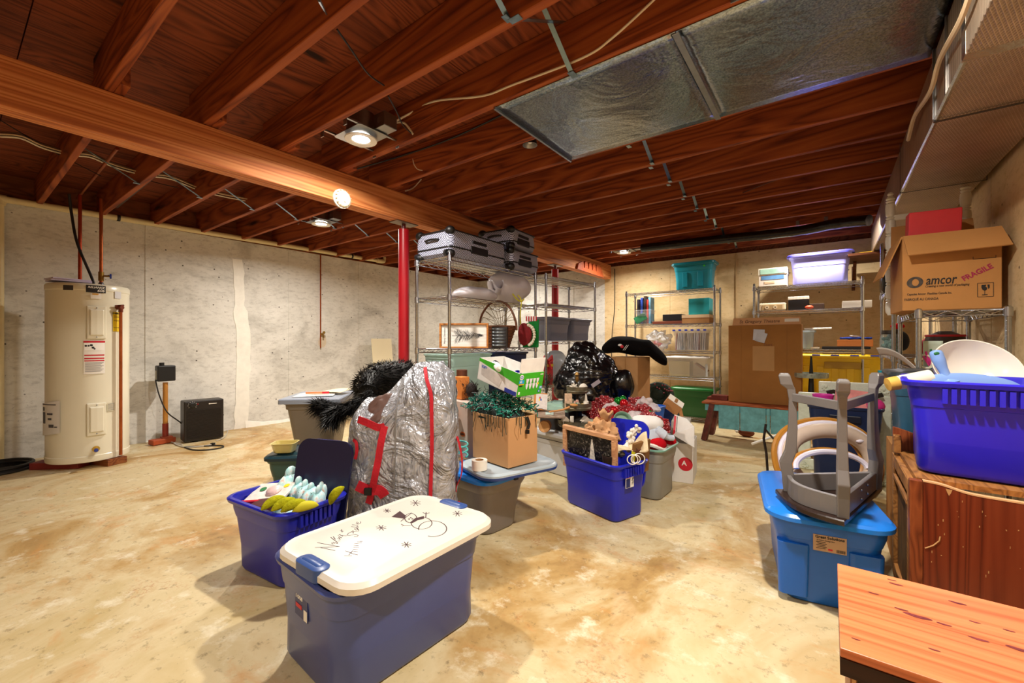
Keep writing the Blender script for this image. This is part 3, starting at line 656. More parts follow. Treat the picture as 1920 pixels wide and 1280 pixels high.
# black space heater
a_ = PZ(345, 832, 0); b2 = PZ(408, 823, 0); dv = (b2 - a_); rz = math.atan2(dv.y, dv.x); L_ = 0.345
t = thing('space_heater', 'black box space heater with slatted front on the floor by the left wall', 'heater', (a_.x, a_.y, 0), rz)
HHh = 0.415
obj('housing', MB().box((L_ / 2, 0.09, HHh / 2 + 0.012), (L_, 0.18, HHh)), plain('dark_brown_plastic', '#191211', 0.4, var=0.1), t, bevel=0.012, seg=3)
mb = MB()
for i in range(24): mb.box((L_ / 2, -0.003, 0.04 + i * 0.0125), (L_ - 0.05, 0.008, 0.006))
obj('front_grille', mb, plain('grille_brown', '#1a120f', 0.4), t)
kn = obj('dial', MB().lathe([(0.03, 0), (0.03, 0.01), (0.018, 0.014), (0.018, 0.022), (0, 0.022)], (0.07, -0.001, 0.385), 16, MX.Rotation(PI / 2, 4, 'X')), blackp, t)
mb = MB()
for i in range(9):
    an = PI * (-0.2 + 1.4 * i / 8); mb.box((0.07 + 0.036 * math.cos(an), -0.002, 0.385 + 0.036 * math.sin(an)), (0.006, 0.003, 0.003))
obj('dial_marks', mb, whitep, kn); obj('indicator_light', MB().ball((0.115, -0.003, 0.392), 0.006), plain('red_light', '#a01018', 0.3), t); obj('badge', MB().box((0.25, -0.002, 0.385), (0.06, 0.003, 0.006)).ball((0.215, -0.002, 0.385), 0.006, sc=(1, 0.3, 1)), whitep, t)
pts = bez([(a_.x + 0.1, a_.y - 0.04, 0.012)] + [tuple(PZ(px, py, 0.008)) for px, py in ((306, 824), (312, 820), (330, 833), (350, 838), (380, 836), (398, 833), (405, 832))], 6)
g = thing('power_cord', 'grey power cord lying on the floor before the black heater', 'cord', (0, 0, 0)); obj('cord', MB().tube(pts, 0.006, 6), plain('grey_cord', '#b9b4aa', 0.5), g); p_ = PZ(399, 832, 0.012); obj('plug', MB().box(p_, (0.035, 0.03, 0.02), 0.6), blackp, g, bevel=0.004)
cable([tuple(PZ(px, py, 0.007)) for px, py in ((346, 838), (362, 843), (390, 843), (415, 839), (419, 836), (410, 835), (380, 836), (348, 837))], 0.006, blk, 'black cord looped on the floor in front of the heater')
cable([tuple(PZ(px, py, z)) for px, py, z in ((408, 811, 0.03), (420, 808, 0.02), (427, 807, 0.008), (423, 817, 0.008), (414, 823, 0.008), (405, 826, 0.008))], 0.004, plain('grey_cord', '#b9b4aa', 0.5), 'thin grey cord curving out behind the black heater')
# wall stub pipe with valve at the patched concrete
t = thing('wall_pipe', 'thin copper pipe down the left wall with a small valve at its end', 'pipe', (0, 0, 0))
yp = PX(601, 600, XL + 0.02).y
obj('pipe_run', MB().tube([(XL + 0.02, yp, PX(601, 478, XL + 0.02).z), (XL + 0.02, yp, PX(601, 652, XL + 0.02).z)], 0.009, 8), cop, t)
pv = PX(606, 626, XL + 0.04); obj('spigot', MB().tube([(XL + 0.02, yp, pv.z), pv], 0.014, 8).tube([pv, pv - V((0, 0, 0.05))], 0.01, 8).ball(pv + V((0.02, 0, 0.02)), 0.02, 8, 5), plain('brass_dark', '#9a7a3a', 0.35, 0.85), t)
patch = plain('patch_mortar', '#cdbfa8', 0.8, var=0.1)
mb = MB().ball((XL - 0.004, yp + 0.03, PX(606, 640, XL).z), 0.11, 12, 8, sc=(0.06, 0.8, 1), dis=0.5, fr=6); struct('trim_4', mb, patch)
# pale board leaning on the left wall
a = PX(700, 640, XL + 0.12)
one('board', MB().box((0, 0, 0.36), (0.02, 0.36, 1.08)), plain('cream_board', '#efe3c0', 0.5), 'cream board leaning against the left wall behind the red post', 'board', loc=(XL + 0.22, a.y + 0.15, 0.19), rot=(0, -0.12, 0), bevel=0.004)
# ================================================================== shared builders: wire shelves, totes, boxes
chrome = plain('chrome_wire', '#c3c7cf', 0.22, 1.0, var=0.08, vscale=30)
postm = plain('chrome_post', '#b9c0cc', 0.18, 1.0)
def wire_shelf(name, label, x, y, rz, L, W, levels, height, group='chrome wire shelving units', gap=0.026):
    t = thing(name, label, 'shelf', (x, y, 0), rz, group)
    hx, hy = L / 2 - 0.015, W / 2 - 0.015
    for sx in (-1, 1):
        for sy in (-1, 1):
            mb = MB(); rp = []
            mb.tube([(sx * hx, sy * hy, 0.012), (sx * hx, sy * hy, height)], 0.0125, 10); mb.ball((sx * hx, sy * hy, height), 0.0135, 10, 5, sc=(1, 1, 0.6))
            n = int(height / 0.0254)
            for i in range(2, n): mb.lathe([(0.01262, i * 0.0254 - 0.0015), (0.0131, i * 0.0254), (0.01262, i * 0.0254 + 0.0015)], (sx * hx, sy * hy, 0), 8)
            p = obj('post', mb, postm, t)
            obj('foot', MB().lathe([(0.0, 0), (0.014, 0), (0.014, 0.006), (0.006, 0.008), (0.006, 0.02)], (sx * hx, sy * hy, 0), 10), postm, p)
    for z in levels:          # z = top surface of the wires
        mb = MB(); ex = hx - 0.012; ey = hy - 0.012; r = 0.0022
        for zz in (z - 0.004, z - 0.004 - 0.028):
            for a, b in (((-ex, -hy), (ex, -hy)), ((-ex, hy), (ex, hy)), ((-hx, -ey), (-hx, ey)), ((hx, -ey), (hx, ey))):
                mb.tube([(a[0], a[1], zz), (b[0], b[1], zz)], 0.0032, 6)
        for s in (-1, 1):
            nz = max(6, int(L / 0.05)); mb.tube([(-ex + 2 * ex * i / nz, s * hy, z - 0.006 - (0.024 if i % 2 else 0)) for i in range(nz + 1)], 0.0024, 5, smooth=False)
            nz = max(4, int(W / 0.05)); mb.tube([(s * hx, -ey + 2 * ey * i / nz, z - 0.006 - (0.024 if i % 2 else 0)) for i in range(nz + 1)], 0.0024, 5, smooth=False)
        nw = int(L / gap)
        for i in range(1, nw): mb.tube([(-hx + 2 * hx * i / nw, -hy, z - 0.002), (-hx + 2 * hx * i / nw, hy, z - 0.002)], 0.0018, 4, cap=False)
        for i in range(1, 4): mb.tube([(-hx, -hy + 2 * hy * i / 4, z - 0.006), (hx, -hy + 2 * hy * i / 4, z - 0.006)], 0.003, 5)
        for sx in (-1, 1):
            for sy in (-1, 1): mb.lathe([(0.0128, z - 0.042), (0.019, z - 0.04), (0.0175, z + 0.004), (0.0128, z + 0.006)], (sx * hx, sy * hy, 0), 12)
        obj('wire_shelf', mb, chrome, t)
    return t
def tote(name, label, x, y, rz, L, W, H, mat, tp=0.03, z0=0.0, rim=0.022, r=0.06, step=0.72, fill=None, grip=True, cat='storage tote', group=None, t_=0.004, body_label=None, rimh=0.022, ribs=0, rot=None, groove=False):
    t = thing(name, label, cat, (x, y, z0), rz, group, rot)
    hx, hy = L / 2 - rim, W / 2 - rim; bx, by = hx - tp, hy - tp
    def at(f): return bx + (hx - bx) * f, by + (hy - by) * f
    s = []
    a = at(0); s += [(0, a[0] - 0.02, a[1] - 0.02, r), (0.006, a[0] - 0.006, a[1] - 0.006, r), (0.02, a[0], a[1], r)]
    a = at(step * 0.94); s += [(H * step, a[0] - 0.012, a[1] - 0.012, r), (H * (step + 0.02), a[0], a[1], r)]
    a = at(0.97); s += [(H - rimh - 0.03, a[0], a[1], r), (H - rimh, a[0] + 0.002, a[1] + 0.002, r), (H - rimh + 0.002, hx + rim - 0.004, hy + rim - 0.004, r + rim * 0.6), (H - 0.006, hx + rim, hy + rim, r + rim * 0.6), (H, hx + rim - 0.006, hy + rim - 0.006, r + rim * 0.6), (H, hx + 0.002, hy + 0.002, r), (H - 0.01, hx - t_, hy - t_, r)]
    a = at(step); s += [(H * step, a[0] - t_, a[1] - t_, r)]
    a = at(0); s += [(0.012, a[0] - t_ - 0.004, a[1] - t_ - 0.004, r)]
    body = obj('body', MB().rr(s, 5), mat, t, label=body_label)
    if grip:
        for sx in (-1, 1):   # ribbed hand grip under the short-side rims
            mb = MB(); n = max(8, int(W * 0.55 / 0.022)); a = at(0.9)
            for i in range(n):
                yy = (i - (n - 1) / 2) * 0.022; mb.box((sx * (a[0] + 0.007), yy, H - rimh - 0.028), (0.022, 0.013, 0.052))
            obj('grip_ribs', mb, mat, t)
    if ribs:
        for sy in (-1, 1):
            for i in range(ribs):
                xx = (i - (ribs - 1) / 2) * (1.7 * bx / ribs); mb = MB(); lo, hi = at(0.1), at(step * 0.85)
                mb.rings([[V((xx - 0.03, sy * (lo[1] - 0.004), 0.03)), V((xx + 0.03, sy * (lo[1] - 0.004), 0.03)), V((xx + 0.03, sy * (lo[1] + 0.012), 0.036)), V((xx - 0.03, sy * (lo[1] + 0.012), 0.036))], [V((xx - 0.03, sy * (hi[1] - 0.004), H * step * 0.94)), V((xx + 0.03, sy * (hi[1] - 0.004), H * step * 0.94)), V((xx + 0.03, sy * (hi[1] + 0.008), H * step * 0.92)), V((xx - 0.03, sy * (hi[1] + 0.008), H * step * 0.92))]], False)
                obj('side_rib', mb, mat, t, bevel=0.004)
    return t
def lid_mb(L, W, h=0.03, r=0.075, raise_=0.008, inset=0.05, dish=False):
    hx, hy = L / 2, W / 2
    s = [(0, hx - 0.006, hy - 0.006, r), (0.0, hx, hy, r), (h * 0.6, hx, hy, r), (h, hx - 0.010, hy - 0.010, r), (h, hx - inset, hy - inset, r * 0.8)]
    s += [(h - raise_, hx - inset - 0.008, hy - inset - 0.008, r * 0.75)] if dish else [(h + raise_, hx - inset - 0.010, hy - inset - 0.010, r * 0.75)]
    return MB().rr(s, 6)
card = plain('cardboard', '#b98a5a', 0.8, var=0.10, vscale=7, spec=0.15)
cardd = plain('cardboard_brown', '#a4713c', 0.8, var=0.08, vscale=5, spec=0.15)
cardi = plain('cardboard_inside', '#96683c', 0.85, var=0.1, spec=0.1)
def carton(name, label, x, y, rz, L, W, H, mat, z0=0.0, th=0.005, open_=True, cat='cardboard box', group=None, flaps=(), floor_=True, rot=None):
    t = thing(name, label, cat, (x, y, z0), rz, group, rot)
    mb = MB(); hx, hy = L / 2, W / 2
    def ring(a, b, z): return [V((-a, -b, z)), V((a, -b, z)), V((a, b, z)), V((-a, b, z))]
    if open_: mb.rings([ring(hx, hy, 0), ring(hx, hy, H), ring(hx - th, hy - th, H), ring(hx - th, hy - th, th)], False)
    else: mb.rings([ring(hx, hy, 0), ring(hx, hy, H)], False)
    obj('body', mb, mat, t, bevel=0.003, seg=1)
    for (side, ln, ang) in flaps:        # side: -y +y -x +x ; ang 0 = straight up, 90 = flat outwards
        a = math.radians(ang)
        if side[1] == 'y':
            s = -1 if side[0] == '-' else 1; w_ = L
            o = V((0, s * hy, H)); dx = V((1, 0, 0)); dy = V((0, s * math.sin(a), math.cos(a)))
        else:
            s = -1 if side[0] == '-' else 1; w_ = W
            o = V((s * hx, 0, H)); dx = V((0, 1, 0)); dy = V((s * math.sin(a), 0, math.cos(a)))
        mb = MB(); nrm = dx.cross(dy) * (th / 2)
        q = [o - dx * (w_ / 2 - 0.002), o + dx * (w_ / 2 - 0.002), o + dx * (w_ / 2 - 0.008) + dy * ln, o - dx * (w_ / 2 - 0.008) + dy * ln]
        mb.rings([[p - nrm for p in q], [p + nrm for p in q]], False)
        obj('flap', mb, mat, t)
    return t
def blob(name, label, cat, c, r, sc, mat, dis=0.25, fr=3.0, seed=1, rz=0.0, seg=28, rg=18, group=None, flat=None, z0=None):
    mb = MB(); mb.ball((0, 0, 0), r, seg, rg, sc=sc, dis=dis, fr=fr / r * 0.3, seed=seed)
    if flat is not None: mb.v = [(x, y, max(z, flat)) for x, y, z in mb.v]
    return one(name, mb, mat, label, cat, group, loc=c, rot=(0, 0, rz))

# ------------------------------------------------------------------ shelf with the suitcases
AX, AY, AR, AL, AW = -2.469, 2.865, PI / 2, 1.195, 0.395
LVA = (1.683, 1.387, 0.984, 0.564, 0.12)
KS = 0.857
mark0 = set(bpy.data.objects)
wire_shelf('wire_shelving_unit', 'chrome wire shelving unit holding the suitcases beside the red post', AX, AY, AR, AL, AW, LVA, 1.705)
mark0 = set(bpy.data.objects)
gx0, gx1, gy0, gy1 = AX - 0.21, AX + 0.21, AY - 0.68, AY + 0.68
# suitcases
t = NT('gingham_luggage'); vec = t.coord()
ck = t.n('TexChecker'); ck.inputs['Scale'].default_value = 95; ck.inputs['Color1'].default_value = hexc('#d4d8f2'); ck.inputs['Color2'].default_value = hexc('#101238'); t.L(vec, ck.inputs['Vector'])
t.base(ck.outputs['Color']); t.set(rough=0.7); ging = t.m
def suitcase(label, loc, rot, L, W, T, wheels=True):
    # lies flat: L along local y (away), W along local x, T thickness along z; wheel end at -y
    t = thing('suitcase', label, 'suitcase', loc, group='checked suitcases on the shelf', rot=rot)
    mb = MB().rr([(0.0, W / 2 - 0.03, L / 2 - 0.03, 0.04), (0.02, W / 2 - 0.005, L / 2 - 0.005, 0.05), (T * 0.5, W / 2 + 0.004, L / 2 + 0.004, 0.05), (T - 0.02, W / 2 - 0.005, L / 2 - 0.005, 0.05), (T, W / 2 - 0.03, L / 2 - 0.03, 0.04)], 5, c=(0, 0, 0.018))
    obj('shell', mb, ging, t)
    for z in (T * 0.30 + 0.018, T * 0.93 + 0.018):
        ring = []
        rr_ = MB().rr([(z, W / 2 + 0.003, L / 2 + 0.003, 0.05)], 5, False, False); obj('piping', MB().tube(rr_.v, 0.007, 6, closed=True), blackp, t)
    for sx in (-1, 1):
        for zz in (0, 1):
            mb = MB().ball((sx * (W / 2 - 0.035), -L / 2 + 0.025, 0.03 + (T - 0.03) * zz), 0.052, 12, 8, sc=(1, 0.8, 0.8)); obj('corner_guard', mb, blackp, t)
        mb = MB().lathe([(0, -0.014), (0.03, -0.014), (0.03, 0.014), (0, 0.014)], (sx * (W / 2 - 0.04), -L / 2 - 0.012, 0.032), 18, MX.Rotation(PI / 2, 4, 'Y')); wv_ = obj('wheel', mb, plain('wheel_rubber', '#1b1a1c', 0.4), t)
        obj('wheel_cap', MB().lathe([(0, -0.0155), (0.012, -0.0155), (0.012, 0.0155), (0, 0.0155)], (sx * (W / 2 - 0.04), -L / 2 - 0.012, 0.032), 12, MX.Rotation(PI / 2, 4, 'Y')), galv, wv_)
    zc = T * 0.62 + 0.018
    mb = MB().tube(bez([(-0.08, -L / 2 - 0.004, zc), (-0.07, -L / 2 - 0.022, zc), (0, -L / 2 - 0.028, zc + 0.004), (0.07, -L / 2 - 0.022, zc), (0.08, -L / 2 - 0.004, zc)], 5), 0.010, 8); hd = obj('carry_handle', mb, blackp, t)
    obj('rivet', MB().ball((-0.08, -L / 2 - 0.012, zc), 0.008, 8, 5), galv, hd); obj('rivet', MB().ball((0.08, -L / 2 - 0.012, zc), 0.008, 8, 5), galv, hd)
    mb = MB().box((W / 2 + 0.004, -0.02, T * 0.35 + 0.018), (0.016, 0.24, 0.07)); obj('side_handle', mb, blackp, t, bevel=0.008)
    mb = MB().box((W / 2 + 0.005, -0.02, T * 0.66 + 0.018), (0.014, 0.2, 0.028)); obj('zip_pull_strip', mb, blackp, t, bevel=0.004)
    return t
suitcase('large checked suitcase lying wheels forward on the near end of the top shelf', (AX - 0.015, AY - 0.225, 1.684), (0, 0, 0.0), 0.80, 0.46, 0.235)
suitcase('checked suitcase lying on the far end of the top shelf, below another one', (AX + 0.02, AY + 0.385, 1.684), (0, 0, 0.0), 0.52, 0.44, 0.20)
suitcase('checked suitcase stacked on top of the other at the far end of the top shelf', (AX - 0.0, AY + 0.375, 1.875), (0, 0, 0.06), 0.48, 0.44, 0.20)
# second shelf: white bags
wbag = plain('white_bag_plastic', '#e7e2ea', 0.35, var=0.04, bump=0.5, bscale=9, trans=0.15)
blob('pillow_bag', 'flat white plastic bag lying on the second shelf under the large suitcase', 'bag', (AX + 0.03, AY - 0.13, 1.437), 0.2, (0.95, 1.35, 0.5), wbag, 0.35, 2.6, 3, flat=-0.056)
t = thing('knotted_bag', 'bulging white plastic bag tied with a yellow ribbon on the second shelf', 'bag', (AX + 0.03, AY + 0.345, 1.389))
mb = MB().ball((0, 0, 0.17), 0.22, 30, 20, sc=(0.88, 1.2, 0.80), dis=0.22, fr=5.5, seed=5); mb.v = [(x, y, max(z, 0.003)) for x, y, z in mb.v]
obj('bag_body', mb, wbag, t)
mb = MB().grid(lambda u, v: ((0.06 + 0.05 * math.cos(u * 2 * PI)) * (0.6 + v), -0.22 - 0.09 * v + 0.03 * math.sin(u * 2 * PI) , 0.09 + 0.09 * v + 0.05 * math.sin(u * 4 * PI) * v), 24, 6); obj('bag_neck', mb, wbag, t, solid=0.002)
yl = plain('yellow_ribbon', '#d8d21e', 0.5)
mb = MB().tube(bez([(0.17, -0.05, 0.09), (0.2, -0.03, 0.03), (0.195, -0.04, -0.12), (0.19, -0.02, -0.24), (0.19, 0.0, -0.30)], 6), 0.006, 5); mb.tube(bez([(0.15, -0.12, 0.1), (0.18, -0.08, 0.04), (0.2, -0.03, 0.02), (0.2, 0.02, 0.05)], 5), 0.007, 5); mb.ball((0.2, -0.03, 0.025), 0.014, 8, 6)
obj('ribbon', mb, yl, t)
# third shelf: framed tree sign, corrugated metal box, basket, stocking
Z3 = 0.986
fo = wood('sign_frame_wood', '#cf8f4e', '#b9753a', '#8f5526', 'X', 3.0, 0.6, False)
p0 = PD(821, 650, 3.445); p1 = PD(914, 652, 3.41); rz = math.atan2(p1.y - p0.y, p1.x - p0.x); Ls = 0.465; Hs = 0.235
t = thing('framed_sign', 'white framed sign with a drawn fir tree standing on the third shelf', 'sign', ((p0.x + p1.x) / 2, (p0.y + p1.y) / 2 + 0.017, Z3), rz)
for c, d, ax in (((0, 0, 0.008), (Ls, 0.04, 0.016), 'x'), ((0, 0, Hs - 0.008), (Ls, 0.04, 0.016), 'x'), ((-Ls / 2 + 0.008, 0, Hs / 2), (0.016, 0.04, Hs - 0.032), 'z'), ((Ls / 2 - 0.008, 0, Hs / 2), (0.016, 0.04, Hs - 0.032), 'z')): obj('frame_rail', MB().box(c, d), fo, t, bevel=0.002, seg=1)
bd = obj('sign_board', MB().box((0, 0.004, Hs / 2), (Ls - 0.03, 0.008, Hs - 0.03)), plain('sign_white', '#efece6', 0.6), t)
mb = MB(); rnd = random.Random(3)
for i in range(6): mb.box((0, -0.0006, 0.03 + i * 0.033), (Ls - 0.034, 0.001, 0.0012))
obj('board_lines', mb, plain('line_grey', '#bdb8b0', 0.7), bd)
mb = MB()
for i in range(150):
    u = rnd.random(); x = -0.09 + 0.26 * u; hw = 0.072 * (1 - u) ** 0.8 * (0.5 + rnd.random() * 0.5) + 0.006; s = rnd.choice((-1, 1)); z0_ = Hs / 2 + rnd.uniform(-0.01, 0.01)
    mb.bar((x + 0.02, -0.001, z0_), (x - 0.015 * rnd.random(), -0.001, z0_ + s * hw), 0.0012, 0.0014, up=(0, 1, 0))
mb.box((0.02, -0.001, Hs / 2), (0.27, 0.0012, 0.004)); obj('tree_drawing', mb, plain('charcoal_ink', '#2e2d33', 0.7), bd)
txt = text_mb('Merry Christmas', 0.022, frame_m((-0.185, -0.0012, Hs / 2), (0, 0, 1), (-1, 0, 0)), 0.0003); obj('lettering', txt, plain('charcoal_ink', '#2e2d33', 0.7), bd)
# corrugated metal planter box
q = PD(932, 652, 3.6)
t = thing('corrugated_box', 'dark wooden box with ribbed metal front beside the framed sign', 'box', (q.x + 0.0, q.y + 0.03, Z3), 0.56)
obj('box_body', MB().box((0, 0.05, 0.105), (0.155, 0.1, 0.21)), plain('dark_stained_wood', '#2a211b', 0.6, var=0.2), t, bevel=0.003)
def corr(u, v): return (-0.066 + 0.132 * u, -0.004 - 0.006 * math.sin(v * 2 * PI * 5.5), 0.016 + 0.178 * v)
obj('metal_front', MB().grid(corr, 2, 66), plain('zinc_sheet', '#8e9499', 0.4, 0.9, var=0.15), t, solid=0.001)
# wicker basket with hoop handle and netting
wick = plain('wicker_brown', '#6e3d1e', 0.6, var=0.35, vscale=60)
q = PD(938, 650, 3.78)
t = thing('wicker_basket', 'brown wicker basket with a tall hoop handle on the third shelf', 'basket', (q.x - 0.03, q.y + 0.0, Z3), 0.4)
BASK = t
mb = MB()
for i in range(14):
    z = 0.008 + i * 0.0115; f = i / 13
    a_, b_ = 0.09 + 0.05 * f, 0.065 + 0.035 * f
    mb.tube([(a_ * math.cos(2 * PI * k / 28) * (1 + 0.03 * (1 if (k + i) % 2 else -1)), b_ * math.sin(2 * PI * k / 28) * (1 + 0.04 * (1 if (k + i) % 2 else -1)), z) for k in range(28)], 0.0068, 5, closed=True)
mb.lathe([(0.0, 0.004), (0.09, 0.004), (0.09, 0.01)], n=20, sy=0.72)
obj('woven_body', mb, wick, t)
mb = MB()
for k in (-0.006, 0.006): mb.tube([(0.15 * math.cos(a), k + 0.004 * math.sin(a * 9), 0.13 + 0.22 * math.sin(a)) for a in [PI * i / 26 for i in range(27)]], 0.0075, 6)
obj('hoop_handle', mb, wick, t)
mb = MB(); twm = plain('jute_netting', '#8a7a5c', 0.8)
for i in range(9):
    a0 = PI * (0.12 + 0.09 * i); mb.tube([(0.14 * math.cos(a0), 0.0, 0.13 + 0.21 * math.sin(a0)), (0.05 * math.cos(a0) + 0.02, 0.01, 0.2), (0.13 * math.cos(a0 * 0.5 + 0.7) * 0.6, 0.012, 0.155)], 0.0022, 5)
for zz in (0.2, 0.25, 0.3): mb.tube([(0.13 * math.cos(a) * (1 - (zz - 0.2)), 0.006, zz + 0.03 * math.sin(a * 3)) for a in [PI * i / 12 for i in range(13)]], 0.002, 5)
obj('netting', mb, twm, t)
# christmas stocking
q = PD(987, 648, 3.88)
t = thing('christmas_stocking', 'green and red christmas stocking with lace propped at the end of the third shelf', 'stocking', (q.x, q.y, Z3), 0.6)
gcl = plain('green_felt', '#1f7a36', 0.9, var=0.15, vscale=30, spec=0.1); rcl = plain('dark_red_velvet', '#7d1018', 0.85, var=0.3, vscale=18); lace = plain('cream_lace', '#e8dfc8', 0.9, bump=0.6, bscale=60)
obj('green_back', MB().prism([(-0.04, 0.0), (0.13, 0.0), (0.135, 0.30), (-0.02, 0.25)], 0.03, frame_m((0, 0.02, 0), (1, 0, 0), (0, 0, 1))), gcl, t, bevel=0.008)
obj('red_panel', MB().ball((-0.02, -0.01, 0.14), 0.12, 18, 12, sc=(0.62, 0.2, 1.0), dis=0.15), rcl, t)
mb = MB()
for i in range(11): a = -1.2 + i * 0.25; mb.ball((0.0 + 0.085 * math.cos(a), -0.022, 0.13 + 0.11 * math.sin(a)), 0.018, 8, 6, dis=0.3, seed=i)
obj('lace_trim', mb, lace, t)
mb = MB()
for i in range(9): mb.box((0.0 + i * 0.013, 0.015, 0.305), (0.012, 0.03, 0.05), mi=i % 2)
obj('striped_cuff', mb, plain('stripe_red', '#b81c2c', 0.8), t, mats=[plain('stripe_white', '#efe6e0', 0.8)])
# fourth shelf: translucent aqua tote, navy tote
aqua = plain('aqua_clear_plastic', '#c3e2da', 0.25, var=0.03, trans=0.35, ior=1.2)
t = tote('storage_tote', 'large pale aqua translucent tote on the lower shelf under the framed sign', AX, 2.575, PI / 2, 0.60, 0.40, 0.44, aqua, 0.012, 0.566, 0.015, 0.04, grip=False)
obj('contents', MB().box((0, 0, 0.16), (0.48, 0.33, 0.28)), plain('white_cloth_fill', '#d9dcd8', 0.8, var=0.1), t)
navy = plain('navy_plastic', '#1f2c52', 0.35, var=0.06)
tote('storage_tote', 'navy blue tote behind the aqua tote on the lower shelf', AX, 3.125, PI / 2, 0.60, 0.40, 0.44, navy, 0.02, 0.566, 0.02, 0.05, grip=False)
tote('storage_tote', 'grey tote on the bottom wire shelf below the aqua tote', AX, 2.58, PI / 2, 0.58, 0.40, 0.36, plain('grey_plastic', '#8b8e96', 0.4, var=0.05), 0.03, 0.122, 0.02, 0.05, grip=False)
def shrink():
    for o in set(bpy.data.objects) - mark0:
        if o.parent is None: o.scale = (KS, KS, KS)
shrink(); BASK.scale = (1.15, 1.1, 1.18)
# ------------------------------------------------------------------ farther shelf with the two grey totes
BX, BY, BR = -2.40, 4.08, math.radians(83)
BLs, BWs = 0.916, 0.395
wire_shelf('wire_shelving_unit', 'chrome wire shelving unit holding two grey totes, behind the suitcase shelf', BX, BY, BR, BLs, BWs, (1.70, 1.425, 1.046, 0.58, 0.1), 1.72)
mark0 = set(bpy.data.objects)
gryp = plain('smoke_grey_plastic', '#7d7f92', 0.3, var=0.05, trans=0.1)
def onB(u, v): u, v = u * KS, v * KS; return BX + u * math.cos(BR) - v * math.sin(BR), BY + u * math.sin(BR) + v * math.cos(BR)
for u, lb in ((-0.20, 'grey tote with grey lid on the farther wire shelf, nearer one'), (0.27, 'grey tote with grey lid on the farther wire shelf, farther one')):
    x_, y_ = onB(u, 0.0)
    t = tote('storage_tote', lb, x_, y_, BR, 0.46, 0.40, 0.27, gryp, 0.02, 1.047, 0.016, 0.05, grip=False, group='grey totes on the farther shelf')
    o = obj('lid', lid_mb(0.475, 0.415, 0.02, 0.06), gryp, t, loc=(0, 0, 0.265))
x_, y_ = onB(-0.35, 0.02)
blob('plastic_bag', 'translucent white plastic bag on the low shelf under the grey totes', 'bag', (x_ + 0.02, y_ + 0.27, 0.752), 0.2, (0.8, 0.9, 1.15), plain('clear_bag', '#c9d0d8', 0.3, trans=0.3, bump=0.7, bscale=14), 0.3, 3, 8, flat=-0.198)
x_, y_ = onB(-0.3, 0.0)
t = thing('gift_bag', 'red and yellow gift bag with a red bow beside the translucent bag', 'gift bag', (x_, y_ - 0.02, 0.581), BR)
obj('bag_body', MB().box((0, 0, 0.16), (0.26, 0.12, 0.32)), plain('gift_red', '#b3202c', 0.5, var=0.15), t, bevel=0.005); obj('yellow_band', MB().box((0, 0, 0.24), (0.264, 0.124, 0.03)), plain('gift_yellow', '#d9b52a', 0.5), t)
mb = MB()
for s in (-1, 1): mb.tube([(s * 0.02, -0.07, 0.30), (s * 0.07, -0.09, 0.36), (s * 0.09, -0.08, 0.30), (s * 0.03, -0.075, 0.28), (s * 0.06, -0.085, 0.2)], 0.014, 6)
obj('bow', mb, plain('bow_red', '#e0383a', 0.5), t)
shrink()
# ------------------------------------------------------------------ left shelf on the back wall
CX_, CY0, CR = -1.729, 5.955, -0.01
wire_shelf('wire_shelving_unit', 'chrome wire shelving unit against the beige back wall under the teal tote', CX_, CY0, CR, 1.177, 0.36, (1.715, 1.275, 0.915, 0.575, 0.06), 1.74)
teal = plain('teal_plastic', '#0f7f92', 0.3, var=0.06)
t = tote('storage_tote', 'teal lidded tote on top of the back wall shelf below the joists', PY(1303, 500, 5.95).x, 5.95, 0.0, 0.52, 0.30, 0.33, teal, 0.02, 1.717, 0.02, 0.05, grip=False, ribs=2)
obj('lid', lid_mb(0.54, 0.32, 0.03, 0.06), teal, t, loc=(0, 0, 0.325)); obj('price_dot', MB().lathe([(0, 0), (0.012, 0)], (0.15, -0.166, 0.285), 12, MX.Rotation(PI / 2, 4, 'X')), plain('green_dot', '#3ecb2a', 0.5), t)
def cpos(px, z, y=5.95): return PY(px, 600, y).x
clear = plain('clear_plastic', '#dfe4ea', 0.15, alpha=0.2)
z = 1.277
t = tote('clear_bin', 'small clear bin of game boxes on the second back wall shelf', cpos(1211, z), 5.93, 0, 0.24, 0.24, 0.2, clear, 0.02, z, 0.01, 0.03, grip=False, cat='bin')
for i, (dx_, c_, h_) in enumerate(((-0.075, '#171322', 0.34), (-0.025, '#2346a8', 0.36), (0.02, '#30201c', 0.38), (0.06, '#c9382e', 0.33), (0.085, '#6fa8c8', 0.36))):
    one('game_box', MB().box((0, 0, h_ / 2), (0.03, 0.16, h_)), plain('game_' + str(i), c_, 0.5, var=0.3, vscale=12), '%s game box standing in the clear bin' % ['black', 'blue', 'dark brown', 'red', 'pale blue'][i], 'box', 'game boxes in the clear bin', loc=(cpos(1211, z) + dx_, 5.93, z + 0.012))
one('game_box', MB().box((0, 0, 0), (0.17, 0.012, 0.1)), plain('game_green', '#27714a', 0.5, var=0.5, vscale=9), 'green card game pack showing through the front of the clear bin', 'box', 'game boxes in the clear bin', loc=(cpos(1206, z), 5.84, z + 0.085), rot=(0, -0.5, 0))
one('brown_tray', MB().box((0, 0, 0.018), (0.42, 0.22, 0.036)), plain('red_brown_wood', '#7a3820', 0.5), 'flat red brown wooden tray on the second back wall shelf', 'tray', loc=(cpos(1258, z), 5.93, z), bevel=0.003)
one('black_case', MB().box((0, 0, 0.045), (0.25, 0.2, 0.085)), plain('black_box', '#141215', 0.4), 'black case lying on the red brown tray', 'case', loc=(cpos(1265, z), 5.93, z + 0.038), bevel=0.004)
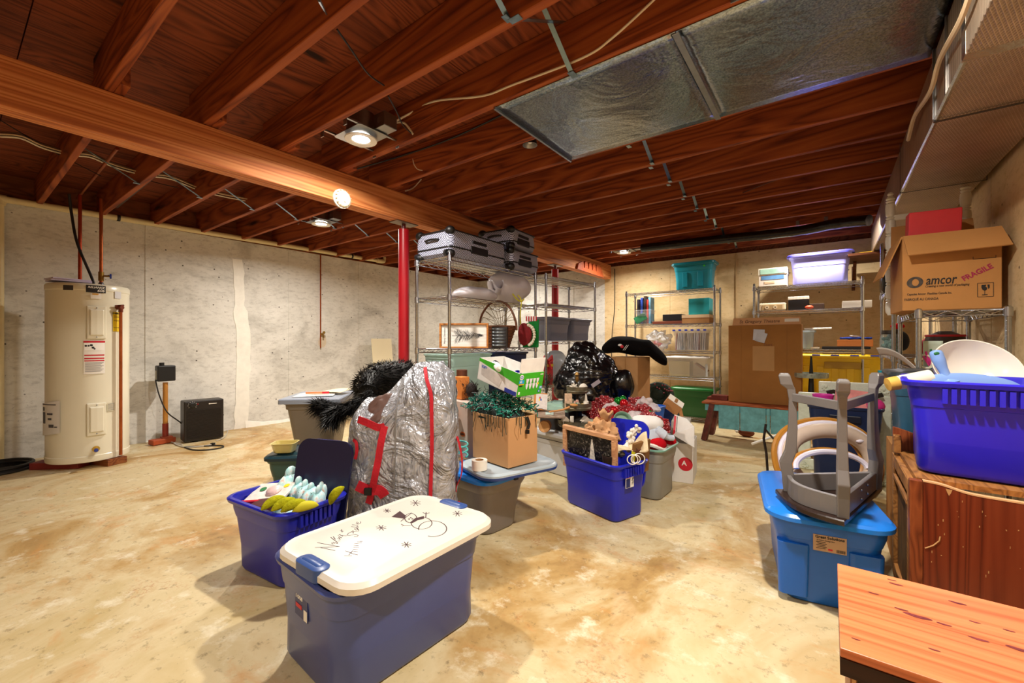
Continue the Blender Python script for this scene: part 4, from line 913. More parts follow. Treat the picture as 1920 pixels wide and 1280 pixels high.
t = thing('shoe_box', 'low tan box with a cream lid under the teal box', 'box', (cpos(1309, z), 5.93, z)); obj('box_body', MB().box((0, 0, 0.035), (0.33, 0.25, 0.07)), card, t); obj('box_lid', MB().box((0, 0, 0.088), (0.335, 0.255, 0.04)), plain('cream_box', '#e6c8a0', 0.6), t)
one('teal_box', MB().box((0, 0, 0.105), (0.25, 0.22, 0.21)), plain('teal_card', '#14929a', 0.5), 'bright teal box on the tan shoe box on the second shelf', 'box', loc=(cpos(1314, z), 5.95, z + 0.11), bevel=0.003)
z = 0.917
t = tote('clear_bin', 'clear file box full of papers with blue lid tabs on the third back wall shelf', cpos(1298, z), 5.93, 0, 0.44, 0.28, 0.27, clear, 0.015, z, 0.012, 0.03, grip=False, cat='bin')
obj('lid', lid_mb(0.45, 0.29, 0.016, 0.04), clear, t, loc=(0, 0, 0.265))
mb = MB()
for i in range(6): mb.box((-0.19 + i * 0.076, -0.145, 0.27), (0.03, 0.02, 0.02))
obj('lid_tabs', mb, plain('tab_blue', '#2a3fc0', 0.4), t)
rnd = random.Random(5)
for i in range(18):
    c_ = rnd.choice(['#e8e2dc', '#d8d4d8', '#c9b8a0', '#e0dde6', '#b0402a', '#d8b830', '#8a8f9a', '#efe9e4']); 
    o = one('file_folder', MB().box((0, 0, 0.11), (0.008 + 0.006 * rnd.random(), 0.2, 0.22)), plain('folder_' + c_[1:], c_, 0.6), ['white', 'grey'][0] and 'file folder standing in the clear file box, number of its kind seen edge on', 'folder', 'papers in the clear file box', loc=(cpos(1298, z) - 0.175 + i * 0.0205, 5.93, z + 0.014), rot=(0, rnd.uniform(-0.08, 0.08), 0))
    o['label'] = 'paper or folder standing upright in the clear file box'
t = thing('plastic_bag', 'clear plastic bag with red and white contents beside the clear file box', 'bag', (cpos(1237, z), 5.9, z))
mb = MB().ball((0, 0, 0.13), 0.16, 44, 30, sc=(1.0, 0.8, 0.85), dis=0.42, fr=22, seed=4); mb.v = [(a, b, max(c, 0.0)) for a, b, c in mb.v]; obj('bag_film', mb, plain('thin_clear_film', '#d4dae2', 0.25, alpha=0.45), t)
mb = MB()
for i in range(7): mb.ball((-0.02 + rnd.uniform(-0.09, 0.1), -0.05, 0.05 + rnd.random() * 0.06), 0.04, 10, 7, mi=i % 2, dis=0.3, seed=i)
obj('bag_contents', mb, plain('plush_white', '#efe6e0', 0.8), t, mats=[plain('plush_red', '#c92a30', 0.7)])
z = 0.577
t = tote('clear_bin', 'clear shoe bin with a white lid and cardboard inside on the fourth back wall shelf', cpos(1293, z), 5.93, 0, 0.54, 0.28, 0.25, clear, 0.02, z, 0.014, 0.03, grip=False, cat='bin')
obj('lid', lid_mb(0.56, 0.30, 0.022, 0.05), plain('lid_white', '#eceae4', 0.4), t, loc=(0, 0, 0.245))
one('cardboard_piece', MB().box((0, 0, 0.095), (0.25, 0.18, 0.19)), plain('tan_card', '#d8c48a', 0.7), 'tan cardboard box inside the clear bin with the white lid', 'box', loc=(cpos(1276, z) + 0.02, 5.92, z + 0.013))
one('cardboard_piece', MB().box((0, 0, 0), (0.18, 0.1, 0.02)), cardd, 'brown board leaning inside the clear bin with the white lid', 'board', loc=(cpos(1318, z), 5.9, z + 0.13), rot=(0, 0.6, 0))
one('marker_tube', MB().tube([(0, 0, 0), (0, 0, 0.16)], 0.014, 8), plain('tube_white', '#dfe6ea', 0.4), 'white tube standing at the right end of the clear bin', 'tube', loc=(cpos(1328, z), 5.85, z + 0.014))
green = plain('dark_green_plastic', '#135a26', 0.35, var=0.06)
t = tote('storage_tote', 'dark green lidded tote on the bottom of the back wall shelf beside the bench', cpos(1300, 0.1) + 0.02, 5.93, 0, 0.54, 0.30, 0.36, green, 0.02, 0.062, 0.02, 0.05, grip=False)
obj('lid', lid_mb(0.56, 0.32, 0.03, 0.06), plain('green_lid', '#1c7a34', 0.35, var=0.05), t, loc=(0, 0, 0.35))
# ------------------------------------------------------------------ right shelf on the back wall
DX_, DY_ = -0.215, 5.78
wire_shelf('wire_shelving_unit', 'chrome wire shelving unit against the back wall under the lilac tote', DX_, DY_, -0.02, 1.0, 0.36, (1.665, 1.39, 0.96, 0.46, 0.08), 1.70)
def dpos(px, y=5.76): return PY(px, 600, y).x
lil = plain('lilac_plastic', '#a4a2f0', 0.3, var=0.03)
t = tote('storage_tote', 'lilac blue lidded tote on the top shelf under the far lamp', dpos(1537, 5.80), 5.80, -0.02, 0.56, 0.30, 0.31, lil, 0.015, 1.667, 0.02, 0.05, grip=False, step=0.6)
obj('lid', lid_mb(0.60, 0.34, 0.03, 0.08), plain('lilac_lid', '#4f4cc0', 0.3), t, loc=(0, 0, 0.305))
t = carton('photo_paper_box', 'white and pale blue office paper box left of the lilac tote', dpos(1451), 5.74, 0.0, 0.27, 0.25, 0.13, plain('paper_box_white', '#ece2d4', 0.6), 1.667, open_=False, cat='box')
obj('box_lid', MB().box((0, 0, 0.165), (0.28, 0.26, 0.075)), plain('paper_lid', '#e6e2d0', 0.6), t, bevel=0.002); obj('lid_label', MB().box((0, -0.131, 0.165), (0.24, 0.002, 0.055)), plain('mint_label', '#9fc9b4', 0.6, var=0.2, vscale=10), t); obj('blue_band', MB().box((0, -0.126, 0.095), (0.22, 0.002, 0.045)), plain('blue_label', '#5f93c8', 0.6, var=0.3, vscale=10), t); obj('print_block', MB().box((-0.03, -0.126, 0.04), (0.1, 0.002, 0.025)), plain('peach_label', '#e8c8a4', 0.6), t)
z = 1.392
t = thing('cassette_player', 'cream portable cassette player on the second shelf under the paper box', 'cassette player', (dpos(1450), 5.72, z)); obj('case', MB().box((0, 0, 0.042), (0.26, 0.17, 0.085)), plain('cream_player', '#d8c6a4', 0.5), t, bevel=0.012); obj('window', MB().box((0, -0.086, 0.035), (0.2, 0.004, 0.05)), plain('player_panel', '#b09468', 0.5), t)
for s in (-0.05, 0.03): obj('reel', MB().lathe([(0.02, 0), (0.02, 0.006), (0.008, 0.006)], (s, -0.087, 0.035), 12, MX.Rotation(PI / 2, 4, 'X')), plain('cream_player', '#d8c6a4', 0.5), t)
t = thing('black_case', 'black case with a pale top on the second shelf beside the cassette player', 'case', (dpos(1498), 5.74, z)); obj('case_body', MB().box((0, 0, 0.055), (0.19, 0.15, 0.11)), plain('black_box', '#141215', 0.4), t, bevel=0.006); obj('case_lid', MB().box((0, 0, 0.128), (0.195, 0.155, 0.035)), plain('pale_lid', '#d8cfc0', 0.5), t, bevel=0.004)
one('orange_toy', MB().ball((0, 0, 0.02), 0.034, 12, 8, sc=(1.15, 0.8, 0.58)), plain('orange_red', '#d8502a', 0.5), 'small orange red object at the front of the second shelf', 'toy', loc=(dpos(1518), 5.64, z))
one('dark_tray', MB().box((0, 0, 0.03), (0.13, 0.12, 0.06)), plain('dark_brown_box', '#3a2418', 0.5), 'small dark brown box on the second shelf behind the orange object', 'box', loc=(dpos(1532), 5.76, z), bevel=0.003)
one('white_board', MB().box((0, 0, 0.035), (0.24, 0.2, 0.07)), plain('white_board', '#e9e0d2', 0.6), 'long white box at the right end of the second shelf', 'box', loc=(dpos(1606), 5.76, z), bevel=0.002)
z = 0.962
one('black_tray', MB().box((0, 0, 0.012), (0.40, 0.27, 0.024)), plain('black_box', '#141215', 0.4), 'wide flat black tray on the third shelf', 'tray', loc=(dpos(1585), 5.77, z), bevel=0.003)
one('white_strip', MB().box((0, 0, 0.008), (0.22, 0.2, 0.015)), plain('white_board', '#e9e0d2', 0.6), 'flat white sheet at the left of the third shelf', 'sheet', loc=(dpos(1518) - 0.02, 5.78, z))
t = thing('orange_box', 'shallow orange box on the black tray', 'box', (dpos(1602), 5.75, z + 0.026)); obj('box_body', MB().box((0, 0, 0.035), (0.29, 0.2, 0.07)), plain('orange_card', '#d8813a', 0.6), t, bevel=0.003)
one('blue_cloth', MB().grid(lambda u, v: (-0.13 + 0.26 * u, -0.09 + 0.18 * v, 0.012 + 0.012 * NZ.noise(V((u * 5, v * 5, 1)))), 14, 10), plain('royal_blue_cloth', '#1c3a9a', 0.8), 'blue folded cloth lying on the orange box', 'cloth', loc=(dpos(1604), 5.75, z + 0.1), solid=0.014)
one('white_card', MB().box((0, 0, 0), (0.07, 0.05, 0.006)), paper, 'small white card lying on the blue cloth', 'card', loc=(dpos(1602), 5.72, z + 0.135), rot=(0.1, 0.1, 0.4))
t = thing('white_pot', 'white plastic planter behind the tall cardboard box on the bench', 'planter', (dpos(1513), 5.72, z)); obj('pot', MB().lathe([(0, 0), (0.05, 0), (0.065, 0.17), (0.085, 0.18), (0.085, 0.2), (0.07, 0.2), (0.055, 0.01)], n=20), plain('pale_blue_pot', '#b9cdd8', 0.4), t)
one('white_rod', MB().tube([(0, 0, 0), (0.24, 0, 0.004)], 0.011, 8), plain('white_plastic', '#eee9dc', 0.4), 'white rod across the top of the planter', 'rod', loc=(dpos(1513) - 0.02, 5.68, z + 0.215))
# yellow totes and stand
yel = plain('yellow_plastic', '#e2ba16', 0.35, var=0.06)
t = tote('storage_tote', 'yellow crate with blue clips on the lower shelf behind the stool', dpos(1570) - 0.02, 5.74, -0.02, 0.80, 0.30, 0.42, yel, 0.012, 0.462, 0.016, 0.03, grip=False, ribs=5, step=0.8)
obj('lid', lid_mb(0.815, 0.31, 0.022, 0.04), yel, t, loc=(0, 0, 0.415))
mb = MB()
for i in range(5): mb.box((-0.32 + i * 0.16, -0.157, 0.435), (0.07, 0.016, 0.012))
obj('lid_clips', mb, plain('clip_blue', '#3a4ed0', 0.4), t)
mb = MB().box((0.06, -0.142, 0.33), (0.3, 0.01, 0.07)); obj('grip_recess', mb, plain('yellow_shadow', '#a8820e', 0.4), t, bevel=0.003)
# ================================================================== totes and piles on the floor, centre and left
blue = plain('bright_blue_plastic', '#1722b4', 0.32, var=0.06, vscale=5, scratch=0.35)
dblue = plain('deep_blue_plastic', '#141a6e', 0.32, var=0.08, vscale=5)
slate = plain('slate_blue_plastic', '#43508c', 0.30, var=0.06, vscale=4, scratch=0.5)
creaml = plain('cream_lid_plastic', '#dfd9cd', 0.35, var=0.02)
ink = plain('brown_marker', '#3a141c', 0.6)
# ---- white lidded tote in the foreground
t = tote('storage_tote', 'slate blue tote with a cream lid drawn with a snowman, nearest in front', -1.279, 0.954, math.radians(86.7), 0.615, 0.455, 0.336, slate, 0.014, r=0.07, group=None, grip=False, rim=0.016)
LZT = 0.372
lt = obj('lid', lid_mb(0.642, 0.461, 0.028, 0.085, 0.005, 0.04), creaml, t)
Mroot = MX.Translation((-1.279, 0.954, 0)) @ MX.Rotation(math.radians(86.7), 4, 'Z')
Mlid = MX.Translation((-1.253, 0.974, LZT - 0.033)) @ MX.Rotation(math.radians(90.4), 4, 'Z') @ MX.Rotation(math.radians(0.6), 4, 'Y')
lt.matrix_local = Mroot.inverted() @ Mlid
for s in (-1, 1):
    mb = MB().rr([(0.0, 0.026, 0.068, 0.024), (0.036, 0.026, 0.068, 0.024), (0.040, 0.018, 0.058, 0.02)], 5, c=(s * 0.302, 0, -0.004)); mb.rr([(0.040, 0.012, 0.05, 0.012), (0.043, 0.008, 0.045, 0.01)], 4, c=(s * 0.302, 0, -0.004))
    obj('lid_latch', mb, plain('latch_blue', '#31508f', 0.35), lt)
# drawings with a marker pen on the lid
Minv = Mlid.inverted()
def lidp(cx, cy):
    p = PZ(560 + cx / 6.4, 910 + cy / 6.4, LZT + 0.0008); q = Minv @ p; return V((q.x, q.y, 0.0335))
def pen(lines, r=0.0011):
    mb = MB()
    for ln in lines: mb.tube([lidp(*p) for p in ln], r, 4)
    mb.v = [(x, y, 0.0332 + (z - 0.0335) * 0.3) for x, y, z in mb.v]; return mb
L = [[(195, 750), (490, 738)], [(222, 690), (490, 738)], [(265, 752), (437, 785)], [(395, 695), (415, 682), (428, 700), (410, 708), (395, 695)], [(430, 690), (470, 700)], [(385, 625), (470, 690)], [(440, 650), (415, 615)], [(470, 670), (500, 668)], [(465, 640), (500, 650), (480, 625)], [(482, 612), (515, 632)], [(490, 590), (530, 612)], [(470, 605), (500, 585)], [(500, 600), (575, 605)], [(497, 543), (540, 552)], [(514, 528), (522, 562)],
     [(640, 552), (600, 572), (578, 598), (606, 603), (680, 585), (715, 600), (700, 616), (665, 612)], [(625, 560), (725, 548)], [(655, 575), (650, 540)], [(668, 520), (690, 510), (712, 530), (690, 535), (668, 520)], [(705, 512), (722, 540)], [(632, 492), (715, 505)], [(690, 500), (705, 485), (715, 500)], [(640, 470), (712, 478)], [(700, 465), (715, 445), (700, 435), (690, 455), (720, 462), (745, 448), (745, 430)],
     [(545, 850), (640, 850)], [(560, 790), (640, 815)], [(600, 840), (645, 790)], [(635, 820), (710, 838)], [(640, 790), (712, 800)], [(650, 770), (712, 772)], [(655, 745), (725, 745)], [(660, 720), (720, 725)], [(668, 700), (760, 690)], [(700, 680), (768, 668)]]
def star(cx, cy, rx, ry, n=4): return [[(cx - rx * math.cos(a), cy - ry * math.sin(a)), (cx + rx * math.cos(a), cy + ry * math.sin(a))] for a in [0.35 + PI * i / n for i in range(n)]]
obj('handwriting', pen(L, 0.0014), ink, lt)
for c in ((1060, 297, 48, 24), (1402, 200, 66, 38), (990, 505, 66, 34), (1293, 708, 62, 36), (1905, 327, 60, 34)): obj('snowflake_drawing', pen(star(*c), 0.0016), ink, lt)
L = [arc(1345, 385, 72, 58, 0, 360, 20), arc(1475, 445, 125, 72, -75, 190, 18), arc(1608, 512, 168, 96, -190, 110, 24), [(1225, 425), (1355, 322)], [(1525, 380), (1530, 312)], [(1490, 315), (1528, 335), (1570, 318)], [(1345, 480), (1262, 475)], [(1230, 460), (1262, 475), (1240, 485)], arc(1325, 397, 6, 5, 0, 360, 6), arc(1345, 380, 6, 5, 0, 360, 6), arc(1365, 395, 8, 6, 0, 360, 6)]
sn = obj('snowman_drawing', pen(L, 0.0018), ink, lt)
mb = MB()
for poly in ([(1115, 372), (1215, 300), (1290, 360), (1265, 392)], [(1335, 440), (1400, 385), (1420, 380), (1505, 360), (1505, 392), (1430, 410), (1370, 445)]):
    pts = [lidp(*p) for p in poly]; mb.add([(p.x, p.y, 0.0336) for p in pts], [tuple(range(len(pts)))])
obj('filled_strokes', mb, ink, sn)
# label at the near end
lb = obj('product_label', MB().box((-0.284, 0.02, 0.225), (0.003, 0.085, 0.085)), plain('label_navy', '#1c2a6a', 0.4), t)
lb.location = (0, 0, 0); lb.rotation_euler = (0, 0, 0)
mt = frame_m((-0.2862, 0.035, 0.245), (0, -1, 0), (0, 0, 1)); obj('lettering', text_mb('Tote', 0.026, mt, 0.0004, bold=0.0005), paper, lb)
obj('label_bar', MB().box((-0.2862, -0.01, 0.20), (0.001, 0.022, 0.032)), paper, lb); obj('label_bar', MB().box((-0.2862, 0.035, 0.215), (0.001, 0.04, 0.012)), redp, lb)
one('terracotta_pot', MB().lathe([(0, 0), (0.07, 0), (0.1, 0.13), (0.11, 0.13), (0.11, 0.16), (0.09, 0.16), (0.07, 0.02)], n=24), plain('terracotta', '#a8583a', 0.7), 'terracotta coloured edge peeping from under the cream lid', 'pot', loc=(-1.28, 0.82, 0.165))

# ---- blue open tote of plush toys, left
T2 = (-2.012, 0.962, math.radians(5.6))
tote('storage_tote', 'open deep blue tote full of plush toys on the left', T2[0], T2[1], T2[2], 0.476, 0.346, 0.335, plain('royal_blue_plastic', '#1a20a0', 0.3, var=0.06), 0.025, r=0.055)
def onT2(u, v, z): return V((T2[0] + u * math.cos(T2[2]) - v * math.sin(T2[2]), T2[1] + u * math.sin(T2[2]) + v * math.cos(T2[2]), z))
lidw = plain('navy_lid_plastic', '#12143c', 0.35, var=0.05)
lo = one('tote_lid', lid_mb(0.46, 0.30, 0.022, 0.06, 0.008, 0.05, dish=True), lidw, 'dark navy tote lid standing upright in the back of the open toy tote', 'lid')
pb = onT2(0.06, 0.085, 0.10); up = V((-0.05, 0.18, 1)).normalized(); xd = V((math.cos(0.42), math.sin(0.42), 0))
lo.matrix_world = frame_m(pb + up * 0.235, up, xd)
mb = MB()
for i in range(9): mb.box((0.215, -0.06 + i * 0.015, 0.022), (0.03, 0.007, 0.012))
gr = obj('lid_grip', mb, plain('royal_blue_plastic', '#1a20a0'), lo)
plush_y = plain('lime_plush', '#a8a81c', 0.95, var=0.25, vscale=40, bump=0.8, bscale=120, spec=0.1)
t_ = NT('fish_plush'); v_c = t_.coord(); vo = t_.n('TexVoronoi'); t_.L(v_c, vo.inputs['Vector']); vo.inputs['Scale'].default_value = 55
c_ = t_.ramp(t_.noise(v_c, 30, 3), [(0.4, '#a9dce0'), (0.55, '#d3ecec'), (0.68, '#e8b8a8')]); c_ = t_.mix(t_.ramp(vo.outputs['Distance'], [(0.12, (1, 1, 1, 1)), (0.2, (0, 0, 0, 1))]), c_, '#6a8a90'); t_.base(c_); t_.set(rough=0.9, spec=0.1); fishm = t_.m
for i, (px, py, d, rz_, tl) in enumerate(((583, 926, 1.98, 0.4, 'leftmost of the row'), (572, 921, 2.02, 0.6, 'second of the row'), (560, 914, 2.06, 0.5, 'third, in the middle'), (597, 932, 1.94, 0.7, 'nearest the leaning lid'), (545, 908, 2.12, 0.3, 'largest, at the back'))):
    p = PD(px, py, d); p.z = max(p.z, 0.32) - 0.02 + 0.008 * (i == 4)
    t = thing('fish_plush', 'pale blue patterned plush fish in the toy tote, ' + tl, 'plush toy', p, rz_, 'plush fish in the toy tote')
    s = 1.25 if i == 4 else 0.95
    obj('body', MB().ball((0, 0, 0), 0.055 * s, 16, 12, sc=(0.55, 1.15, 1.0), dis=0.15, seed=i), fishm, t)
    mb = MB(); mb.ball((0, 0.0, 0.055 * s), 0.03 * s, 10, 8, sc=(0.35, 0.9, 0.9), dis=0.3, seed=i + 3); obj('fin', mb, fishm, t)
    obj('tail', MB().ball((0, 0.075 * s, 0.02), 0.032 * s, 10, 8, sc=(0.35, 0.7, 1.2), dis=0.2), fishm, t)
for i, (px, py, d, yaw_, tilt, lb_) in enumerate(((513, 942, 1.80, 1.5, 0.25, 'leftmost'), (533, 945, 1.78, 1.4, 0.2, 'second from the left'), (551, 948, 1.78, 1.3, 0.2, 'third from the left'), (573, 951, 1.79, 1.15, 0.1, 'smooth yellow one by the near rim'), (632, 927, 1.87, 0.6, 0.9, 'upright one at the right rim'))):
    p = PD(px, py, d); p.z = max(p.z, 0.335) - 0.005
    m_ = MX.Rotation(yaw_, 4, 'Z') @ MX.Rotation(-tilt, 4, 'Y')
    mb = MB().tube([m_ @ V((-0.05 + 0.010 * k, 0, 0.012 * math.sin(PI * k / 10))) for k in range(11)], [0.003 + 0.0175 * math.sin(PI * k / 10) ** 0.7 for k in range(11)], 10)
    one('plush_bean', mb, plush_y if i != 3 else plain('yellow_plush', '#c4bc20', 0.8, var=0.1), 'yellow green plush bean in the toy tote, ' + lb_, 'plush toy', 'yellow green plush beans', loc=p)
p = onT2(-0.12, -0.01, 0)
t = thing('toy_package', 'white and red toy package lying in the left end of the toy tote', 'package', (p.x, p.y, 0.322), 0.9, rot=(0.32, -0.1, 0.5))
obj('card_back', MB().box((0, 0, 0), (0.20, 0.14, 0.012)), plain('package_white', '#e2dad2', 0.5, var=0.3, vscale=14), t, bevel=0.003)
obj('red_edge', MB().box((0, -0.066, 0.004), (0.205, 0.012, 0.012)), redp, t); obj('bubble', MB().ball((0.02, 0, 0.012), 0.035, 14, 8, sc=(1, 1, 0.45)), plain('bubble_pink', '#e6c4c0', 0.3, var=0.3), t); obj('yellow_dot', MB().lathe([(0, 0.008), (0.014, 0.008)], (0.06, 0.04, 0), 12), ylw, t); obj('green_dot', MB().lathe([(0, 0.009), (0.016, 0.009)], (-0.05, 0.02, 0), 12), plain('leaf_green', '#2f7a4a', 0.5), t)
p = onT2(-0.05, -0.085, 0); one('book', MB().box((0, 0, 0), (0.13, 0.08, 0.03)), plain('maroon_cover', '#4a1418', 0.5), 'dark maroon box between the toy package and the plush beans', 'box', loc=(p.x, p.y, 0.30), rot=(0.2, -0.2, 0.3), bevel=0.003)
blob('plush_fill', 'pale blue plush bulk deep inside the toy tote', 'plush toy', onT2(0, 0.0, 0.16), 0.15, (1.1, 0.7, 0.85), fishm, 0.2, 3, 2)
# ---- grey bin with a flat lid, green tote with a bowl, black fur
q0, q1 = PZ(519.5, 749, 0.661), PZ(637.6, 747, 0.661); rz7 = math.atan2(q1.y - q0.y, q1.x - q0.x); L7 = (q1 - q0).length
nrm = V((-math.sin(rz7), math.cos(rz7), 0)); c7 = (q0 + q1) / 2 + nrm * 0.24; W7 = 0.47
gryt = plain('grey_brown_plastic', '#837a6e', 0.35, var=0.06)
t = tote('storage_bin', 'tall grey bin with a flat grey lid on the left behind the toy tote', c7.x, c7.y, rz7, L7 - 0.03, W7 - 0.03, 0.64, gryt, 0.08, r=0.04, rim=0.012, grip=False, step=0.9, cat='storage bin')
obj('lid', MB().rr([(0.628, L7 / 2, W7 / 2, 0.012), (0.655, L7 / 2, W7 / 2, 0.012), (0.661, L7 / 2 - 0.006, W7 / 2 - 0.006, 0.01)], 3), plain('lid_grey', '#8f98a8', 0.3), t)
def on7(u, v, z): return c7 + V((math.cos(rz7), math.sin(rz7), 0)) * u + nrm * v + V((0, 0, z - c7.z))
def flat_paper(name, label, cat, p, rz_, sx, sy, m_, z, curl=0.006, rot=None):
    return one(name, MB().grid(lambda u, v: (-sx / 2 + sx * u, -sy / 2 + sy * v, curl * math.sin(u * 2.2) * (0.5 + v)), 8, 6), m_, label, cat, loc=(p.x, p.y, z), rot=rot or (0, 0, rz_), solid=0.0015)
flat_paper('paper_sheet', 'white sheet lying flat on the grey bin lid', 'paper', on7(-0.02, -0.03, 0.663), rz7 + 0.1, 0.26, 0.22, paper, 0.664)
flat_paper('envelope', 'cream envelope on the right of the grey bin lid', 'envelope', on7(0.08, 0.05, 0.67), rz7 - 0.3, 0.2, 0.15, plain('cream_paper', '#e8d8b0', 0.7), 0.675, 0.012)
t = thing('red_marker_pack', 'orange and red pencil pack lying on the grey bin lid', 'pencil pack', on7(-0.0, -0.06, 0.675), rz7 + 0.1); obj('pack_body', MB().box((0, 0, 0.007), (0.15, 0.022, 0.014)), plain('salmon_pack', '#d88a5a', 0.5), t); obj('red_tip', MB().box((0.055, -0.0115, 0.008), (0.045, 0.003, 0.014)), redp, t)
t8 = PD(575, 846, 2.5); 
t = tote('storage_tote', 'small dark green tote under the plastic bowl at the left', t8.x, t8.y, rz7, 0.36, 0.28, 0.385, plain('grey_green_plastic', '#2f5650', 0.35, var=0.06), 0.03, r=0.04, rim=0.014, grip=False)
obj('lid', lid_mb(0.38, 0.30, 0.024, 0.05), plain('dark_teal_lid', '#10303a', 0.35), t, loc=(0, 0, 0.382))
pbw = PD(534, 842, 2.42)
t = thing('plastic_bowl', 'shallow clear yellow plastic tray on the dark green tote', 'bowl', (pbw.x, pbw.y, 0.4145), rz7)
obj('tray', MB().rr([(0, 0.045, 0.035, 0.02), (0.004, 0.05, 0.04, 0.02), (0.055, 0.062, 0.05, 0.022), (0.055, 0.068, 0.056, 0.024), (0.053, 0.06, 0.048, 0.02), (0.006, 0.047, 0.037, 0.018)], 4), plain('amber_plastic', '#d8c878', 0.3, trans=0.3), t)
one('candy', MB().ball((0, 0, 0), 0.028, 10, 6, sc=(1.2, 0.8, 0.4), dis=0.4), plain('candy_red', '#8a2c28', 0.4, var=0.4, vscale=40), 'dark red candy in the shallow plastic tray', 'candy', loc=(pbw.x, pbw.y, 0.434))
# black fur garment lying over the bin and behind the silver bag
fur = plain('black_fur', '#0d0b0b', 0.55, var=0.3, vscale=40, spec=0.4)
def fur_obj(paths, label, n=5200, seed=2):
    mb = MB(); rnd = random.Random(seed)
    segs = []
    for pts, rs in paths:
        P = bez(pts, 5); R = [rs[0] + (rs[-1] - rs[0]) * i / (len(P) - 1) if len(rs) == 2 else rs[min(len(rs) - 1, int(i / (len(P) - 1) * (len(rs) - 1) + 0.5))] for i in range(len(P))]
        mb.tube(P, [r * (0.78 + 0.25 * NZ.noise(V((i * 0.7, r * 9, 1)))) for i, r in enumerate(R)], 10); segs.append((P, R))
    o = one('fur_garment', mb, fur, label, 'fur garment')
    hb = MB()
    for P, R in segs:
        k = int(n * len(P) / sum(len(s[0]) for s in segs))
        for _ in range(k):
            i = rnd.randrange(len(P) - 1); f = rnd.random(); c = P[i].lerp(P[i + 1], f); t_d = (P[i + 1] - P[i]).normalized(); r = R[i]
            a = t_d.orthogonal().normalized(); b = t_d.cross(a); an = rnd.random() * 2 * PI; d = a * math.cos(an) + b * math.sin(an)
            s = c + d * r * 0.85; tip = s + (d * 0.8 + t_d * rnd.uniform(-0.9, 0.9) + V((0, 0, -0.35))) * rnd.uniform(0.03, 0.075); wdt = t_d.cross(d) * 0.004
            hb.add([s + wdt, s - wdt, tip], [(0, 1, 2)])
    h = obj('fur_pile', hb, fur, o); h['kind'] = 'stuff'
    return o
fp = lambda px, py, d: PD(px, py, d)
fur_obj([([fp(772, 688, 3.15), fp(750, 702, 3.05), fp(722, 706, 2.9), fp(698, 714, 2.78), fp(690, 735, 2.68)], [0.045, 0.10, 0.11, 0.10, 0.08]),
         ([fp(700, 740, 2.62), fp(672, 757, 2.56), fp(645, 768, 2.53), fp(618, 766, 2.52), fp(592, 757, 2.54)], [0.05, 0.04, 0.035, 0.035, 0.02]),
         ([fp(640, 768, 2.50), fp(622, 782, 2.48), fp(618, 792, 2.47)], [0.045, 0.04, 0.02])], 'shaggy black fur garment lying over the grey bin behind the silver bag')
one('red_lining', MB().ball((0, 0, 0), 0.07, 12, 8, sc=(1.2, 0.5, 0.7), dis=0.3), plain('bright_red_cloth', '#c01c30', 0.8), 'red cloth showing between the black fur and the red post', 'cloth', loc=fp(752, 694, 3.35))
one('brown_cloth', MB().ball((0, 0, 0), 0.09, 12, 8, sc=(1.4, 0.6, 0.5), dis=0.4), plain('brown_cloth', '#7a4a28', 0.85), 'brown cloth behind the black fur', 'cloth', loc=fp(732, 692, 3.3))
# ---- silver bag with red straps
t_ = NT('silver_tarp'); v_c = t_.coord(); a = t_.noise(v_c, 5, 3, 0.55, 2.2); b = t_.noise(t_.coord((1, 1, 0.5)), 16, 3, 0.6, 1.5)
t_.base(t_.ramp(b, [(0.3, '#8e9096'), (0.6, '#bcbfc8')])); t_.set(rough=0.26, metal=0.35, spec=0.6)
mx = t_.n('Math', operation='MULTIPLY_ADD'); t_.L(b, mx.inputs[0]); mx.inputs[1].default_value = 0.3; t_.L(a, mx.inputs[2]); t_.bump(mx.outputs[0], 1.0, 0.06); tarp = t_.m
bc = PD(757, 700, 2.20); bc.z = 0; bx = V((math.cos(YAW), math.sin(YAW), 0)); by = V((-math.sin(YAW), math.cos(YAW), 0))
BG = thing('tarp_bag', 'large silver tarp bag with red straps standing in the middle', 'bag', bc, YAW)
def bag_prof(v):   # half width left, half width right, half depth, height factor along 0..1
    return 0.27, 0.27, 0.15
def bag_fn(u, v):
    th = 2 * PI * u; cx_, sy_ = math.cos(th), math.sin(th)
    ex = 0.62
    x = math.copysign(abs(cx_) ** ex, cx_) * 0.275; y = math.copysign(abs(sy_) ** ex, sy_) * 0.15
    s_ = min(1.0, max(0.0, (0.09 - x) / 0.20)); topz = 0.935 - 0.17 * s_ * s_ * (3 - 2 * s_)      # left shoulder is lower
    topz -= 0.10 * max(0.0, (-0.19 - x) / 0.085) + 0.05 * max(0, (x - 0.21) / 0.065)
    z = topz * v
    k = 1.0
    if v > 0.78: k = max(0.06, (1 - ((v - 0.78) / 0.22) ** 2.2))
    if v < 0.06: k = 0.9 + 0.1 * v / 0.06
    xx = x * (0.93 + 0.07 * k); yy = y * k
    w_ = 0.022 * NZ.noise(V((x * 7, y * 7, z * 6 + 3))) + 0.010 * NZ.noise(V((x * 18, y * 18, z * 15)))
    n_ = V((cx_, sy_ * 1.4, 0)).normalized()
    return V((xx, yy, z)) + n_ * w_ * (0.4 + k * 0.6) + V((0, 0, 0.02 * NZ.noise(V((x * 9, 4, 2))) * v))
mb = MB().grid(bag_fn, 72, 60)
obj('bag_body', mb, tarp, BG)
def bag_front(x, z, off=0.006):
    # nearest body vertex in front of the bag at (x, z)
    best = min((p for p in mb.v if p[1] < 0), key=lambda p: (p[0] - x) ** 2 + (p[2] - z) ** 2); return V((x, best[1] - off, z))
redw = plain('red_webbing', '#c31228', 0.7, var=0.12, vscale=20, bump=0.4, bscale=90)
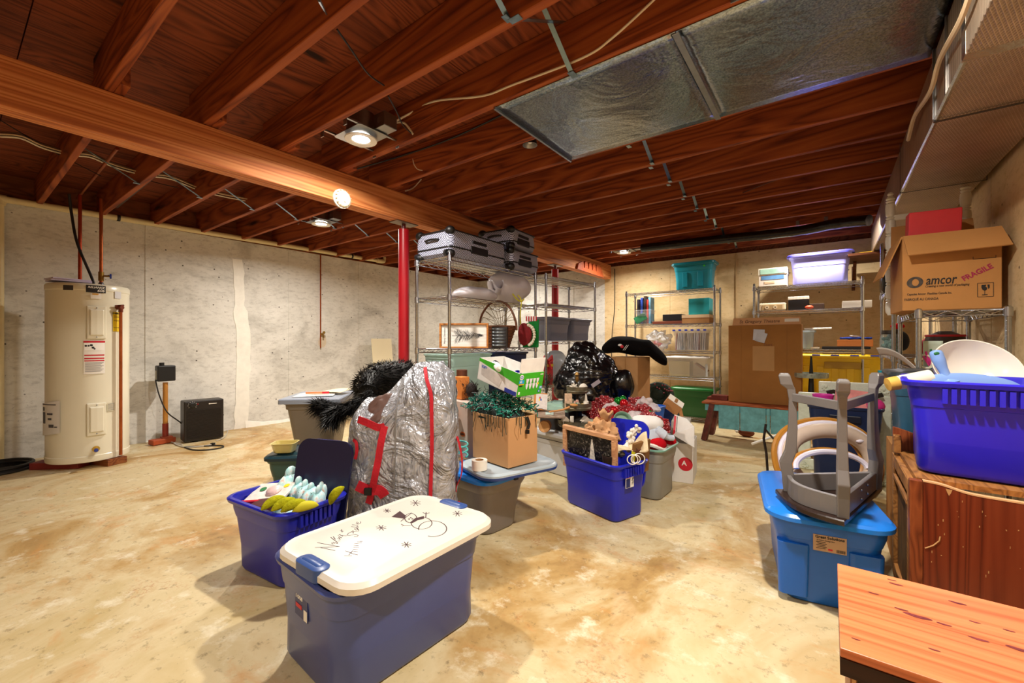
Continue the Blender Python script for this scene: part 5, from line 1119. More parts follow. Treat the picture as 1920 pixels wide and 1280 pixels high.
def bx_px(px, py, d=2.06): 
    p = PD(px, py, d) - bc; return p.dot(bx), p.z
def ribbon(px_pts, wd, name='strap', off=0.008, m_=redw, n=5):
    P = []
    for px, py in px_pts:
        x, z = bx_px(px, py); P.append(bag_front(max(-0.26, min(0.27, x)), max(0.02, z), off))
    P = bez(P, n); k = MB(); rg = []
    for i, p in enumerate(P):
        tdir = (P[min(i + 1, len(P) - 1)] - P[max(i - 1, 0)]).normalized(); s = tdir.cross(V((0, -1, 0))).normalized() * wd / 2; nn = V((0, -0.0022, 0))
        rg.append([p - s - nn, p + s - nn, p + s + nn, p - s + nn])
    k.rings(rg, True); return obj(name, k, m_, BG)
ribbon([(790, 690), (797, 712), (808, 738), (810, 770), (810, 830), (808, 880), (808, 935)], 0.017, 'red_piping')
ribbon([(669, 787), (690, 793), (712, 800), (724, 797)], 0.034, 'strap'); ribbon([(724, 797), (718, 826), (712, 860), (706, 890), (697, 925), (690, 945)], 0.032, 'strap')
ribbon([(671, 908), (690, 916), (712, 918), (722, 930)], 0.05, 'hem_band'); ribbon([(659, 826), (667, 830), (668, 845), (664, 862)], 0.014, 'small_loop')
ribbon([(744, 735), (744, 780), (743, 840), (741, 900), (740, 925)], 0.005, 'seam', 0.004, plain('grey_thread', '#7d7a78', 0.8))
x, z = bx_px(693, 918); bk = obj('buckle', MB().box(bag_front(x, max(z, 0.05), 0.02), (0.035, 0.014, 0.035)), blackp, BG, bevel=0.003)
# side strap hanging at the right of the bag
mb = MB(); P = bez([(0.265, 0.0, 0.58), (0.29, -0.03, 0.52), (0.305, -0.035, 0.44), (0.30, -0.03, 0.36), (0.275, -0.01, 0.30), (0.272, 0.0, 0.27)], 5)
mb.rings([[p + V((0, s * 0.02, 0)) + V((e * 0.002, 0, 0)) for s, e in ((-1, -1), (1, -1), (1, 1), (-1, 1))] for p in P], True); obj('strap', mb, redw, BG)
obj('buckle', MB().box((0.285, -0.03, 0.17), (0.03, 0.03, 0.06)), blackp, BG, bevel=0.004); mb = MB().box((0.27, -0.03, 0.19), (0.05, 0.02, 0.07), 0.3); obj('strap_end', mb, redw, BG, bevel=0.004)
# folded dark hollow of the mouth on the left and the twisted top
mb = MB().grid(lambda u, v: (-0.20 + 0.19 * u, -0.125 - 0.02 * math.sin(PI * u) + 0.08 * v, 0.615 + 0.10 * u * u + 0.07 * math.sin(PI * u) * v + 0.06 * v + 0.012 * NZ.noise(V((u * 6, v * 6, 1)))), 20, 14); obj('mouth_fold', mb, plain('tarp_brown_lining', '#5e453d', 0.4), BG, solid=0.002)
mb = MB().grid(lambda u, v: V((0.10 + 0.16 * u, 0.02 - (0.09 + 0.05 * math.sin(PI * u)) * math.cos(v * PI * 1.15), 0.80 + 0.16 * math.sin(v * PI) * (0.6 + 0.4 * math.sin(PI * u)) - 0.06 * u)) + V((0.012 * NZ.noise(V((u * 7, v * 7, 3))), 0, 0.015 * NZ.noise(V((u * 6, v * 9, 7))))), 26, 22); obj('gathered_top', mb, tarp, BG, solid=0.002)
# ---- grey brown tote with bright blue lid in the middle, grey lid, tape, carton of lights
T5 = (-1.575, 1.868, math.radians(83.6))
lblue = plain('sky_blue_lid', '#1f7fe0', 0.3, var=0.04)
t = tote('storage_tote', 'grey brown tote with a sky blue lid under the carton of string lights', T5[0], T5[1], T5[2], 0.37, 0.38, 0.315, plain('taupe_plastic', '#7d7673', 0.35, var=0.06), 0.045, r=0.06, rim=0.014, grip=False)
lo = obj('lid', lid_mb(0.40, 0.42, 0.026, 0.09, 0.006, 0.04), lblue, t, loc=(0, 0, 0.298))
obj('lid_clip', MB().box((0.02, -0.212, 0.012), (0.026, 0.012, 0.034)), blackp, lo); obj('lid_clip', MB().box((0.2, -0.12, 0.0), (0.012, 0.03, 0.05)), blackp, lo)
gl = (-1.44, 1.905, math.radians(70))
t = thing('tote_lid', 'grey tote lid with a dark blue underside lying on the sky blue lid', 'lid', (gl[0], gl[1], 0.337), gl[2])
obj('lid_top', lid_mb(0.49, 0.36, 0.022, 0.09, 0.004, 0.02, dish=True), plain('pale_grey_lid', '#a9b6bf', 0.3, var=0.05), t, loc=(0, 0, 0.010)); obj('lid_rim', MB().rr([(0, 0.243, 0.178, 0.088), (0.014, 0.2465, 0.1815, 0.09)], 6), plain('lid_rim_blue', '#1d3f8a', 0.35), t)
tp = PD(899, 858, 2.24)
t = thing('tape_roll', 'roll of white tape standing on the grey lid by the carton', 'tape', (tp.x, tp.y, 0.37))
obj('tape', MB().lathe([(0.022, 0), (0.041, 0), (0.041, 0.05), (0.022, 0.05), (0.022, 0)], n=28), plain('tape_white', '#eee8dc', 0.4), t); obj('core', MB().lathe([(0.0225, 0.0), (0.0205, 0.0), (0.0205, 0.05), (0.0225, 0.05)], n=24), card, t)
BXr = math.radians(78.5); BXc = V((-1.487, 1.923, 0.0))
carton('cardboard_box', 'plain tan cardboard box overflowing with green string lights', BXc.x, BXc.y, BXr, 0.217, 0.313, 0.262, plain('tan_cardboard', '#c29467', 0.8, var=0.06, vscale=4, spec=0.1), 0.372)
def onbx(u, v, z): return V((BXc.x + u * math.cos(BXr) - v * math.sin(BXr), BXc.y + u * math.sin(BXr) + v * math.cos(BXr), z))
# string lights heap
t = thing('string_lights', 'tangled heap of green string lights spilling from the tan box', 'string lights', onbx(0, 0, 0.60), BXr)
rnd = random.Random(11); hb = MB(); gb = MB(); wb = MB(); db = MB()
hb.ball((0, 0.035, 0.01), 0.1, 18, 12, sc=(1.12, 1.85, 1.05), dis=0.2, fr=8)
obj('dark_core', hb, plain('dark_green_tangle', '#0a1a16', 0.6), t)
def heap_pt():
    a, b = rnd.uniform(-1, 1), rnd.uniform(-1, 1); x, y = a * 0.115, b * 0.20 + 0.04
    return V((x, y, 0.045 + 0.085 * (1 - a * a * 0.85) * (1 - b * b * 0.6) + rnd.uniform(-0.02, 0.02)))
for i in range(520):
    p = heap_pt(); d = V((rnd.uniform(-1, 1), rnd.uniform(-1, 1), rnd.uniform(-0.5, 0.7))).normalized() * rnd.uniform(0.018, 0.035)
    q = p + d; m_ = (p + q) / 2 + V((rnd.uniform(-1, 1), rnd.uniform(-1, 1), rnd.uniform(-1, 1))) * 0.006
    gb.tube([p, m_, q], 0.0030, 4)
for i in range(150):
    p = heap_pt(); pts = [p]
    for k in range(4): pts.append(pts[-1] + V((rnd.uniform(-1, 1), rnd.uniform(-1, 1), rnd.uniform(-0.6, 0.6))) * 0.035)
    wb.tube(bez(pts, 3), 0.0016, 3)
for i in range(90):
    p = heap_pt() + V((0, 0, 0.004)); d = V((rnd.uniform(-1, 1), rnd.uniform(-1, 1), rnd.uniform(-0.2, 0.8))).normalized() * 0.014; db.tube([p, p + d], [0.003, 0.0012], 4)
for s, lim in ((-1, 14), (1, 6)):      # strands hanging over the rim
    for i in range(lim):
        if s == -1: p = V((-0.109 - 0.004, rnd.uniform(-0.15, 0.15), 0.035))
        else: p = V((rnd.uniform(-0.08, 0.1), -0.16, 0.035))
        wb.tube([p, p + V((0, 0, -rnd.uniform(0.02, 0.06))), p + V((rnd.uniform(-0.004, 0), rnd.uniform(-0.02, 0.02), -rnd.uniform(0.05, 0.1)))], 0.0018, 3)
for o_ in (obj('light_sockets', gb, plain('teal_green_socket', '#12806e', 0.4), t), obj('wires', wb, plain('dark_wire', '#0d2a22', 0.5), t), obj('bulbs', db, plain('clear_bulb', '#d8c8b8', 0.2), t)): o_['kind'] = 'stuff'
mb = MB().tube([(0.02, -0.165, 0.03), (0.03, -0.172, -0.01), (0.02, -0.17, -0.035)], 0.008, 6); mb.box((0.018, -0.17, -0.05), (0.016, 0.016, 0.02)); obj('plug', mb, blackp, t)
# lamp bulb box lying on the lights
fl = PD(968, 744, 2.22)   # near lower corner
ax = V((0.17, 0.985, 0.02)).normalized(); wl = 0.185
back = V((-0.32, 0.036, 0.075)).normalized(); back = (back - ax * back.dot(ax)).normalized(); upb = ax.cross(back).normalized(); upb = upb if upb.z > 0 else -upb
Dp, Hb, Wb_ = 0.33, 0.125, wl
Mb = MX(((ax.x, back.x, upb.x, fl.x), (ax.y, back.y, upb.y, fl.y), (ax.z, back.z, upb.z, fl.z), (0, 0, 0, 1)))
t = thing('bulb_box', 'green and white light bulb box lying open on the string lights', 'box', (0, 0, 0)); t.matrix_world = Mb
gbx = plain('box_green', '#3fae1c', 0.5, var=0.12, vscale=12); wbx = plain('box_white', '#eae6e2', 0.5, var=0.06, vscale=20)
mb = MB(); th = 0.003; Wd = Wb_
mb.box((Wd / 2, Dp / 2, th / 2), (Wd, Dp, th)); mb.box((th / 2, Dp / 2, Hb / 2), (th, Dp, Hb)); mb.box((Wd - th / 2, Dp / 2, Hb * 0.5), (th, Dp, Hb)); mb.box((Wd / 2, Dp - th / 2, Hb / 2), (Wd, th, Hb))
obj('carton_walls', mb, wbx, t)
obj('end_panel', MB().box((Wd / 2, -0.001, Hb / 2), (Wd, 0.003, Hb)), gbx, t)
obj('white_flap', MB().box((Wd / 2, 0.004, Hb + 0.04), (Wd * 0.98, 0.003, 0.075)), wbx, t)
ep = frame_m((0, -0.0032, 0), (1, 0, 0), (0, 0, 1))
def onend(x, y, w_, h_, m_, nm, dy=0.0): return obj(nm, MB().box((x, -0.0034 - dy, y), (w_, 0.001, h_)), m_, t)
bb = plain('box_blue', '#1a5fc0', 0.5); sky = plain('box_sky', '#1fa0e0', 0.5); gold = plain('box_gold', '#e0a81a', 0.5)
obj('round_logo', MB().lathe([(0, 0), (0.014, 0), (0.014, 0.001), (0, 0.001)], (0.016, -0.0032, Hb * 0.84), 18, MX.Rotation(PI / 2, 4, 'X')), wbx, t); obj('logo_ring', MB().lathe([(0.006, 0.0012), (0.011, 0.0012)], (0.016, -0.0032, Hb * 0.84), 18, MX.Rotation(PI / 2, 4, 'X'), sy=0.75), bb, t)
onend(0.02, Hb * 0.64, 0.036, 0.018, sky, 'blue_patch'); onend(0.02, Hb * 0.53, 0.036, 0.006, gold, 'gold_band'); onend(0.018, Hb * 0.46, 0.022, 0.006, prnt, 'black_band'); onend(0.012, Hb * 0.15, 0.012, 0.014, wbx, 'small_mark'); onend(Wd - 0.012, Hb * 0.3, 0.022, 0.016, sky, 'blue_patch'); onend(Wd - 0.022, Hb * 0.14, 0.014, 0.014, bb, 'blue_patch')
tm = lambda x, y: frame_m((x, -0.0042, y), (1, 0, 0), (0, 0, 1))
obj('lettering', text_mb('65', 0.016, tm(0.015, Hb * 0.64), 0.0002, bold=0.0004), paper, t); obj('lettering', text_mb('LED', 0.013, tm(Wd - 0.018, Hb * 0.9), 0.0002, bold=0.0003), paper, t); obj('lettering', text_mb('59', 0.014, tm(Wd - 0.012, Hb * 0.3), 0.0002, bold=0.0004), paper, t); obj('lettering', text_mb('6', 0.013, tm(Wd - 0.022, Hb * 0.14), 0.0002, bold=0.0004), paper, t)
mb = MB()
for r_ in range(2):
    for k in range(4):
        x = 0.062 + k * 0.026; y = Hb * (0.66 - 0.22 * r_)
        mb.add([(x - 0.011, -0.0046, y + 0.012), (x + 0.011, -0.0046, y + 0.012), (x + 0.008, -0.0046, y - 0.004), (x + 0.003, -0.0046, y - 0.018), (x - 0.003, -0.0046, y - 0.018), (x - 0.008, -0.0046, y - 0.004)], [(0, 1, 2, 3, 4, 5)])
obj('bulb_pictures', mb, plain('bulb_picture', '#e6e0ec', 0.5), t); obj('yellow_dot', MB().lathe([(0, 0.0015), (0.007, 0.0015)], (0.145, -0.0035, Hb * 0.5), 12, MX.Rotation(PI / 2, 4, 'X')), ylw, t)
# long side facing left: green top edge, blue print, torn white
mb = MB(); mb.add([(-0.0008, 0, Hb), (-0.0008, Dp, Hb), (-0.0008, Dp, Hb * 0.86), (-0.0008, 0.0, Hb * 0.5)], [(0, 1, 2, 3)]); obj('green_edge', mb, gbx, t)
sd = plain('torn_card', '#cfc6c0', 0.7, var=0.35, vscale=9); mb = MB(); mb.add([(-0.0009, 0.12, Hb * 0.55), (-0.0009, 0.31, Hb * 0.78), (-0.0009, 0.30, Hb * 0.3), (-0.0009, 0.14, 0.01)], [(0, 1, 2, 3)]); obj('torn_patch', mb, sd, t)
obj('blue_lettering', text_mb('SOFT', 0.02, frame_m((-0.0015, 0.28, Hb * 0.66), (0, -1, 0), (0, 0, 1)), 0.0002, bold=0.0005), bb, t); obj('blue_patch', MB().box((-0.0012, 0.05, 0.012), (0.001, 0.09, 0.022)), plain('box_navy', '#24349a', 0.5), t)
nav_g = plain('navy_glass', '#0b0e6a', 0.08, 0.3, spec=0.8)
tb = Mb @ V((0.06, 0.07, 0.085))
for i, (x, y, z, r, lb_) in enumerate(((0.062, 0.075, 0.095, 0.024, 'shiny navy ball ornament in the front of the bulb box'), (0.06, 0.17, 0.08, 0.022, 'dark navy ball ornament deeper in the bulb box'))):
    p = Mb @ V((x, y, z)); one('ball_ornament', MB().ball((0, 0, 0), r, 16, 12), nav_g, lb_, 'ornament', 'navy ornaments', loc=p)
p = Mb @ V((0.028, 0.16, 0.1)); t = thing('light_bulb', 'white spot bulb with a silver collar lying in the bulb box', 'light bulb', (0, 0, 0)); t.matrix_world = Mb @ MX.Translation((0.03, 0.22, 0.11)) @ MX.Rotation(-0.5, 4, 'Z') @ MX.Rotation(PI / 2, 4, 'X')
obj('collar', MB().lathe([(0, -0.03), (0.02, -0.03), (0.022, 0.0), (0.02, 0.004)], n=16), galv, t); obj('bulb_glass', MB().lathe([(0.019, 0.004), (0.02, 0.03), (0.017, 0.08), (0.0, 0.09)], n=16), wbx, t)
# pink-white carton behind, orange items
pk = PD(872, 800, 2.62)
t = carton('cardboard_box', 'pinkish white carton with a small orange logo behind the string light box', pk.x - 0.02, pk.y + 0.03, BXr, 0.12, 0.2, 0.33, plain('pink_white_card', '#cdb7aa', 0.7, var=0.05), 0.345, open_=False)
lgp = frame_m((-0.0605, -0.02 - 0.02, 0.14), (0, -1, 0), (0, 0, 1)); obj('orange_logo', MB().ball((-0.061, -0.05, 0.135), 0.026, 14, 8, sc=(0.04, 1, 0.6)), plain('logo_orange', '#d8641a', 0.5), t); obj('logo_lettering', text_mb('A&W', 0.02, frame_m((-0.0635, -0.05, 0.135), (0, -1, 0), (0, 0, 1)), 0.0003, bold=0.0008), plain('logo_brown', '#3a1408', 0.5), t)
pk = PD(866, 722, 2.7)
t = thing('orange_folder', 'orange box end with dark feathers beside the bulb box', 'box', (pk.x, pk.y, pk.z - 0.085), BXr); obj('box_body', MB().box((0, 0, 0.07), (0.06, 0.08, 0.14)), plain('orange_card', '#d8813a', 0.6), t, bevel=0.003)
mb = MB(); rnd = random.Random(4)
for i in range(160):
    b0 = V((rnd.uniform(-0.02, 0.05), rnd.uniform(-0.13, -0.03), rnd.uniform(0.02, 0.1))); mb.add([b0 + V((0, 0, 0.003)), b0 - V((0, 0, 0.003)), b0 + V((rnd.uniform(-0.03, 0.03), rnd.uniform(-0.04, 0.03), rnd.uniform(0.0, 0.05)))], [(0, 1, 2)])
mb.ball((0.015, -0.08, 0.06), 0.045, 10, 8, sc=(0.7, 1, 1), dis=0.3); obj('feathers', mb, plain('dark_feather', '#2a1c18', 0.8), t)
pk = PD(866, 672 + 44, 2.78); one('brown_jar', MB().lathe([(0, 0), (0.035, 0), (0.035, 0.06), (0, 0.06)], n=16), plain('brown_lid', '#5a3018', 0.5), 'round brown lid behind the orange box end', 'lid', loc=(pk.x, pk.y, pk.z + 0.02))
pk = PD(848, 778, 2.6); one('kraft_cone', MB().ball((0, 0, 0), 0.06, 10, 6, sc=(0.7, 0.4, 0.7), dis=0.5), card, 'crumpled brown paper beside the silver bag', 'paper', loc=pk)
pk = PD(850, 842, 2.5); one('teal_coil', MB().tube([(0.05 * math.cos(a), 0.05 * math.sin(a), 0.002 * i) for i, a in enumerate([2 * PI * k / 16 for k in range(40)])], 0.005, 5), plain('teal_cord', '#4fb0a8', 0.5), 'teal cord coil on the grey lid beside the silver bag', 'cord', loc=(pk.x + 0.03, pk.y + 0.02, 0.372))
pk = PD(832, 822, 2.72); one('dark_hat', MB().ball((0, 0, 0), 0.1, 12, 8, sc=(0.6, 0.6, 1.2)), plain('dark_brown_felt', '#2c1c18', 0.9), 'dark brown felt shape between the silver bag and the white carton', 'hat', loc=(pk.x, pk.y + 0.05, pk.z))

# ---- white tote behind with the tiered tray and signs
wtp = plain('white_grey_plastic', '#c9cacc', 0.35, var=0.05)
T6 = (-1.66, 3.03, math.radians(-12))
t = tote('storage_tote', 'pale grey white tote with a white lid under the tiered tray', T6[0], T6[1], T6[2], 0.56, 0.42, 0.315, wtp, 0.03, r=0.05, rim=0.014, grip=False)
obj('lid', lid_mb(0.575, 0.435, 0.03, 0.06), plain('white_lid', '#dcdfe2', 0.35), t, loc=(0, 0, 0.305)); 
mb = MB().rr([(0.27, 0.268, 0.198, 0.05), (0.274, 0.268, 0.198, 0.05)], 5, False, False); obj('dark_line', mb, plain('line_dark', '#3a3a3c', 0.5), t)
gtin = plain('aged_galvanised', '#7d7762', 0.4, 0.7, var=0.35, vscale=20)
tt = PD(1082, 800, 3.33); TTZ = 0.345
t = thing('tiered_tray', 'three tier galvanised tray of small ornaments on the white tote', 'tiered tray', (tt.x, tt.y, TTZ))
TZ = (0.04, 0.17, 0.295); TR = (0.15, 0.11, 0.08)
for z, r in zip(TZ, TR):
    mb = MB().lathe([(0, z), (r - 0.004, z), (r, z + 0.012), (r + 0.003, z + 0.016), (r, z + 0.02), (r + 0.002, z + 0.05), (r + 0.004, z + 0.052), (r, z + 0.05), (r - 0.004, z + 0.012), (0, z + 0.004)], n=40); obj('tier', mb, gtin, t)
obj('centre_rod', MB().tube([(0, 0, 0), (0, 0, 0.40)], 0.008, 8), plain('dark_rod', '#2a241c', 0.5, 0.5), t); obj('finial', MB().lathe([(0.008, 0.38), (0.016, 0.40), (0.012, 0.42), (0.02, 0.435), (0.012, 0.455), (0, 0.458)], n=14), plain('antique_brass', '#8a6a3a', 0.4, 0.8), t); obj('tray_foot', MB().lathe([(0.10, 0), (0.10, 0.01), (0.03, 0.04), (0, 0.04)], n=24), gtin, t)
def tp_(a, r, z): return V((tt.x + r * math.cos(a), tt.y + r * math.sin(a), TTZ + z))
cerw = plain('ceramic_white', '#eee6d8', 0.4); ccn = 0
CAM = math.atan2(-tt.y, -tt.x)       # direction from tray to camera
rg_ = V((math.cos(YAW), math.sin(YAW), 0)); fw_ = V((-math.sin(YAW), math.cos(YAW), 0))
def tq(x, y, z): return V((tt.x, tt.y, TTZ + z)) + rg_ * x + fw_ * y
one('sisal_tree', MB().lathe([(0, 0), (0.036, 0), (0.03, 0.03), (0.022, 0.032), (0.02, 0.06), (0.012, 0.062), (0.008, 0.1), (0, 0.125)], n=12), cerw, 'small white cone tree on the middle tier of the tiered tray', 'ornament', loc=tq(0.062, -0.04, 0.176))
one('mini_sign', MB().box((0, 0, 0.06), (0.055, 0.012, 0.12)), plain('sign_tan', '#d8b89a', 0.6, var=0.3, vscale=60), 'small tan lettered sign at the left of the middle tier', 'sign', loc=tq(-0.075, -0.05, 0.176), rot=(0, 0, YAW))
mb = MB(); rnd = random.Random(9)
for i in range(26): mb.ball((rnd.uniform(-0.04, 0.04), rnd.uniform(-0.03, 0.03), 0.02 + rnd.random() * 0.05), 0.014, 6, 4, mi=i % 3)
one('bead_cluster', mb, plain('bead_silver', '#b9b8a8', 0.3, 0.5), 'cluster of silver, green and rose beads on the middle tier', 'ornament', loc=tq(-0.02, -0.05, 0.176), mats=[plain('bead_green', '#5a7a5a', 0.4), plain('bead_rose', '#c89a8a', 0.4)])
one('ball_ornament', MB().ball((0, 0, 0.022), 0.024, 12, 8), plain('gold_white', '#d8b878', 0.3, 0.4), 'small golden ball on the middle tier beside the cone tree', 'ornament', loc=tq(0.03, -0.065, 0.176))
mb = MB()
for i in range(34):
    a, b = rnd.uniform(0, 2 * PI), rnd.uniform(0.1, 1.3); d = V((math.cos(a) * math.sin(b), math.sin(a) * math.sin(b), math.cos(b))); mb.tube([(0, 0, 0.02), V((0, 0, 0.02)) + d * rnd.uniform(0.035, 0.055)], [0.006, 0.003], 5)
one('white_coral', mb, cerw, 'spiky white coral flower on the top tier', 'ornament', loc=tq(-0.03, -0.02, 0.30))
one('ceramic_heart', MB().ball((0, 0, 0.035), 0.036, 12, 8, sc=(0.9, 0.4, 1)), cerw, 'white ceramic piece at the right of the top tier', 'ornament', loc=tq(0.045, -0.02, 0.30), rot=(0, 0, YAW))
def mini_house(loc, label, s=1.0, m_=cerw):
    t = thing('toy_house', label, 'ornament', loc, YAW + 0.3, 'tiny houses on the bottom tier'); obj('walls', MB().box((0, 0, 0.02 * s), (0.045 * s, 0.035 * s, 0.04 * s)), m_, t)
    obj('roof', MB().prism([(-0.03 * s, 0.0), (0.03 * s, 0.0), (0, 0.03 * s)], 0.042 * s, frame_m((0, 0, 0.04 * s), (1, 0, 0), (0, 0, 1))), plain('house_roof', '#d8c8b4', 0.6), t)
mini_house(tq(0.05, -0.10, 0.046), 'tiny white house with a pale roof on the bottom tier, right', 1.2); mini_house(tq(-0.10, -0.07, 0.046), 'tall tiny white house on the bottom tier, left', 1.1)
one('tiny_box', MB().box((0, 0, 0.02), (0.05, 0.05, 0.045)), plain('mint_box', '#b8c4a8', 0.6), 'tiny mint gift box at the right edge of the bottom tier', 'ornament', loc=tq(0.105, -0.06, 0.05), rot=(0.3, 0.2, 0.9))
one('dark_basket', MB().ball((0, 0, 0.03), 0.05, 12, 8, sc=(1.2, 0.8, 0.7), dis=0.3), plain('dark_moss', '#2c241a', 0.8), 'dark moss nest at the back of the bottom tier', 'ornament', loc=tq(0.01, 0.0, 0.046))
one('white_candle', MB().tube([(0, 0, 0), (0, 0, 0.085)], 0.014, 10), cerw, 'short white candle at the front left of the bottom tier', 'candle', loc=tq(-0.055, -0.11, 0.046))
# signs and planks in front of the tray
pl = PD(1013, 752, 3.22)
t = thing('wall_plaque', 'white plaque with an orange wooden edge leaning left of the tiered tray', 'plaque', (pl.x, pl.y, pl.z - 0.06), rot=(-0.35, 0.12, YAW + 0.15)); obj('board', MB().box((0, 0, 0.06), (0.10, 0.015, 0.13)), plain('orange_wood', '#c8803a', 0.6), t, bevel=0.002); obj('face', MB().box((0.006, -0.0085, 0.058), (0.088, 0.003, 0.115)), plain('plaque_white', '#dcd4d0', 0.6, var=0.12, vscale=60), t)
for dx_, dz_, m_ in ((-0.008, 0.085, redp), (-0.012, 0.07, ylw), (0.0, 0.072, bb)): obj('colour_mark', MB().box((dx_, -0.0105, dz_), (0.011, 0.001, 0.016)), m_, t)
plk = wood('grey_plank', '#b5a190', '#96806e', '#6f5a4a', 'X', 3.0, 0.7, False)
a, b = PD(1003, 770, 3.2), PD(1058, 782, 3.2)
t = thing('plank_sign', 'flat grey brown plank lying across the wood slice and the tray', 'plank', (a + b) / 2, rot=(0.25, 0.0, YAW - 0.1)); obj('plank', MB().box((0, 0, 0), (0.23, 0.13, 0.012)), plk, t, bevel=0.002); obj('white_tile', MB().box((0.0, -0.01, 0.009), (0.06, 0.04, 0.006)), plain('tile_pale', '#c8dcd4', 0.5, var=0.3, vscale=50), t)
one('wooden_spoon', MB().tube([PD(1030, 772, 3.15), PD(1055, 768, 3.17), PD(1068, 763, 3.18)], [0.006, 0.007, 0.009], 8).ball(PD(1076, 759, 3.19), 0.03, 12, 8, sc=(1.1, 0.9, 0.35)), plain('spoon_wood', '#c88a4a', 0.5), 'wooden spoon resting on the edge of the middle tier', 'spoon')
ws = PD(1022, 790, 3.27)
t = thing('wood_slice', 'round wooden log slice standing on the white tote below the plank', 'wood slice', (ws.x, ws.y, 0.345 + 0.048), YAW - 0.3); obj('bark', MB().lathe([(0.0, -0.03), (0.045, -0.03), (0.048, 0), (0.045, 0.03), (0, 0.03)], (0, 0, 0), 22, MX.Rotation(PI / 2, 4, 'X')), plain('bark_brown', '#a8683a', 0.7, var=0.2), t); obj('cut_face', MB().lathe([(0, 0.0305), (0.042, 0.0305)], (0, 0, 0), 22, MX.Rotation(PI / 2, 4, 'X')), plain('cut_wood', '#dca870', 0.6, var=0.1), t)
# small artificial pine beside the bulb box
pn = PD(1024, 735, 3.5)
t = thing('pine_branch', 'small artificial pine branch standing behind the bulb box', 'artificial pine', (pn.x, pn.y, 0.345)); obj('stem', MB().tube([(0, 0, 0), (0.0, 0, 0.2), (0.02, 0, 0.42)], 0.006, 6), plain('pine_stem', '#4a3420', 0.8), t)
mb = MB(); rnd = random.Random(21)
for i in range(700):
    z = rnd.uniform(0.08, 0.43); r_ = 0.10 * (1 - (z - 0.08) / 0.42) + 0.015; a = rnd.uniform(0, 2 * PI); s = V((0.02 * z / 0.42 + math.cos(a) * r_ * rnd.random(), math.sin(a) * r_ * rnd.random(), z)); d = V((math.cos(a), math.sin(a), rnd.uniform(-0.3, 0.8))) * rnd.uniform(0.02, 0.04); w_ = V((-math.sin(a), math.cos(a), 0)) * 0.003
    mb.add([s - w_, s + w_, s + d], [(0, 1, 2)])
o_ = obj('needles', mb, plain('pine_green', '#1c3a20', 0.7, var=0.3), t); o_['kind'] = 'stuff'
one('paper_stack', MB().box((0, 0, 0.02), (0.24, 0.2, 0.04)).box((0.01, 0, 0.05), (0.22, 0.19, 0.02), 0.1), plain('mint_paper', '#a9cdbf', 0.6), 'stack of mint folders behind the plaque', 'folders', loc=(PD(1052, 735, 3.45).x, PD(1052, 735, 3.45).y, 0.49)); 
one('dark_crate', MB().box((0, 0, 0.07), (0.26, 0.22, 0.14)), plain('dark_card', '#2c2a2c', 0.6), 'dark box carrying the stack of mint folders', 'box', loc=(PD(1052, 735, 3.45).x, PD(1052, 735, 3.45).y, 0.348))
# ================================================================== centre right pile
# ---- bright blue tote with the chalk frame
T3 = (-1.139, 2.481, math.radians(-18))
t = tote('storage_tote', 'open bright blue tote holding a framed chalk picture, centre of the floor', T3[0], T3[1], T3[2], 0.487, 0.315, 0.337, blue, 0.018, r=0.04, rim=0.014)
def onT3(u, v, z): return V((T3[0] + u * math.cos(T3[2]) - v * math.sin(T3[2]), T3[1] + u * math.sin(T3[2]) + v * math.cos(T3[2]), z))
lb = obj('product_label', MB().box((0.2325, -0.03, 0.235), (0.003, 0.07, 0.075)), paper, t)
obj('label_blue', MB().box((0.2343, -0.045, 0.225), (0.001, 0.035, 0.05)), plain('label_navy', '#1c2a6a'), lb); obj('label_orange', MB().box((0.2343, -0.045, 0.262), (0.001, 0.035, 0.016)), plain('box_orange', '#e06a1a', 0.5), lb)
mb = MB()
for i in range(6): mb.box((0.2343, -0.008 + 0.003 * (i % 3), 0.215 + 0.007 * i), (0.001, 0.016, 0.003))
obj('label_print', mb, prnt, lb)
frw = wood('pale_frame_wood', '#d8a878', '#c4906a', '#a06e46', 'X', 3.0, 0.6, False)
f0, f1 = PD(1057, 795, 2.80), PD(1156, 818, 2.48)
xd = (f1 - f0); Lf = xd.length; xd.normalize(); upf = V((-0.07, -0.03, 1)).normalized(); upf = (upf - xd * upf.dot(xd)).normalized()
fm_ = frame_m(f0, xd, upf); Hf = 0.27
t = thing('framed_picture', 'pale wood framed black and white winter picture standing in the blue tote', 'picture', (0, 0, 0)); t.matrix_world = fm_
for c, d in (((Lf / 2, -0.014, 0), (Lf, 0.028, 0.03)), ((Lf / 2, -Hf + 0.014, 0), (Lf, 0.028, 0.03)), ((0.014, -Hf / 2, 0), (0.028, Hf - 0.056, 0.03)), ((Lf - 0.014, -Hf / 2, 0), (0.028, Hf - 0.056, 0.03))): obj('frame_rail', MB().box(c, d), frw, t, bevel=0.003, seg=1)
t_ = NT('frost_picture'); vc = t_.coord(); nn = t_.noise(vc, 26, 6, 0.75, 2.0); t_.base(t_.ramp(nn, [(0.52, '#0c0b0c'), (0.60, '#5d564e'), (0.70, '#e0dad0')])); t_.set(rough=0.35)
bd = obj('picture', MB().box((Lf / 2, -Hf / 2, -0.004), (Lf - 0.05, Hf - 0.05, 0.006)), t_.m, t)
mb = MB(); cx_ = Lf * 0.56
mb.add([(cx_ - 0.028, -Hf * 0.86, 0.0005), (cx_ + 0.034, -Hf * 0.86, 0.0005), (cx_ + 0.006, -Hf * 0.2, 0.0005), (cx_ - 0.004, -Hf * 0.2, 0.0005)], [(0, 1, 2, 3)]); obj('white_tree', mb, plain('chalk_white', '#cfc8ba', 0.8, var=0.35, vscale=70), bd)
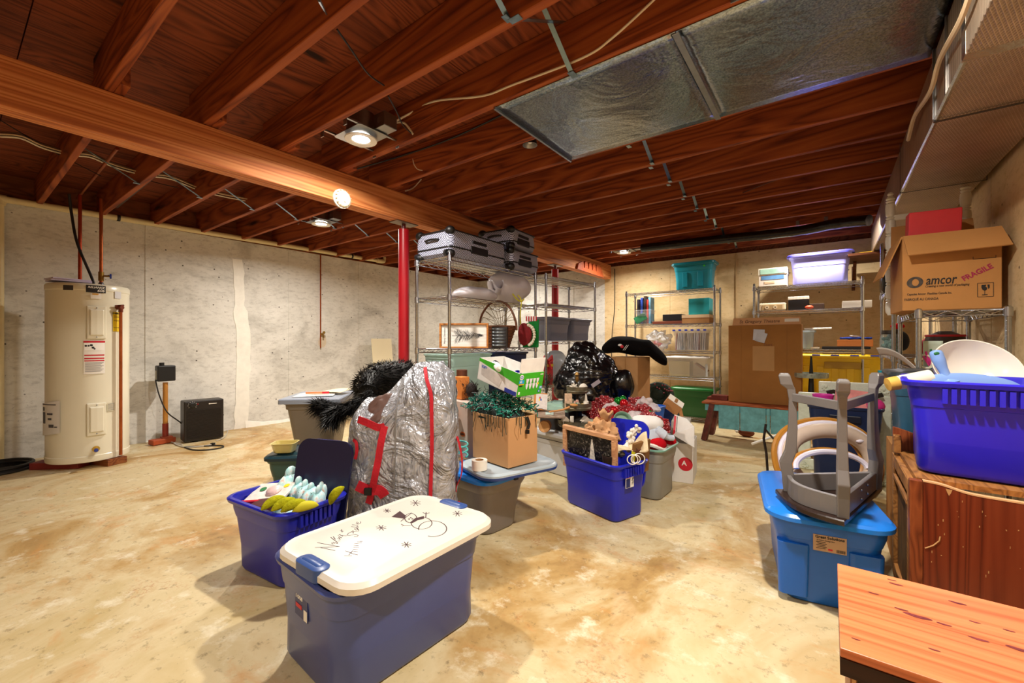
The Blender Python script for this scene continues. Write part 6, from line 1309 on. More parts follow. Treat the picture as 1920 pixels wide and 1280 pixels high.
lo = one('tote_lid', lid_mb(0.42, 0.31, 0.022, 0.07, 0.008, 0.045, dish=True), blue, 'bright blue tote lid standing upright at the back of the blue tote', 'lid')
pb = onT3(0.04, 0.085, 0.09); up = V((0.02, 0.22, 1)).normalized(); xd2 = V((math.cos(T3[2] + 0.12), math.sin(T3[2] + 0.12), 0))
lo.matrix_world = frame_m(pb + up * 0.25 + V((0.02, 0.0, 0)), up, xd2)
obj('lid_groove', MB().tube(MB().rr([(0.0165, 0.15, 0.095, 0.05)], 6, False, False).v, 0.005, 5, closed=True), blue, lo)
kraft = plain('kraft_paper', '#c8986a', 0.8, var=0.1, bump=0.6, bscale=14)
mb = MB().ball((0, 0, 0), 0.085, 40, 28, sc=(1.25, 0.7, 0.9), dis=0.55, fr=34, seed=3); mb.grid(lambda u, v: ((0.02 + 0.03 * v) * math.cos(2 * PI * u), (0.02 + 0.03 * v) * math.sin(2 * PI * u), 0.07 + 0.06 * v + 0.015 * math.sin(u * 30) * v), 24, 4)
p = PD(1130, 808, 2.78); one('paper_bag', mb, kraft, 'crumpled brown paper bag tied at the top behind the framed picture', 'paper bag', loc=(p.x, p.y, p.z), rot=(0, 0.15, YAW), solid=0.001)
one('dark_cup', MB().lathe([(0, 0), (0.034, 0), (0.045, 0.09), (0.041, 0.09), (0.03, 0.006)], n=20), plain('dark_brown_metal', '#3a2c22', 0.4, 0.3), 'dark brown cup in the blue tote right of the frame', 'cup', loc=onT3(0.115, -0.07, 0.275))
cl = plain('burlap_cream', '#dcc8a4', 0.85, var=0.12, bump=0.5, bscale=70)
p = PD(1183, 842, 2.55); one('burlap_cloth', MB().grid(lambda u, v: (-0.10 + 0.2 * u, -0.04 + 0.10 * v, 0.05 * u * u + 0.03 * math.sin(u * 5 + v * 3) + 0.02 * NZ.noise(V((u * 4, v * 4, 1)))), 18, 10), cl, 'cream burlap cloth with a brown star draped at the right of the blue tote', 'cloth', loc=p, rot=(0.5, -0.1, YAW - 0.3), solid=0.004)
p = PD(1195, 846, 2.47); one('brown_star', MB().prism([((0.026 if i % 2 else 0.010) * math.cos(PI * i / 5), (0.026 if i % 2 else 0.010) * math.sin(PI * i / 5)) for i in range(10)], 0.006, frame_m((0, 0, 0), (math.cos(YAW), math.sin(YAW), 0), (0, -0.4, 1))), plain('rusty_brown', '#5a2c16', 0.6), 'small rusty brown star on the burlap cloth', 'ornament', loc=p)
mb = MB(); rnd = random.Random(13)
stem = bez([(0, 0, 0), (0.02, 0.01, 0.04), (0.03, 0.0, 0.09), (0.055, 0, 0.13)], 5); mb.tube(stem, [0.014, 0.012, 0.012, 0.011] + [0.009] * 12, 8)
for i in range(26):
    q = stem[rnd.randrange(len(stem))]; mb.ball(q + V((rnd.uniform(-0.03, 0.03), rnd.uniform(-0.02, 0.02), rnd.uniform(-0.02, 0.02))), rnd.uniform(0.008, 0.017), 7, 5)
p = PD(1172, 838, 2.6); one('white_antler', mb, plain('antler_white', '#e6e0d8', 0.6), 'knobbly white frosted branch leaning on the blue lid', 'branch', loc=p, rot=(0, 0.2, YAW))
mb = MB()
for i, r in enumerate((0.03, 0.026, 0.034)): mb.tube([(r * math.cos(a) + i * 0.02, i * 0.008, r * 0.9 * math.sin(a) + 0.02) for a in [2 * PI * k / 20 for k in range(20)]], 0.0028, 5, closed=True)
p = PD(1186, 868, 2.42); one('white_wire_loops', mb, plain('white_wire', '#f0ece4', 0.4), 'loops of white wire at the near rim of the blue tote', 'wire', loc=p, rot=(0, 0, YAW))
p = PD(1202, 842, 2.54); t = thing('book', 'yellow edged book standing at the right end of the blue tote', 'book', (p.x, p.y, p.z), rot=(0.1, 0.15, T3[2])); obj('cover', MB().box((0, 0, -0.05), (0.02, 0.14, 0.2)), plain('brown_wood_cover', '#7a5228', 0.6), t); obj('yellow_edge', MB().box((0.002, -0.072, -0.07), (0.024, 0.006, 0.15)), plain('lime_yellow', '#d8d020', 0.5), t)
p = PD(1160, 850, 2.6); one('silver_bits', MB().ball((0, 0, 0), 0.03, 10, 6, dis=0.5, sc=(1.2, 0.8, 0.7)), plain('silver_foil', '#a8b0ac', 0.3, 0.6, var=0.3, vscale=50), 'silver ornament scraps beside the white branch', 'ornament', loc=p)
blob('packing_fill', 'dark cloth filling the bottom of the blue tote', 'cloth', onT3(0, 0, 0.14), 0.12, (1.4, 0.85, 0.9), plain('dark_fill', '#1c1a22', 0.9), 0.2, 3, 3)
# ---- grey tote of santa hats
T4 = (-0.985, 2.935, math.radians(88))
t = tote('storage_tote', 'grey tote with a green rim holding red and white felt hats', T4[0], T4[1], T4[2], 0.36, 0.27, 0.335, plain('warm_grey_plastic', '#8d8b84', 0.35, var=0.05), 0.02, r=0.05, rim=0.012, grip=False)
rg2 = MB().rr([(0.333, 0.178, 0.133, 0.055)], 6, False, False).v; obj('green_rim', MB().tube(rg2, 0.008, 6, closed=True), plain('sage_green', '#7fae9c', 0.35), t)
redf = plain('red_felt', '#c0141f', 0.9, var=0.15, vscale=30, spec=0.1); whf = plain('white_felt', '#efe6da', 0.95, bump=0.7, bscale=80, spec=0.1)
for i, (hx_, hy_, hz_, lb_) in enumerate(((-0.925, 3.03, 0.345, 'rightmost'), (-0.945, 2.885, 0.345, 'nearest the camera'), (-1.01, 3.02, 0.36, 'at the back'))):
    p = V((hx_, hy_, hz_)); t = thing('santa_hat', 'red felt hat with white trim in the grey tote, ' + lb_, 'hat', p, 0.7 * i, 'felt hats in the grey tote')
    obj('felt', MB().ball((0, 0, 0), 0.062, 16, 10, sc=(1.1, 0.8, 0.75), dis=0.3, seed=i), redf, t); obj('trim', MB().tube([(0.062 * math.cos(a), 0.048 * math.sin(a), -0.01 + 0.015 * math.sin(2 * a)) for a in [2 * PI * k / 18 for k in range(18)]], 0.014, 7, closed=True), whf, t)
# ---- snowy fabric doll
p = PD(1216, 830, 2.9)
t = thing('fabric_doll', 'pale blue and white fabric snow doll slumped beside the blue lid', 'doll', (p.x - 0.02, p.y + 0.02, 0.365), YAW)
sn_ = plain('denim_white_fabric', '#cdd6e4', 0.9, var=0.12, vscale=9, bump=0.4, bscale=60)
obj('doll_body', MB().ball((0, 0, 0.0), 0.13, 22, 16, sc=(0.72, 0.6, 1.1), dis=0.25, fr=7, seed=6), sn_, t); obj('white_shirt', MB().ball((0.0, 0.0, 0.115), 0.095, 18, 12, sc=(1.05, 0.7, 0.62), dis=0.35, fr=10, seed=2), plain('white_linen', '#eceae6', 0.9, bump=0.3, bscale=50), t); obj('sleeve', MB().tube(bez([(0.05, -0.03, 0.08), (0.12, -0.04, 0.03), (0.17, -0.03, 0.02)], 5), [0.035] * 5 + [0.02] * 6, 10), sn_, t)
# ---- white printer paper carton with a red disc and torn lid
ap = PZ(1262, 905, 0); 
def onA(u, v, z): return V((AXc + u * math.cos(AR_) - v * math.sin(AR_), AYc + u * math.sin(AR_) + v * math.cos(AR_), z))
AR_ = math.radians(9); AXc, AYc = -0.935, 3.43
wcard = plain('white_carton', '#e4e0da', 0.7, var=0.06, vscale=9)
t = carton('cardboard_box', 'white carton with a red disc and an opened striped lid', AXc, AYc, AR_, 0.22, 0.34, 0.29, wcard, 0.0)
dm = frame_m((0.02, -0.1712, 0.16), (1, 0, 0), (0, 0, 1)); obj('red_disc', MB().lathe([(0, 0.0), (0.05, 0.0)], (0.058, -0.1712, 0.14), 28, MX.Rotation(PI / 2, 4, 'X')), plain('print_red', '#c9182c'), t); obj('lettering', text_mb('A', 0.05, frame_m((0.05, -0.1718, 0.145), (1, 0, 0), (0, 0, 1)), 0.0003, bold=0.001), paper, t)
fo_, fd = PD(1264, 778, 3.02), None
q = [PD(1265, 777, 3.18), PD(1262, 815, 3.12), PD(1302, 839, 2.98), PD(1302, 800, 3.0), PD(1288, 785, 3.12)]
mb = MB(); nn = (q[1] - q[0]).cross(q[2] - q[0]).normalized() * 0.003; mb.rings([[v - nn for v in q], [v + nn for v in q]], False); fl_ = obj('flap', mb, wcard, t); fl_.matrix_parent_inverse = MX(); fl_.matrix_local = (MX.Translation((AXc, AYc, 0)) @ MX.Rotation(AR_, 4, 'Z')).inverted()
def on_flap(a, b): return q[0] + (q[1] - q[0]) * b + (q[3] - q[0]) * a - nn * 1.2 * (1 if nn.dot(V((0, 0, CH)) - q[0]) < 0 else -1)
sg = 1 if nn.dot(V((0, 0, CH)) - q[0]) > 0 else -1
def fpt(a, b): return q[0] + (q[2] - q[1]) * a + (q[1] - q[0]) * b + nn * 1.3 * sg
mb = MB(); mb.add([fpt(0.0, 0.05), fpt(0.0, 0.98), fpt(0.10, 0.98), fpt(0.10, 0.02)], [(0, 1, 2, 3)]); obj('red_band', mb, redp, fl_)
mb = MB(); mb.add([fpt(0.14, 0.02), fpt(0.14, 0.98), fpt(0.19, 0.98), fpt(0.19, 0.0)], [(0, 1, 2, 3)]); obj('black_band', mb, prnt, fl_)
mb = MB(); mb.add([fpt(0.45, 0.38), fpt(0.45, 0.58), fpt(0.68, 0.6), fpt(0.68, 0.42)], [(0, 1, 2, 3)]); mb.add([fpt(0.6, 0.85), fpt(0.6, 0.95), fpt(0.72, 0.95), fpt(0.72, 0.85)], [(0, 1, 2, 3)]); obj('print_marks', mb, plain('print_dark', '#4b4a50'), fl_)
mb = MB(); mb.add([fpt(0.3, 0.04), fpt(0.3, 0.1), fpt(0.62, 0.12), fpt(0.62, 0.06)], [(0, 1, 2, 3)]); obj('red_line', mb, redp, fl_)
one('grey_packing', MB().box((0, 0, 0.05), (0.13, 0.16, 0.2)), plain('grey_card', '#a8a49a', 0.7, var=0.2), 'grey carton insert standing in the white carton behind its lid', 'packing', loc=onA(0.0, 0.07, 0.28), rot=(0.1, 0.05, AR_), bevel=0.003)
one('brown_ball', MB().ball((0, 0, 0), 0.03, 10, 8, dis=0.2), plain('brown_cream', '#c8a880', 0.6, var=0.3), 'small cream and brown ball between the doll and the grey insert', 'ornament', loc=PD(1247, 800, 3.1))
# ---- big blue tote behind, heaped with red garlands
T12 = (-1.355, 3.56, math.radians(-10))
azure = plain('azure_plastic', '#1565d8', 0.35, var=0.05)
tote('storage_tote', 'azure blue tote heaped with red beaded garlands behind the pile', T12[0], T12[1], T12[2], 0.46, 0.36, 0.50, azure, 0.03, r=0.05, rim=0.012, grip=False)
t_ = NT('red_dotted_garland'); vc = t_.coord(); vo = t_.n('TexVoronoi'); t_.L(vc, vo.inputs['Vector']); vo.inputs['Scale'].default_value = 62
c_ = t_.ramp(vo.outputs['Distance'], [(0.16, '#f3e2de'), (0.26, '#b3101c'), (0.6, '#7d0812')]); t_.base(c_); t_.set(rough=0.5); t_.bump(vo.outputs['Distance'], 0.8, 0.01); gar = t_.m
tul = plain('white_tulle', '#e8dcdc', 0.6, var=0.2, vscale=30, alpha=0.65)
heap = [((1112, 768), 3.4, 0.075, gar), ((1133, 757), 3.45, 0.075, gar), ((1150, 776), 3.25, 0.075, gar), ((1178, 772), 3.25, 0.08, gar), ((1205, 772), 3.25, 0.07, gar), ((1195, 757), 3.5, 0.065, gar), ((1215, 790), 3.05, 0.08, gar), ((1235, 797), 3.05, 0.07, gar), ((1160, 790), 3.1, 0.06, gar), ((1120, 785), 3.3, 0.05, gar)]
GL = ['leftmost on the azure tote', 'top left of the heap', 'left of the middle', 'in the middle of the heap', 'right of the middle', 'top right by the tall box', 'lower right above the white doll', 'farthest right above the white carton', 'low in front of the heap', 'lowest at the left']
for i, ((px, py), d, r, m_) in enumerate(heap): blob('red_garland', 'coil of red garland flecked with white, ' + GL[i], 'garland', PD(px, py, d), r, (1.15, 0.9, 0.85), m_, 0.38, 9, i + 1, seg=30, rg=20, group='red garland coils in the heap')
for i, (px, py, d, r, lb_) in enumerate(((1148, 765, 3.3, 0.05, 'left'), (1208, 755, 3.4, 0.05, 'upper right'), (1190, 785, 3.1, 0.055, 'lower right'), (1225, 765, 3.35, 0.04, 'far right'))): blob('tulle_puff', 'white tulle puff among the red garlands, ' + lb_, 'tulle', PD(px, py, d), r, (1.2, 0.8, 0.9), tul, 0.6, 5, i + 4, seg=18, rg=12, group='tulle puffs among the garlands')
for i, (px, py, d, r, c_, lb_) in enumerate(((1159, 752, 3.3, 0.034, 'g', 'green, at the top left'), (1168, 748, 3.45, 0.03, 'g', 'green, beside the larger green one'), (1170, 756, 3.25, 0.033, 'r', 'red, under the green ones'), (1218, 773, 3.15, 0.018, 'g', 'small green, near the tulle'), (1152, 769, 3.15, 0.032, 'r', 'red, left in the heap'))):
    one('ball_ornament', MB().ball((0, 0, 0), r, 14, 10), plain('shiny_green', '#0c7a24', 0.15, 0.4) if c_ == 'g' else plain('shiny_red', '#b8101c', 0.15, 0.4), 'shiny ball ornament in the garland heap, ' + lb_, 'ornament', 'ball ornaments in the garland heap', loc=PD(px, py, d))
p = PD(1168, 787, 2.9); one('green_basin', MB().lathe([(0.062, 0.0), (0.058, -0.03), (0.05, -0.04), (0.0, -0.04)], n=28), plain('pale_green_plastic', '#7a9a82', 0.35), 'pale grey green basin edge between the blue lid and the garlands', 'basin', loc=(p.x, p.y, p.z), rot=(1.0, 0, YAW), solid=0.004)
# ---- black sack
blk_sack = plain('black_sack_plastic', '#0c0b0d', 0.2, spec=0.7, bump=0.7, bscale=16)
p = PD(1104, 700, 3.98)
tote('storage_tote', 'grey tote carrying the black sack, mostly hidden behind the tray', p.x, p.y, 0.2, 0.44, 0.36, 0.50, plain('grey_plastic', '#8b8e96'), 0.03, r=0.05, rim=0.012, grip=False)
t = thing('black_sack', 'shiny black plastic sack on a grey tote behind the tiered tray', 'sack', (p.x, p.y, 0.502), YAW)
def sack_fn(u, v):
    th = 2 * PI * u; q_ = (1 - v ** 2.4) ** 0.75 * min(1, (v / 0.05 + 0.02)) ** 0.5 * (0.9 + 0.1 * min(1, v / 0.3)); x = 0.31 * math.cos(th) * q_ - 0.03 * v; y = 0.21 * math.sin(th) * q_; z = 0.53 * v
    n_ = V((x, y * 1.5, z - 0.24)).normalized(); a = math.atan2(x, z - 0.2); b_ = math.atan2(z - 0.24, x - 0.27); w_ = 0.045 * NZ.noise(V((x * 5, y * 5, z * 5))) + 0.010 * NZ.noise(V((b_ * 6, y * 5, z * 3))) + 0.030 * abs(NZ.noise(V((x * 9 + z * 5, y * 9, z * 7 - x * 4)))) + 0.006 * abs(NZ.noise(V((b_ * 16, y * 14, z * 3)))) + 0.008 * abs(NZ.noise(V((x * 22, y * 22, z * 22))))
    return V((x, y, max(z, 0.0))) + n_ * w_
obj('sack_body', MB().grid(sack_fn, 150, 80), blk_sack, t)
obj('knot', MB().ball((0.27, -0.08, 0.24), 0.05, 12, 8, sc=(1.2, 0.8, 0.8), dis=0.4), blk_sack, t); obj('tail', MB().ball((0.30, -0.10, 0.14), 0.13, 20, 14, sc=(0.75, 0.6, 1.1), dis=0.25, seed=4), blk_sack, t); obj('tag', MB().box((0.02, -0.235, 0.17), (0.085, 0.004, 0.035), 0, mat=MX.Rotation(-0.6, 4, 'Y')), plain('tag_grey', '#a9a0a8', 0.5), t)
# ---- tall carton with black sweater
TC = PD(1181, 700, 4.33)
t = carton('cardboard_box', 'tall narrow cardboard box standing under the black sweater', TC.x, TC.y, math.radians(-4), 0.30, 0.29, 0.885, card, 0.0, open_=False)
for x in (-0.09, 0.02): obj('crease', MB().box((x, -0.1455, 0.44), (0.004, 0.002, 0.87)), cardd, t)
swm = plain('black_knit', '#0e0c0c', 0.95, var=0.2, spec=0.1, bump=0.3, bscale=90)
sweat = thing('black_sweater', 'black knitted sweater draped over the tall cardboard box', 'sweater', (TC.x, TC.y, 0.89), math.radians(20))
def sw_fn(u, v):
    th = 2 * PI * v; x = -0.27 + 0.62 * u; r = 0.105 * (math.sin(PI * min(max(u, 0.004), 0.996)) ** 0.22); z = 0.10 + 0.015 * math.sin(PI * u * 2.0) - 0.55 * max(0, u - 0.74) - 0.2 * max(0, 0.15 - u)
    return V((x, 0.20 * math.cos(th) * (0.45 + r * 4), z + r * math.sin(th) * 0.85)) + V((0, 0, 0.012 * NZ.noise(V((x * 8, th, 2)))))
obj('knit_body', MB().grid(sw_fn, 40, 24), swm, sweat)
obj('red_badge', MB().ball((-0.07, -0.195, 0.10), 0.016, 10, 6, sc=(1, 0.5, 1)), redp, sweat); obj('white_badge', MB().ball((-0.09, -0.19, 0.115), 0.02, 10, 6, sc=(1, 0.4, 0.6), dis=0.3), paper, sweat)
for i in range(2): obj('white_stripe', MB().bar((-0.06 + i * 0.016, -0.20, 0.065), (-0.025 + i * 0.016, -0.20, 0.115), 0.005, 0.004), paper, sweat)
# ---- blue tote with wreath, tilted box, by the back shelf
W0 = PD(1234, 756, 4.55)
tote('storage_tote', 'dark azure tote with a wreath in it by the back wall shelf', W0.x, W0.y, 0.1, 0.44, 0.34, 0.375, plain('dark_azure_plastic', '#123f9c', 0.35, var=0.06), 0.03, r=0.05, rim=0.014, grip=False)
t = thing('wreath', 'dark green wreath with red berries in the dark azure tote', 'wreath', (W0.x + 0.0, W0.y, 0.40), 0.3)
mb = MB().tube([(0.11 * math.cos(a), 0.05 * math.sin(a), 0.06 + 0.09 * math.sin(a)) for a in [2 * PI * k / 24 for k in range(24)]], 0.055, 8, closed=True); mb.ball((0, 0.0, 0.06), 0.09, 12, 8, sc=(1, 0.5, 0.9)); obj('ring', mb, plain('dark_pine', '#122416', 0.8), t)
mb = MB(); rnd = random.Random(31)
for i in range(900):
    a = rnd.uniform(0, 2 * PI); s = V((0.12 * math.cos(a) * rnd.random() ** 0.5, 0.05 * math.sin(a), 0.06 + 0.11 * math.sin(a))); d = V((rnd.uniform(-1, 1), rnd.uniform(-1, 1), rnd.uniform(-1, 1))).normalized(); e = s + d * rnd.uniform(0.04, 0.075); w_ = d.orthogonal().normalized() * 0.004; mb.add([s - w_, s + w_, e], [(0, 1, 2)])
o_ = obj('needles', mb, plain('pine_green', '#1c3a20'), t); o_['kind'] = 'stuff'
mb = MB()
for i in range(40):
    a = rnd.uniform(0, 2 * PI); mb.ball(V((0.12 * math.cos(a), 0.05 * math.sin(a) - 0.06, 0.06 + 0.10 * math.sin(a))) + V((rnd.uniform(-0.03, 0.03), rnd.uniform(-0.02, 0.01), rnd.uniform(-0.03, 0.03))), 0.009, 6, 4)
o_ = obj('berries', mb, plain('berry_red', '#8a1a26', 0.3), t); o_['kind'] = 'stuff'
q0 = PD(1262, 752, 4.25)
t = thing('cardboard_box', 'small white topped box tilted on the corner of the wreath tote', 'cardboard box', q0 + V((0.0, 0.0, -0.035)), rot=(0.15, 0.62, 0.25)); obj('box_body', MB().box((0, 0, 0), (0.16, 0.18, 0.10)), plain('tan_orange_card', '#cf9258', 0.7), t, bevel=0.003); obj('white_top', MB().box((0, 0, 0.0515), (0.161, 0.181, 0.004)), plain('white_board', '#e9e0d2'), t); obj('slot', MB().box((0.0, 0.0, 0.0545), (0.03, 0.14, 0.002)), cardi, t); obj('open_flap', MB().box((0.125, 0, -0.04), (0.12, 0.178, 0.005), mat=MX.Rotation(0.75, 4, 'Y')), plain('tan_orange_card', '#cf9258'), t)
# ---- teal bench with the tall St Gregory box
tealp = plain('worn_teal_paint', '#6fb4bc', 0.6, var=0.25, vscale=16, bump=0.2, bscale=30)
topw = wood('bench_top_wood', '#b8653a', '#a0522c', '#6e3418', 'X', 1.5, 0.6, False)
legw = plain('worn_red_brown', '#6a3226', 0.7, var=0.45, vscale=18)
B0 = PZ(1316, 752, 0.405); BL = 1.22
bn = thing('wooden_bench', 'worn teal painted wooden bench with a brown top under the tall cardboard box', 'bench', (B0.x, B0.y, 0), 0.0)
obj('bench_top', MB().box((BL / 2, 0.17, 0.395), (BL, 0.36, 0.022)), topw, bn, bevel=0.004)
obj('apron', MB().box((BL / 2 + 0.0, 0.02, 0.35), (BL - 0.06, 0.02, 0.07)), tealp, bn)
x = 0.16
for wd in (0.20, 0.23, 0.035, 0.21, 0.22, 0.20):
    if x + wd > BL - 0.04: break
    obj('skirt_board', MB().box((x + wd / 2, 0.004, 0.262), (wd - 0.006, 0.014, 0.245)), tealp, bn, bevel=0.002, seg=1); x += wd
for sx in (0.10, BL - 0.10):
    sgn = 1 if sx > 0.5 else -1
    for yy in (0.03, 0.31):
        mb = MB().bar((sx, yy, 0.385), (sx + sgn * 0.075, yy + (-0.035 if yy < 0.1 else 0.035), 0.003), 0.05, 0.09, up=(0, 1, 0)); obj('leg', mb, legw, bn)
G0, G1 = PY(1366, 700, 4.99), PY(1503, 700, 4.99); GL_ = G1.x - G0.x
t = carton('cardboard_box', 'tall brown box with a handwritten flap standing on the bench', (G0.x + G1.x) / 2, 4.985 + 0.11, 0.0, GL_, 0.22, 0.80, cardd, 0.408, open_=False)
mb = MB(); q = [V((-GL_ / 2 + 0.035, -0.10, 0.80)), V((GL_ / 2 - 0.005, -0.10, 0.80)), V((GL_ / 2 - 0.01, -0.085, 0.875)), V((-GL_ / 2 + 0.045, -0.085, 0.875))]
mb.rings([[v for v in q], [v + V((0, 0.006, 0)) for v in q]], False); fl_ = obj('flap', mb, plain('pale_flap', '#dca878', 0.8, var=0.05), t)
obj('handwriting', text_mb('St Gregory Theatre', 0.045, frame_m((-0.04, -0.0975, 0.836), (1, 0, 0), (0, 0.2, 1)), 0.0004, 0.15), plain('pencil_grey', '#6a4a3c', 0.8), fl_); obj('white_sticker', MB().box((GL_ / 2 - 0.08, -0.0935, 0.838), (0.12, 0.002, 0.04)), paper, fl_)
t2 = obj('paper_note', MB().box((-0.04, -0.114, 0.70), (0.10, 0.003, 0.11), mat=MX.Rotation(0.06, 4, 'Y')), plain('foil_grey_paper', '#c9ccd6', 0.4, var=0.15), t); obj('paper_note', MB().box((-0.02, -0.118, 0.675), (0.09, 0.003, 0.10), mat=MX.Rotation(0.3, 4, 'Y')), plain('foil_grey_paper', '#c9ccd6'), t)
obj('pale_patch', MB().box((0.0, -0.111, 0.46), (0.19, 0.002, 0.25)), plain('pale_card_patch', '#b98c58', 0.8, var=0.08), t); obj('handwriting', text_mb('Start', 0.04, frame_m((0.04, -0.1115, 0.60), (1, 0, 0), (0, 0, 1)), 0.0003, 0.1), plain('pencil_brown', '#7a4a30', 0.8), t)
for x in (-GL_ / 2 + 0.12, GL_ / 2 - 0.12): obj('crease', MB().box((x, -0.1105, 0.40), (0.003, 0.002, 0.78)), plain('crease_brown', '#96642f', 0.8), t)
one('red_brown_plank', MB().box((0, 0, 0.012), (0.2, 0.14, 0.024)).box((0.02, 0.0, 0.036), (0.16, 0.12, 0.024)), plain('dull_red_wood', '#7a3226', 0.6), 'dull red boards lying on the bench left of the tall box', 'boards', loc=(G0.x - 0.12, 5.10, 0.408))
# tiered stand on the bench end
p = PY(1521, 700, 5.02)
t = thing('candle_stand', 'black spiked stand with a galvanised ring tray at the right end of the bench', 'stand', (p.x, p.y, 0.408)); obj('base', MB().lathe([(0, 0), (0.06, 0), (0.06, 0.008), (0.015, 0.02), (0, 0.02)], n=20), blackp, t); obj('spike', MB().tube([(0, 0, 0.0), (0, 0, 0.2), (0, 0, 0.30), (0, 0, 0.49)], [0.03, 0.024, 0.018, 0.008], 10), blackp, t); obj('ring_tray', MB().lathe([(0.012, 0.285), (0.135, 0.285), (0.14, 0.30), (0.137, 0.33), (0.132, 0.33), (0.132, 0.295), (0.012, 0.292)], n=32), plain('galv_tray', '#a9b0a4', 0.4, 0.6, var=0.4, vscale=30), t)
# toy figure and rods beneath
p = PZ(1398, 815, 0.03); t = thing('toy_animal', 'small brown and white toy animal lying under the bench', 'toy', (p.x, p.y + 0.05, 0.0)); obj('toy_body', MB().ball((0, 0, 0.045), 0.05, 12, 8, sc=(1.6, 0.8, 0.9)), plain('toy_brown', '#7a3a1a', 0.7), t); obj('toy_head', MB().ball((-0.08, -0.02, 0.07), 0.032, 10, 8), plain('toy_brown', '#7a3a1a', 0.7), t); obj('white_muzzle', MB().ball((-0.085, -0.045, 0.058), 0.017, 8, 6), whf, t)
p = PZ(1438, 896, 0.004); k = lambda px, py, d: PD(px, py, d)
t = thing('iron_stand', 'rusty black iron rod stand with a bent foot on the floor before the bench', 'stand', (0, 0, 0)); dd = (p - V((0, 0, 0))).dot(V((-SY, CY_, 0)))
obj('upright', MB().tube([PD(1440, 896, dd), PD(1437, 850, dd), PD(1432, 822, dd), PD(1436, 795, dd)], 0.009, 8), plain('rusty_iron', '#2a1d18', 0.6, 0.4, var=0.5, vscale=30), t); obj('foot', MB().tube([PD(1440, 896, dd) + V((0, 0, 0.003)), PD(1428, 893, dd)], 0.009, 6), plain('rusty_iron', '#2a1d18'), t); obj('cross_arm', MB().tube([PD(1436, 806, dd), PD(1455, 828, dd + 0.15), PD(1470, 838, dd + 0.3)], 0.008, 6), plain('rusty_iron', '#2a1d18'), t)
one('white_pole', MB().tube([PD(1410, 832, dd + 0.25), PD(1456, 816, dd + 0.28), PD(1475, 810, dd + 0.3)], 0.011, 8), whitep, 'white pole lying against the iron stand under the bench', 'pole')
# ================================================================== right side
# ---- blue tote with upside down stool
tb_ = plain('strong_blue_plastic', '#0d5fc0', 0.32, var=0.06, vscale=5)
T10r = math.radians(99.8); T10 = (-0.052, 2.335)
t = tote('storage_tote', 'strong blue lidded tote carrying the upturned stool at the right', T10[0], T10[1], T10r, 0.63, 0.40, 0.352, tb_, 0.035, r=0.06, rim=0.014, grip=False)
lo = obj('lid', lid_mb(0.66, 0.425, 0.026, 0.10, 0.006, 0.045), plain('lid_blue', '#1f7be0', 0.3, var=0.04), t, loc=(0, 0, 0.335))
for s in (-1, 1):      # raised side panels on the near face
    mb = MB().rr([(0.03, 0.02, 0.05, 0.02), (0.24, 0.028, 0.055, 0.02)], 4, c=(-0.268, s * 0.115, 0)); obj('side_rib', mb, tb_, t, bevel=0.006)
lb = obj('product_label', MB().box((-0.2985, 0.0, 0.262), (0.003, 0.105, 0.062)), plain('label_tan', '#b99878', 0.5), t)
fm = lambda y, z: frame_m((-0.3004, y, z), (0, -1, 0), (0, 0, 1))
obj('lettering', text_mb('Great Solutions', 0.0145, fm(0.0, 0.285), 0.0003, bold=0.0005), prnt, lb)
obj('lettering', text_mb('50 Gallon Storage Box', 0.0062, fm(0.013, 0.273), 0.0002, bold=0.0001), prnt, lb)
mb = MB()
for i in range(5): mb.box((-0.3003, 0.028 - 0.004 * (i % 2), 0.266 - 0.006 * i), (0.0006, 0.03, 0.002))
for i in range(8): mb.box((-0.3003, -0.022 - 0.0035 * i, 0.24), (0.0006, 0.0016 + 0.001 * (i % 2), 0.011))
obj('label_print', mb, prnt, lb); obj('red_mark', MB().box((-0.3003, -0.002, 0.241), (0.0006, 0.014, 0.006)), redp, lb)
SZ = 0.372
gpaint = plain('grey_paint', '#6d6866', 0.35, var=0.06); dkw = plain('dark_walnut', '#2a1a14', 0.3, var=0.3, vscale=10)
A_, B_, C_ = PD(1479, 915, 1.83), PD(1580, 975, 1.56), PD(1640, 925, 1.86)
a_, b_, c_ = [V((q.x, q.y, SZ)) for q in (A_, B_, C_)]
cen = (a_ + b_ + c_) / 3
st = thing('wooden_stool', 'grey three legged corner stool standing upside down on the blue tote', 'stool', (cen.x, cen.y, SZ))
def rel(q): return q - V((cen.x, cen.y, SZ))
al, bl_, cl_ = rel(a_), rel(b_), rel(c_)
out = lambda q, k: q + V((q.x, q.y, 0)).normalized() * k
front = [out(al, 0.05)]
mid = (al + bl_) / 2; outn = V((mid.x, mid.y, 0)).normalized()
curve = []
for i in range(13):
    f = i / 12; p = out(al, 0.045).lerp(out(bl_, 0.04), f) + outn * 0.06 * math.sin(PI * f); curve.append(p)
outline = curve + [out(cl_, 0.05), (cl_ + al) / 2 + V((-((cl_ + al) / 2).x, -((cl_ + al) / 2).y, 0)) * -0.25]
mb = MB(); cz = [(0.002, 0.96), (0.010, 1.02), (0.024, 1.02), (0.028, 1.0)]
mb.rings([[V((p.x * s, p.y * s, z)) for p in outline] for z, s in cz], False); obj('seat', mb, dkw, st)
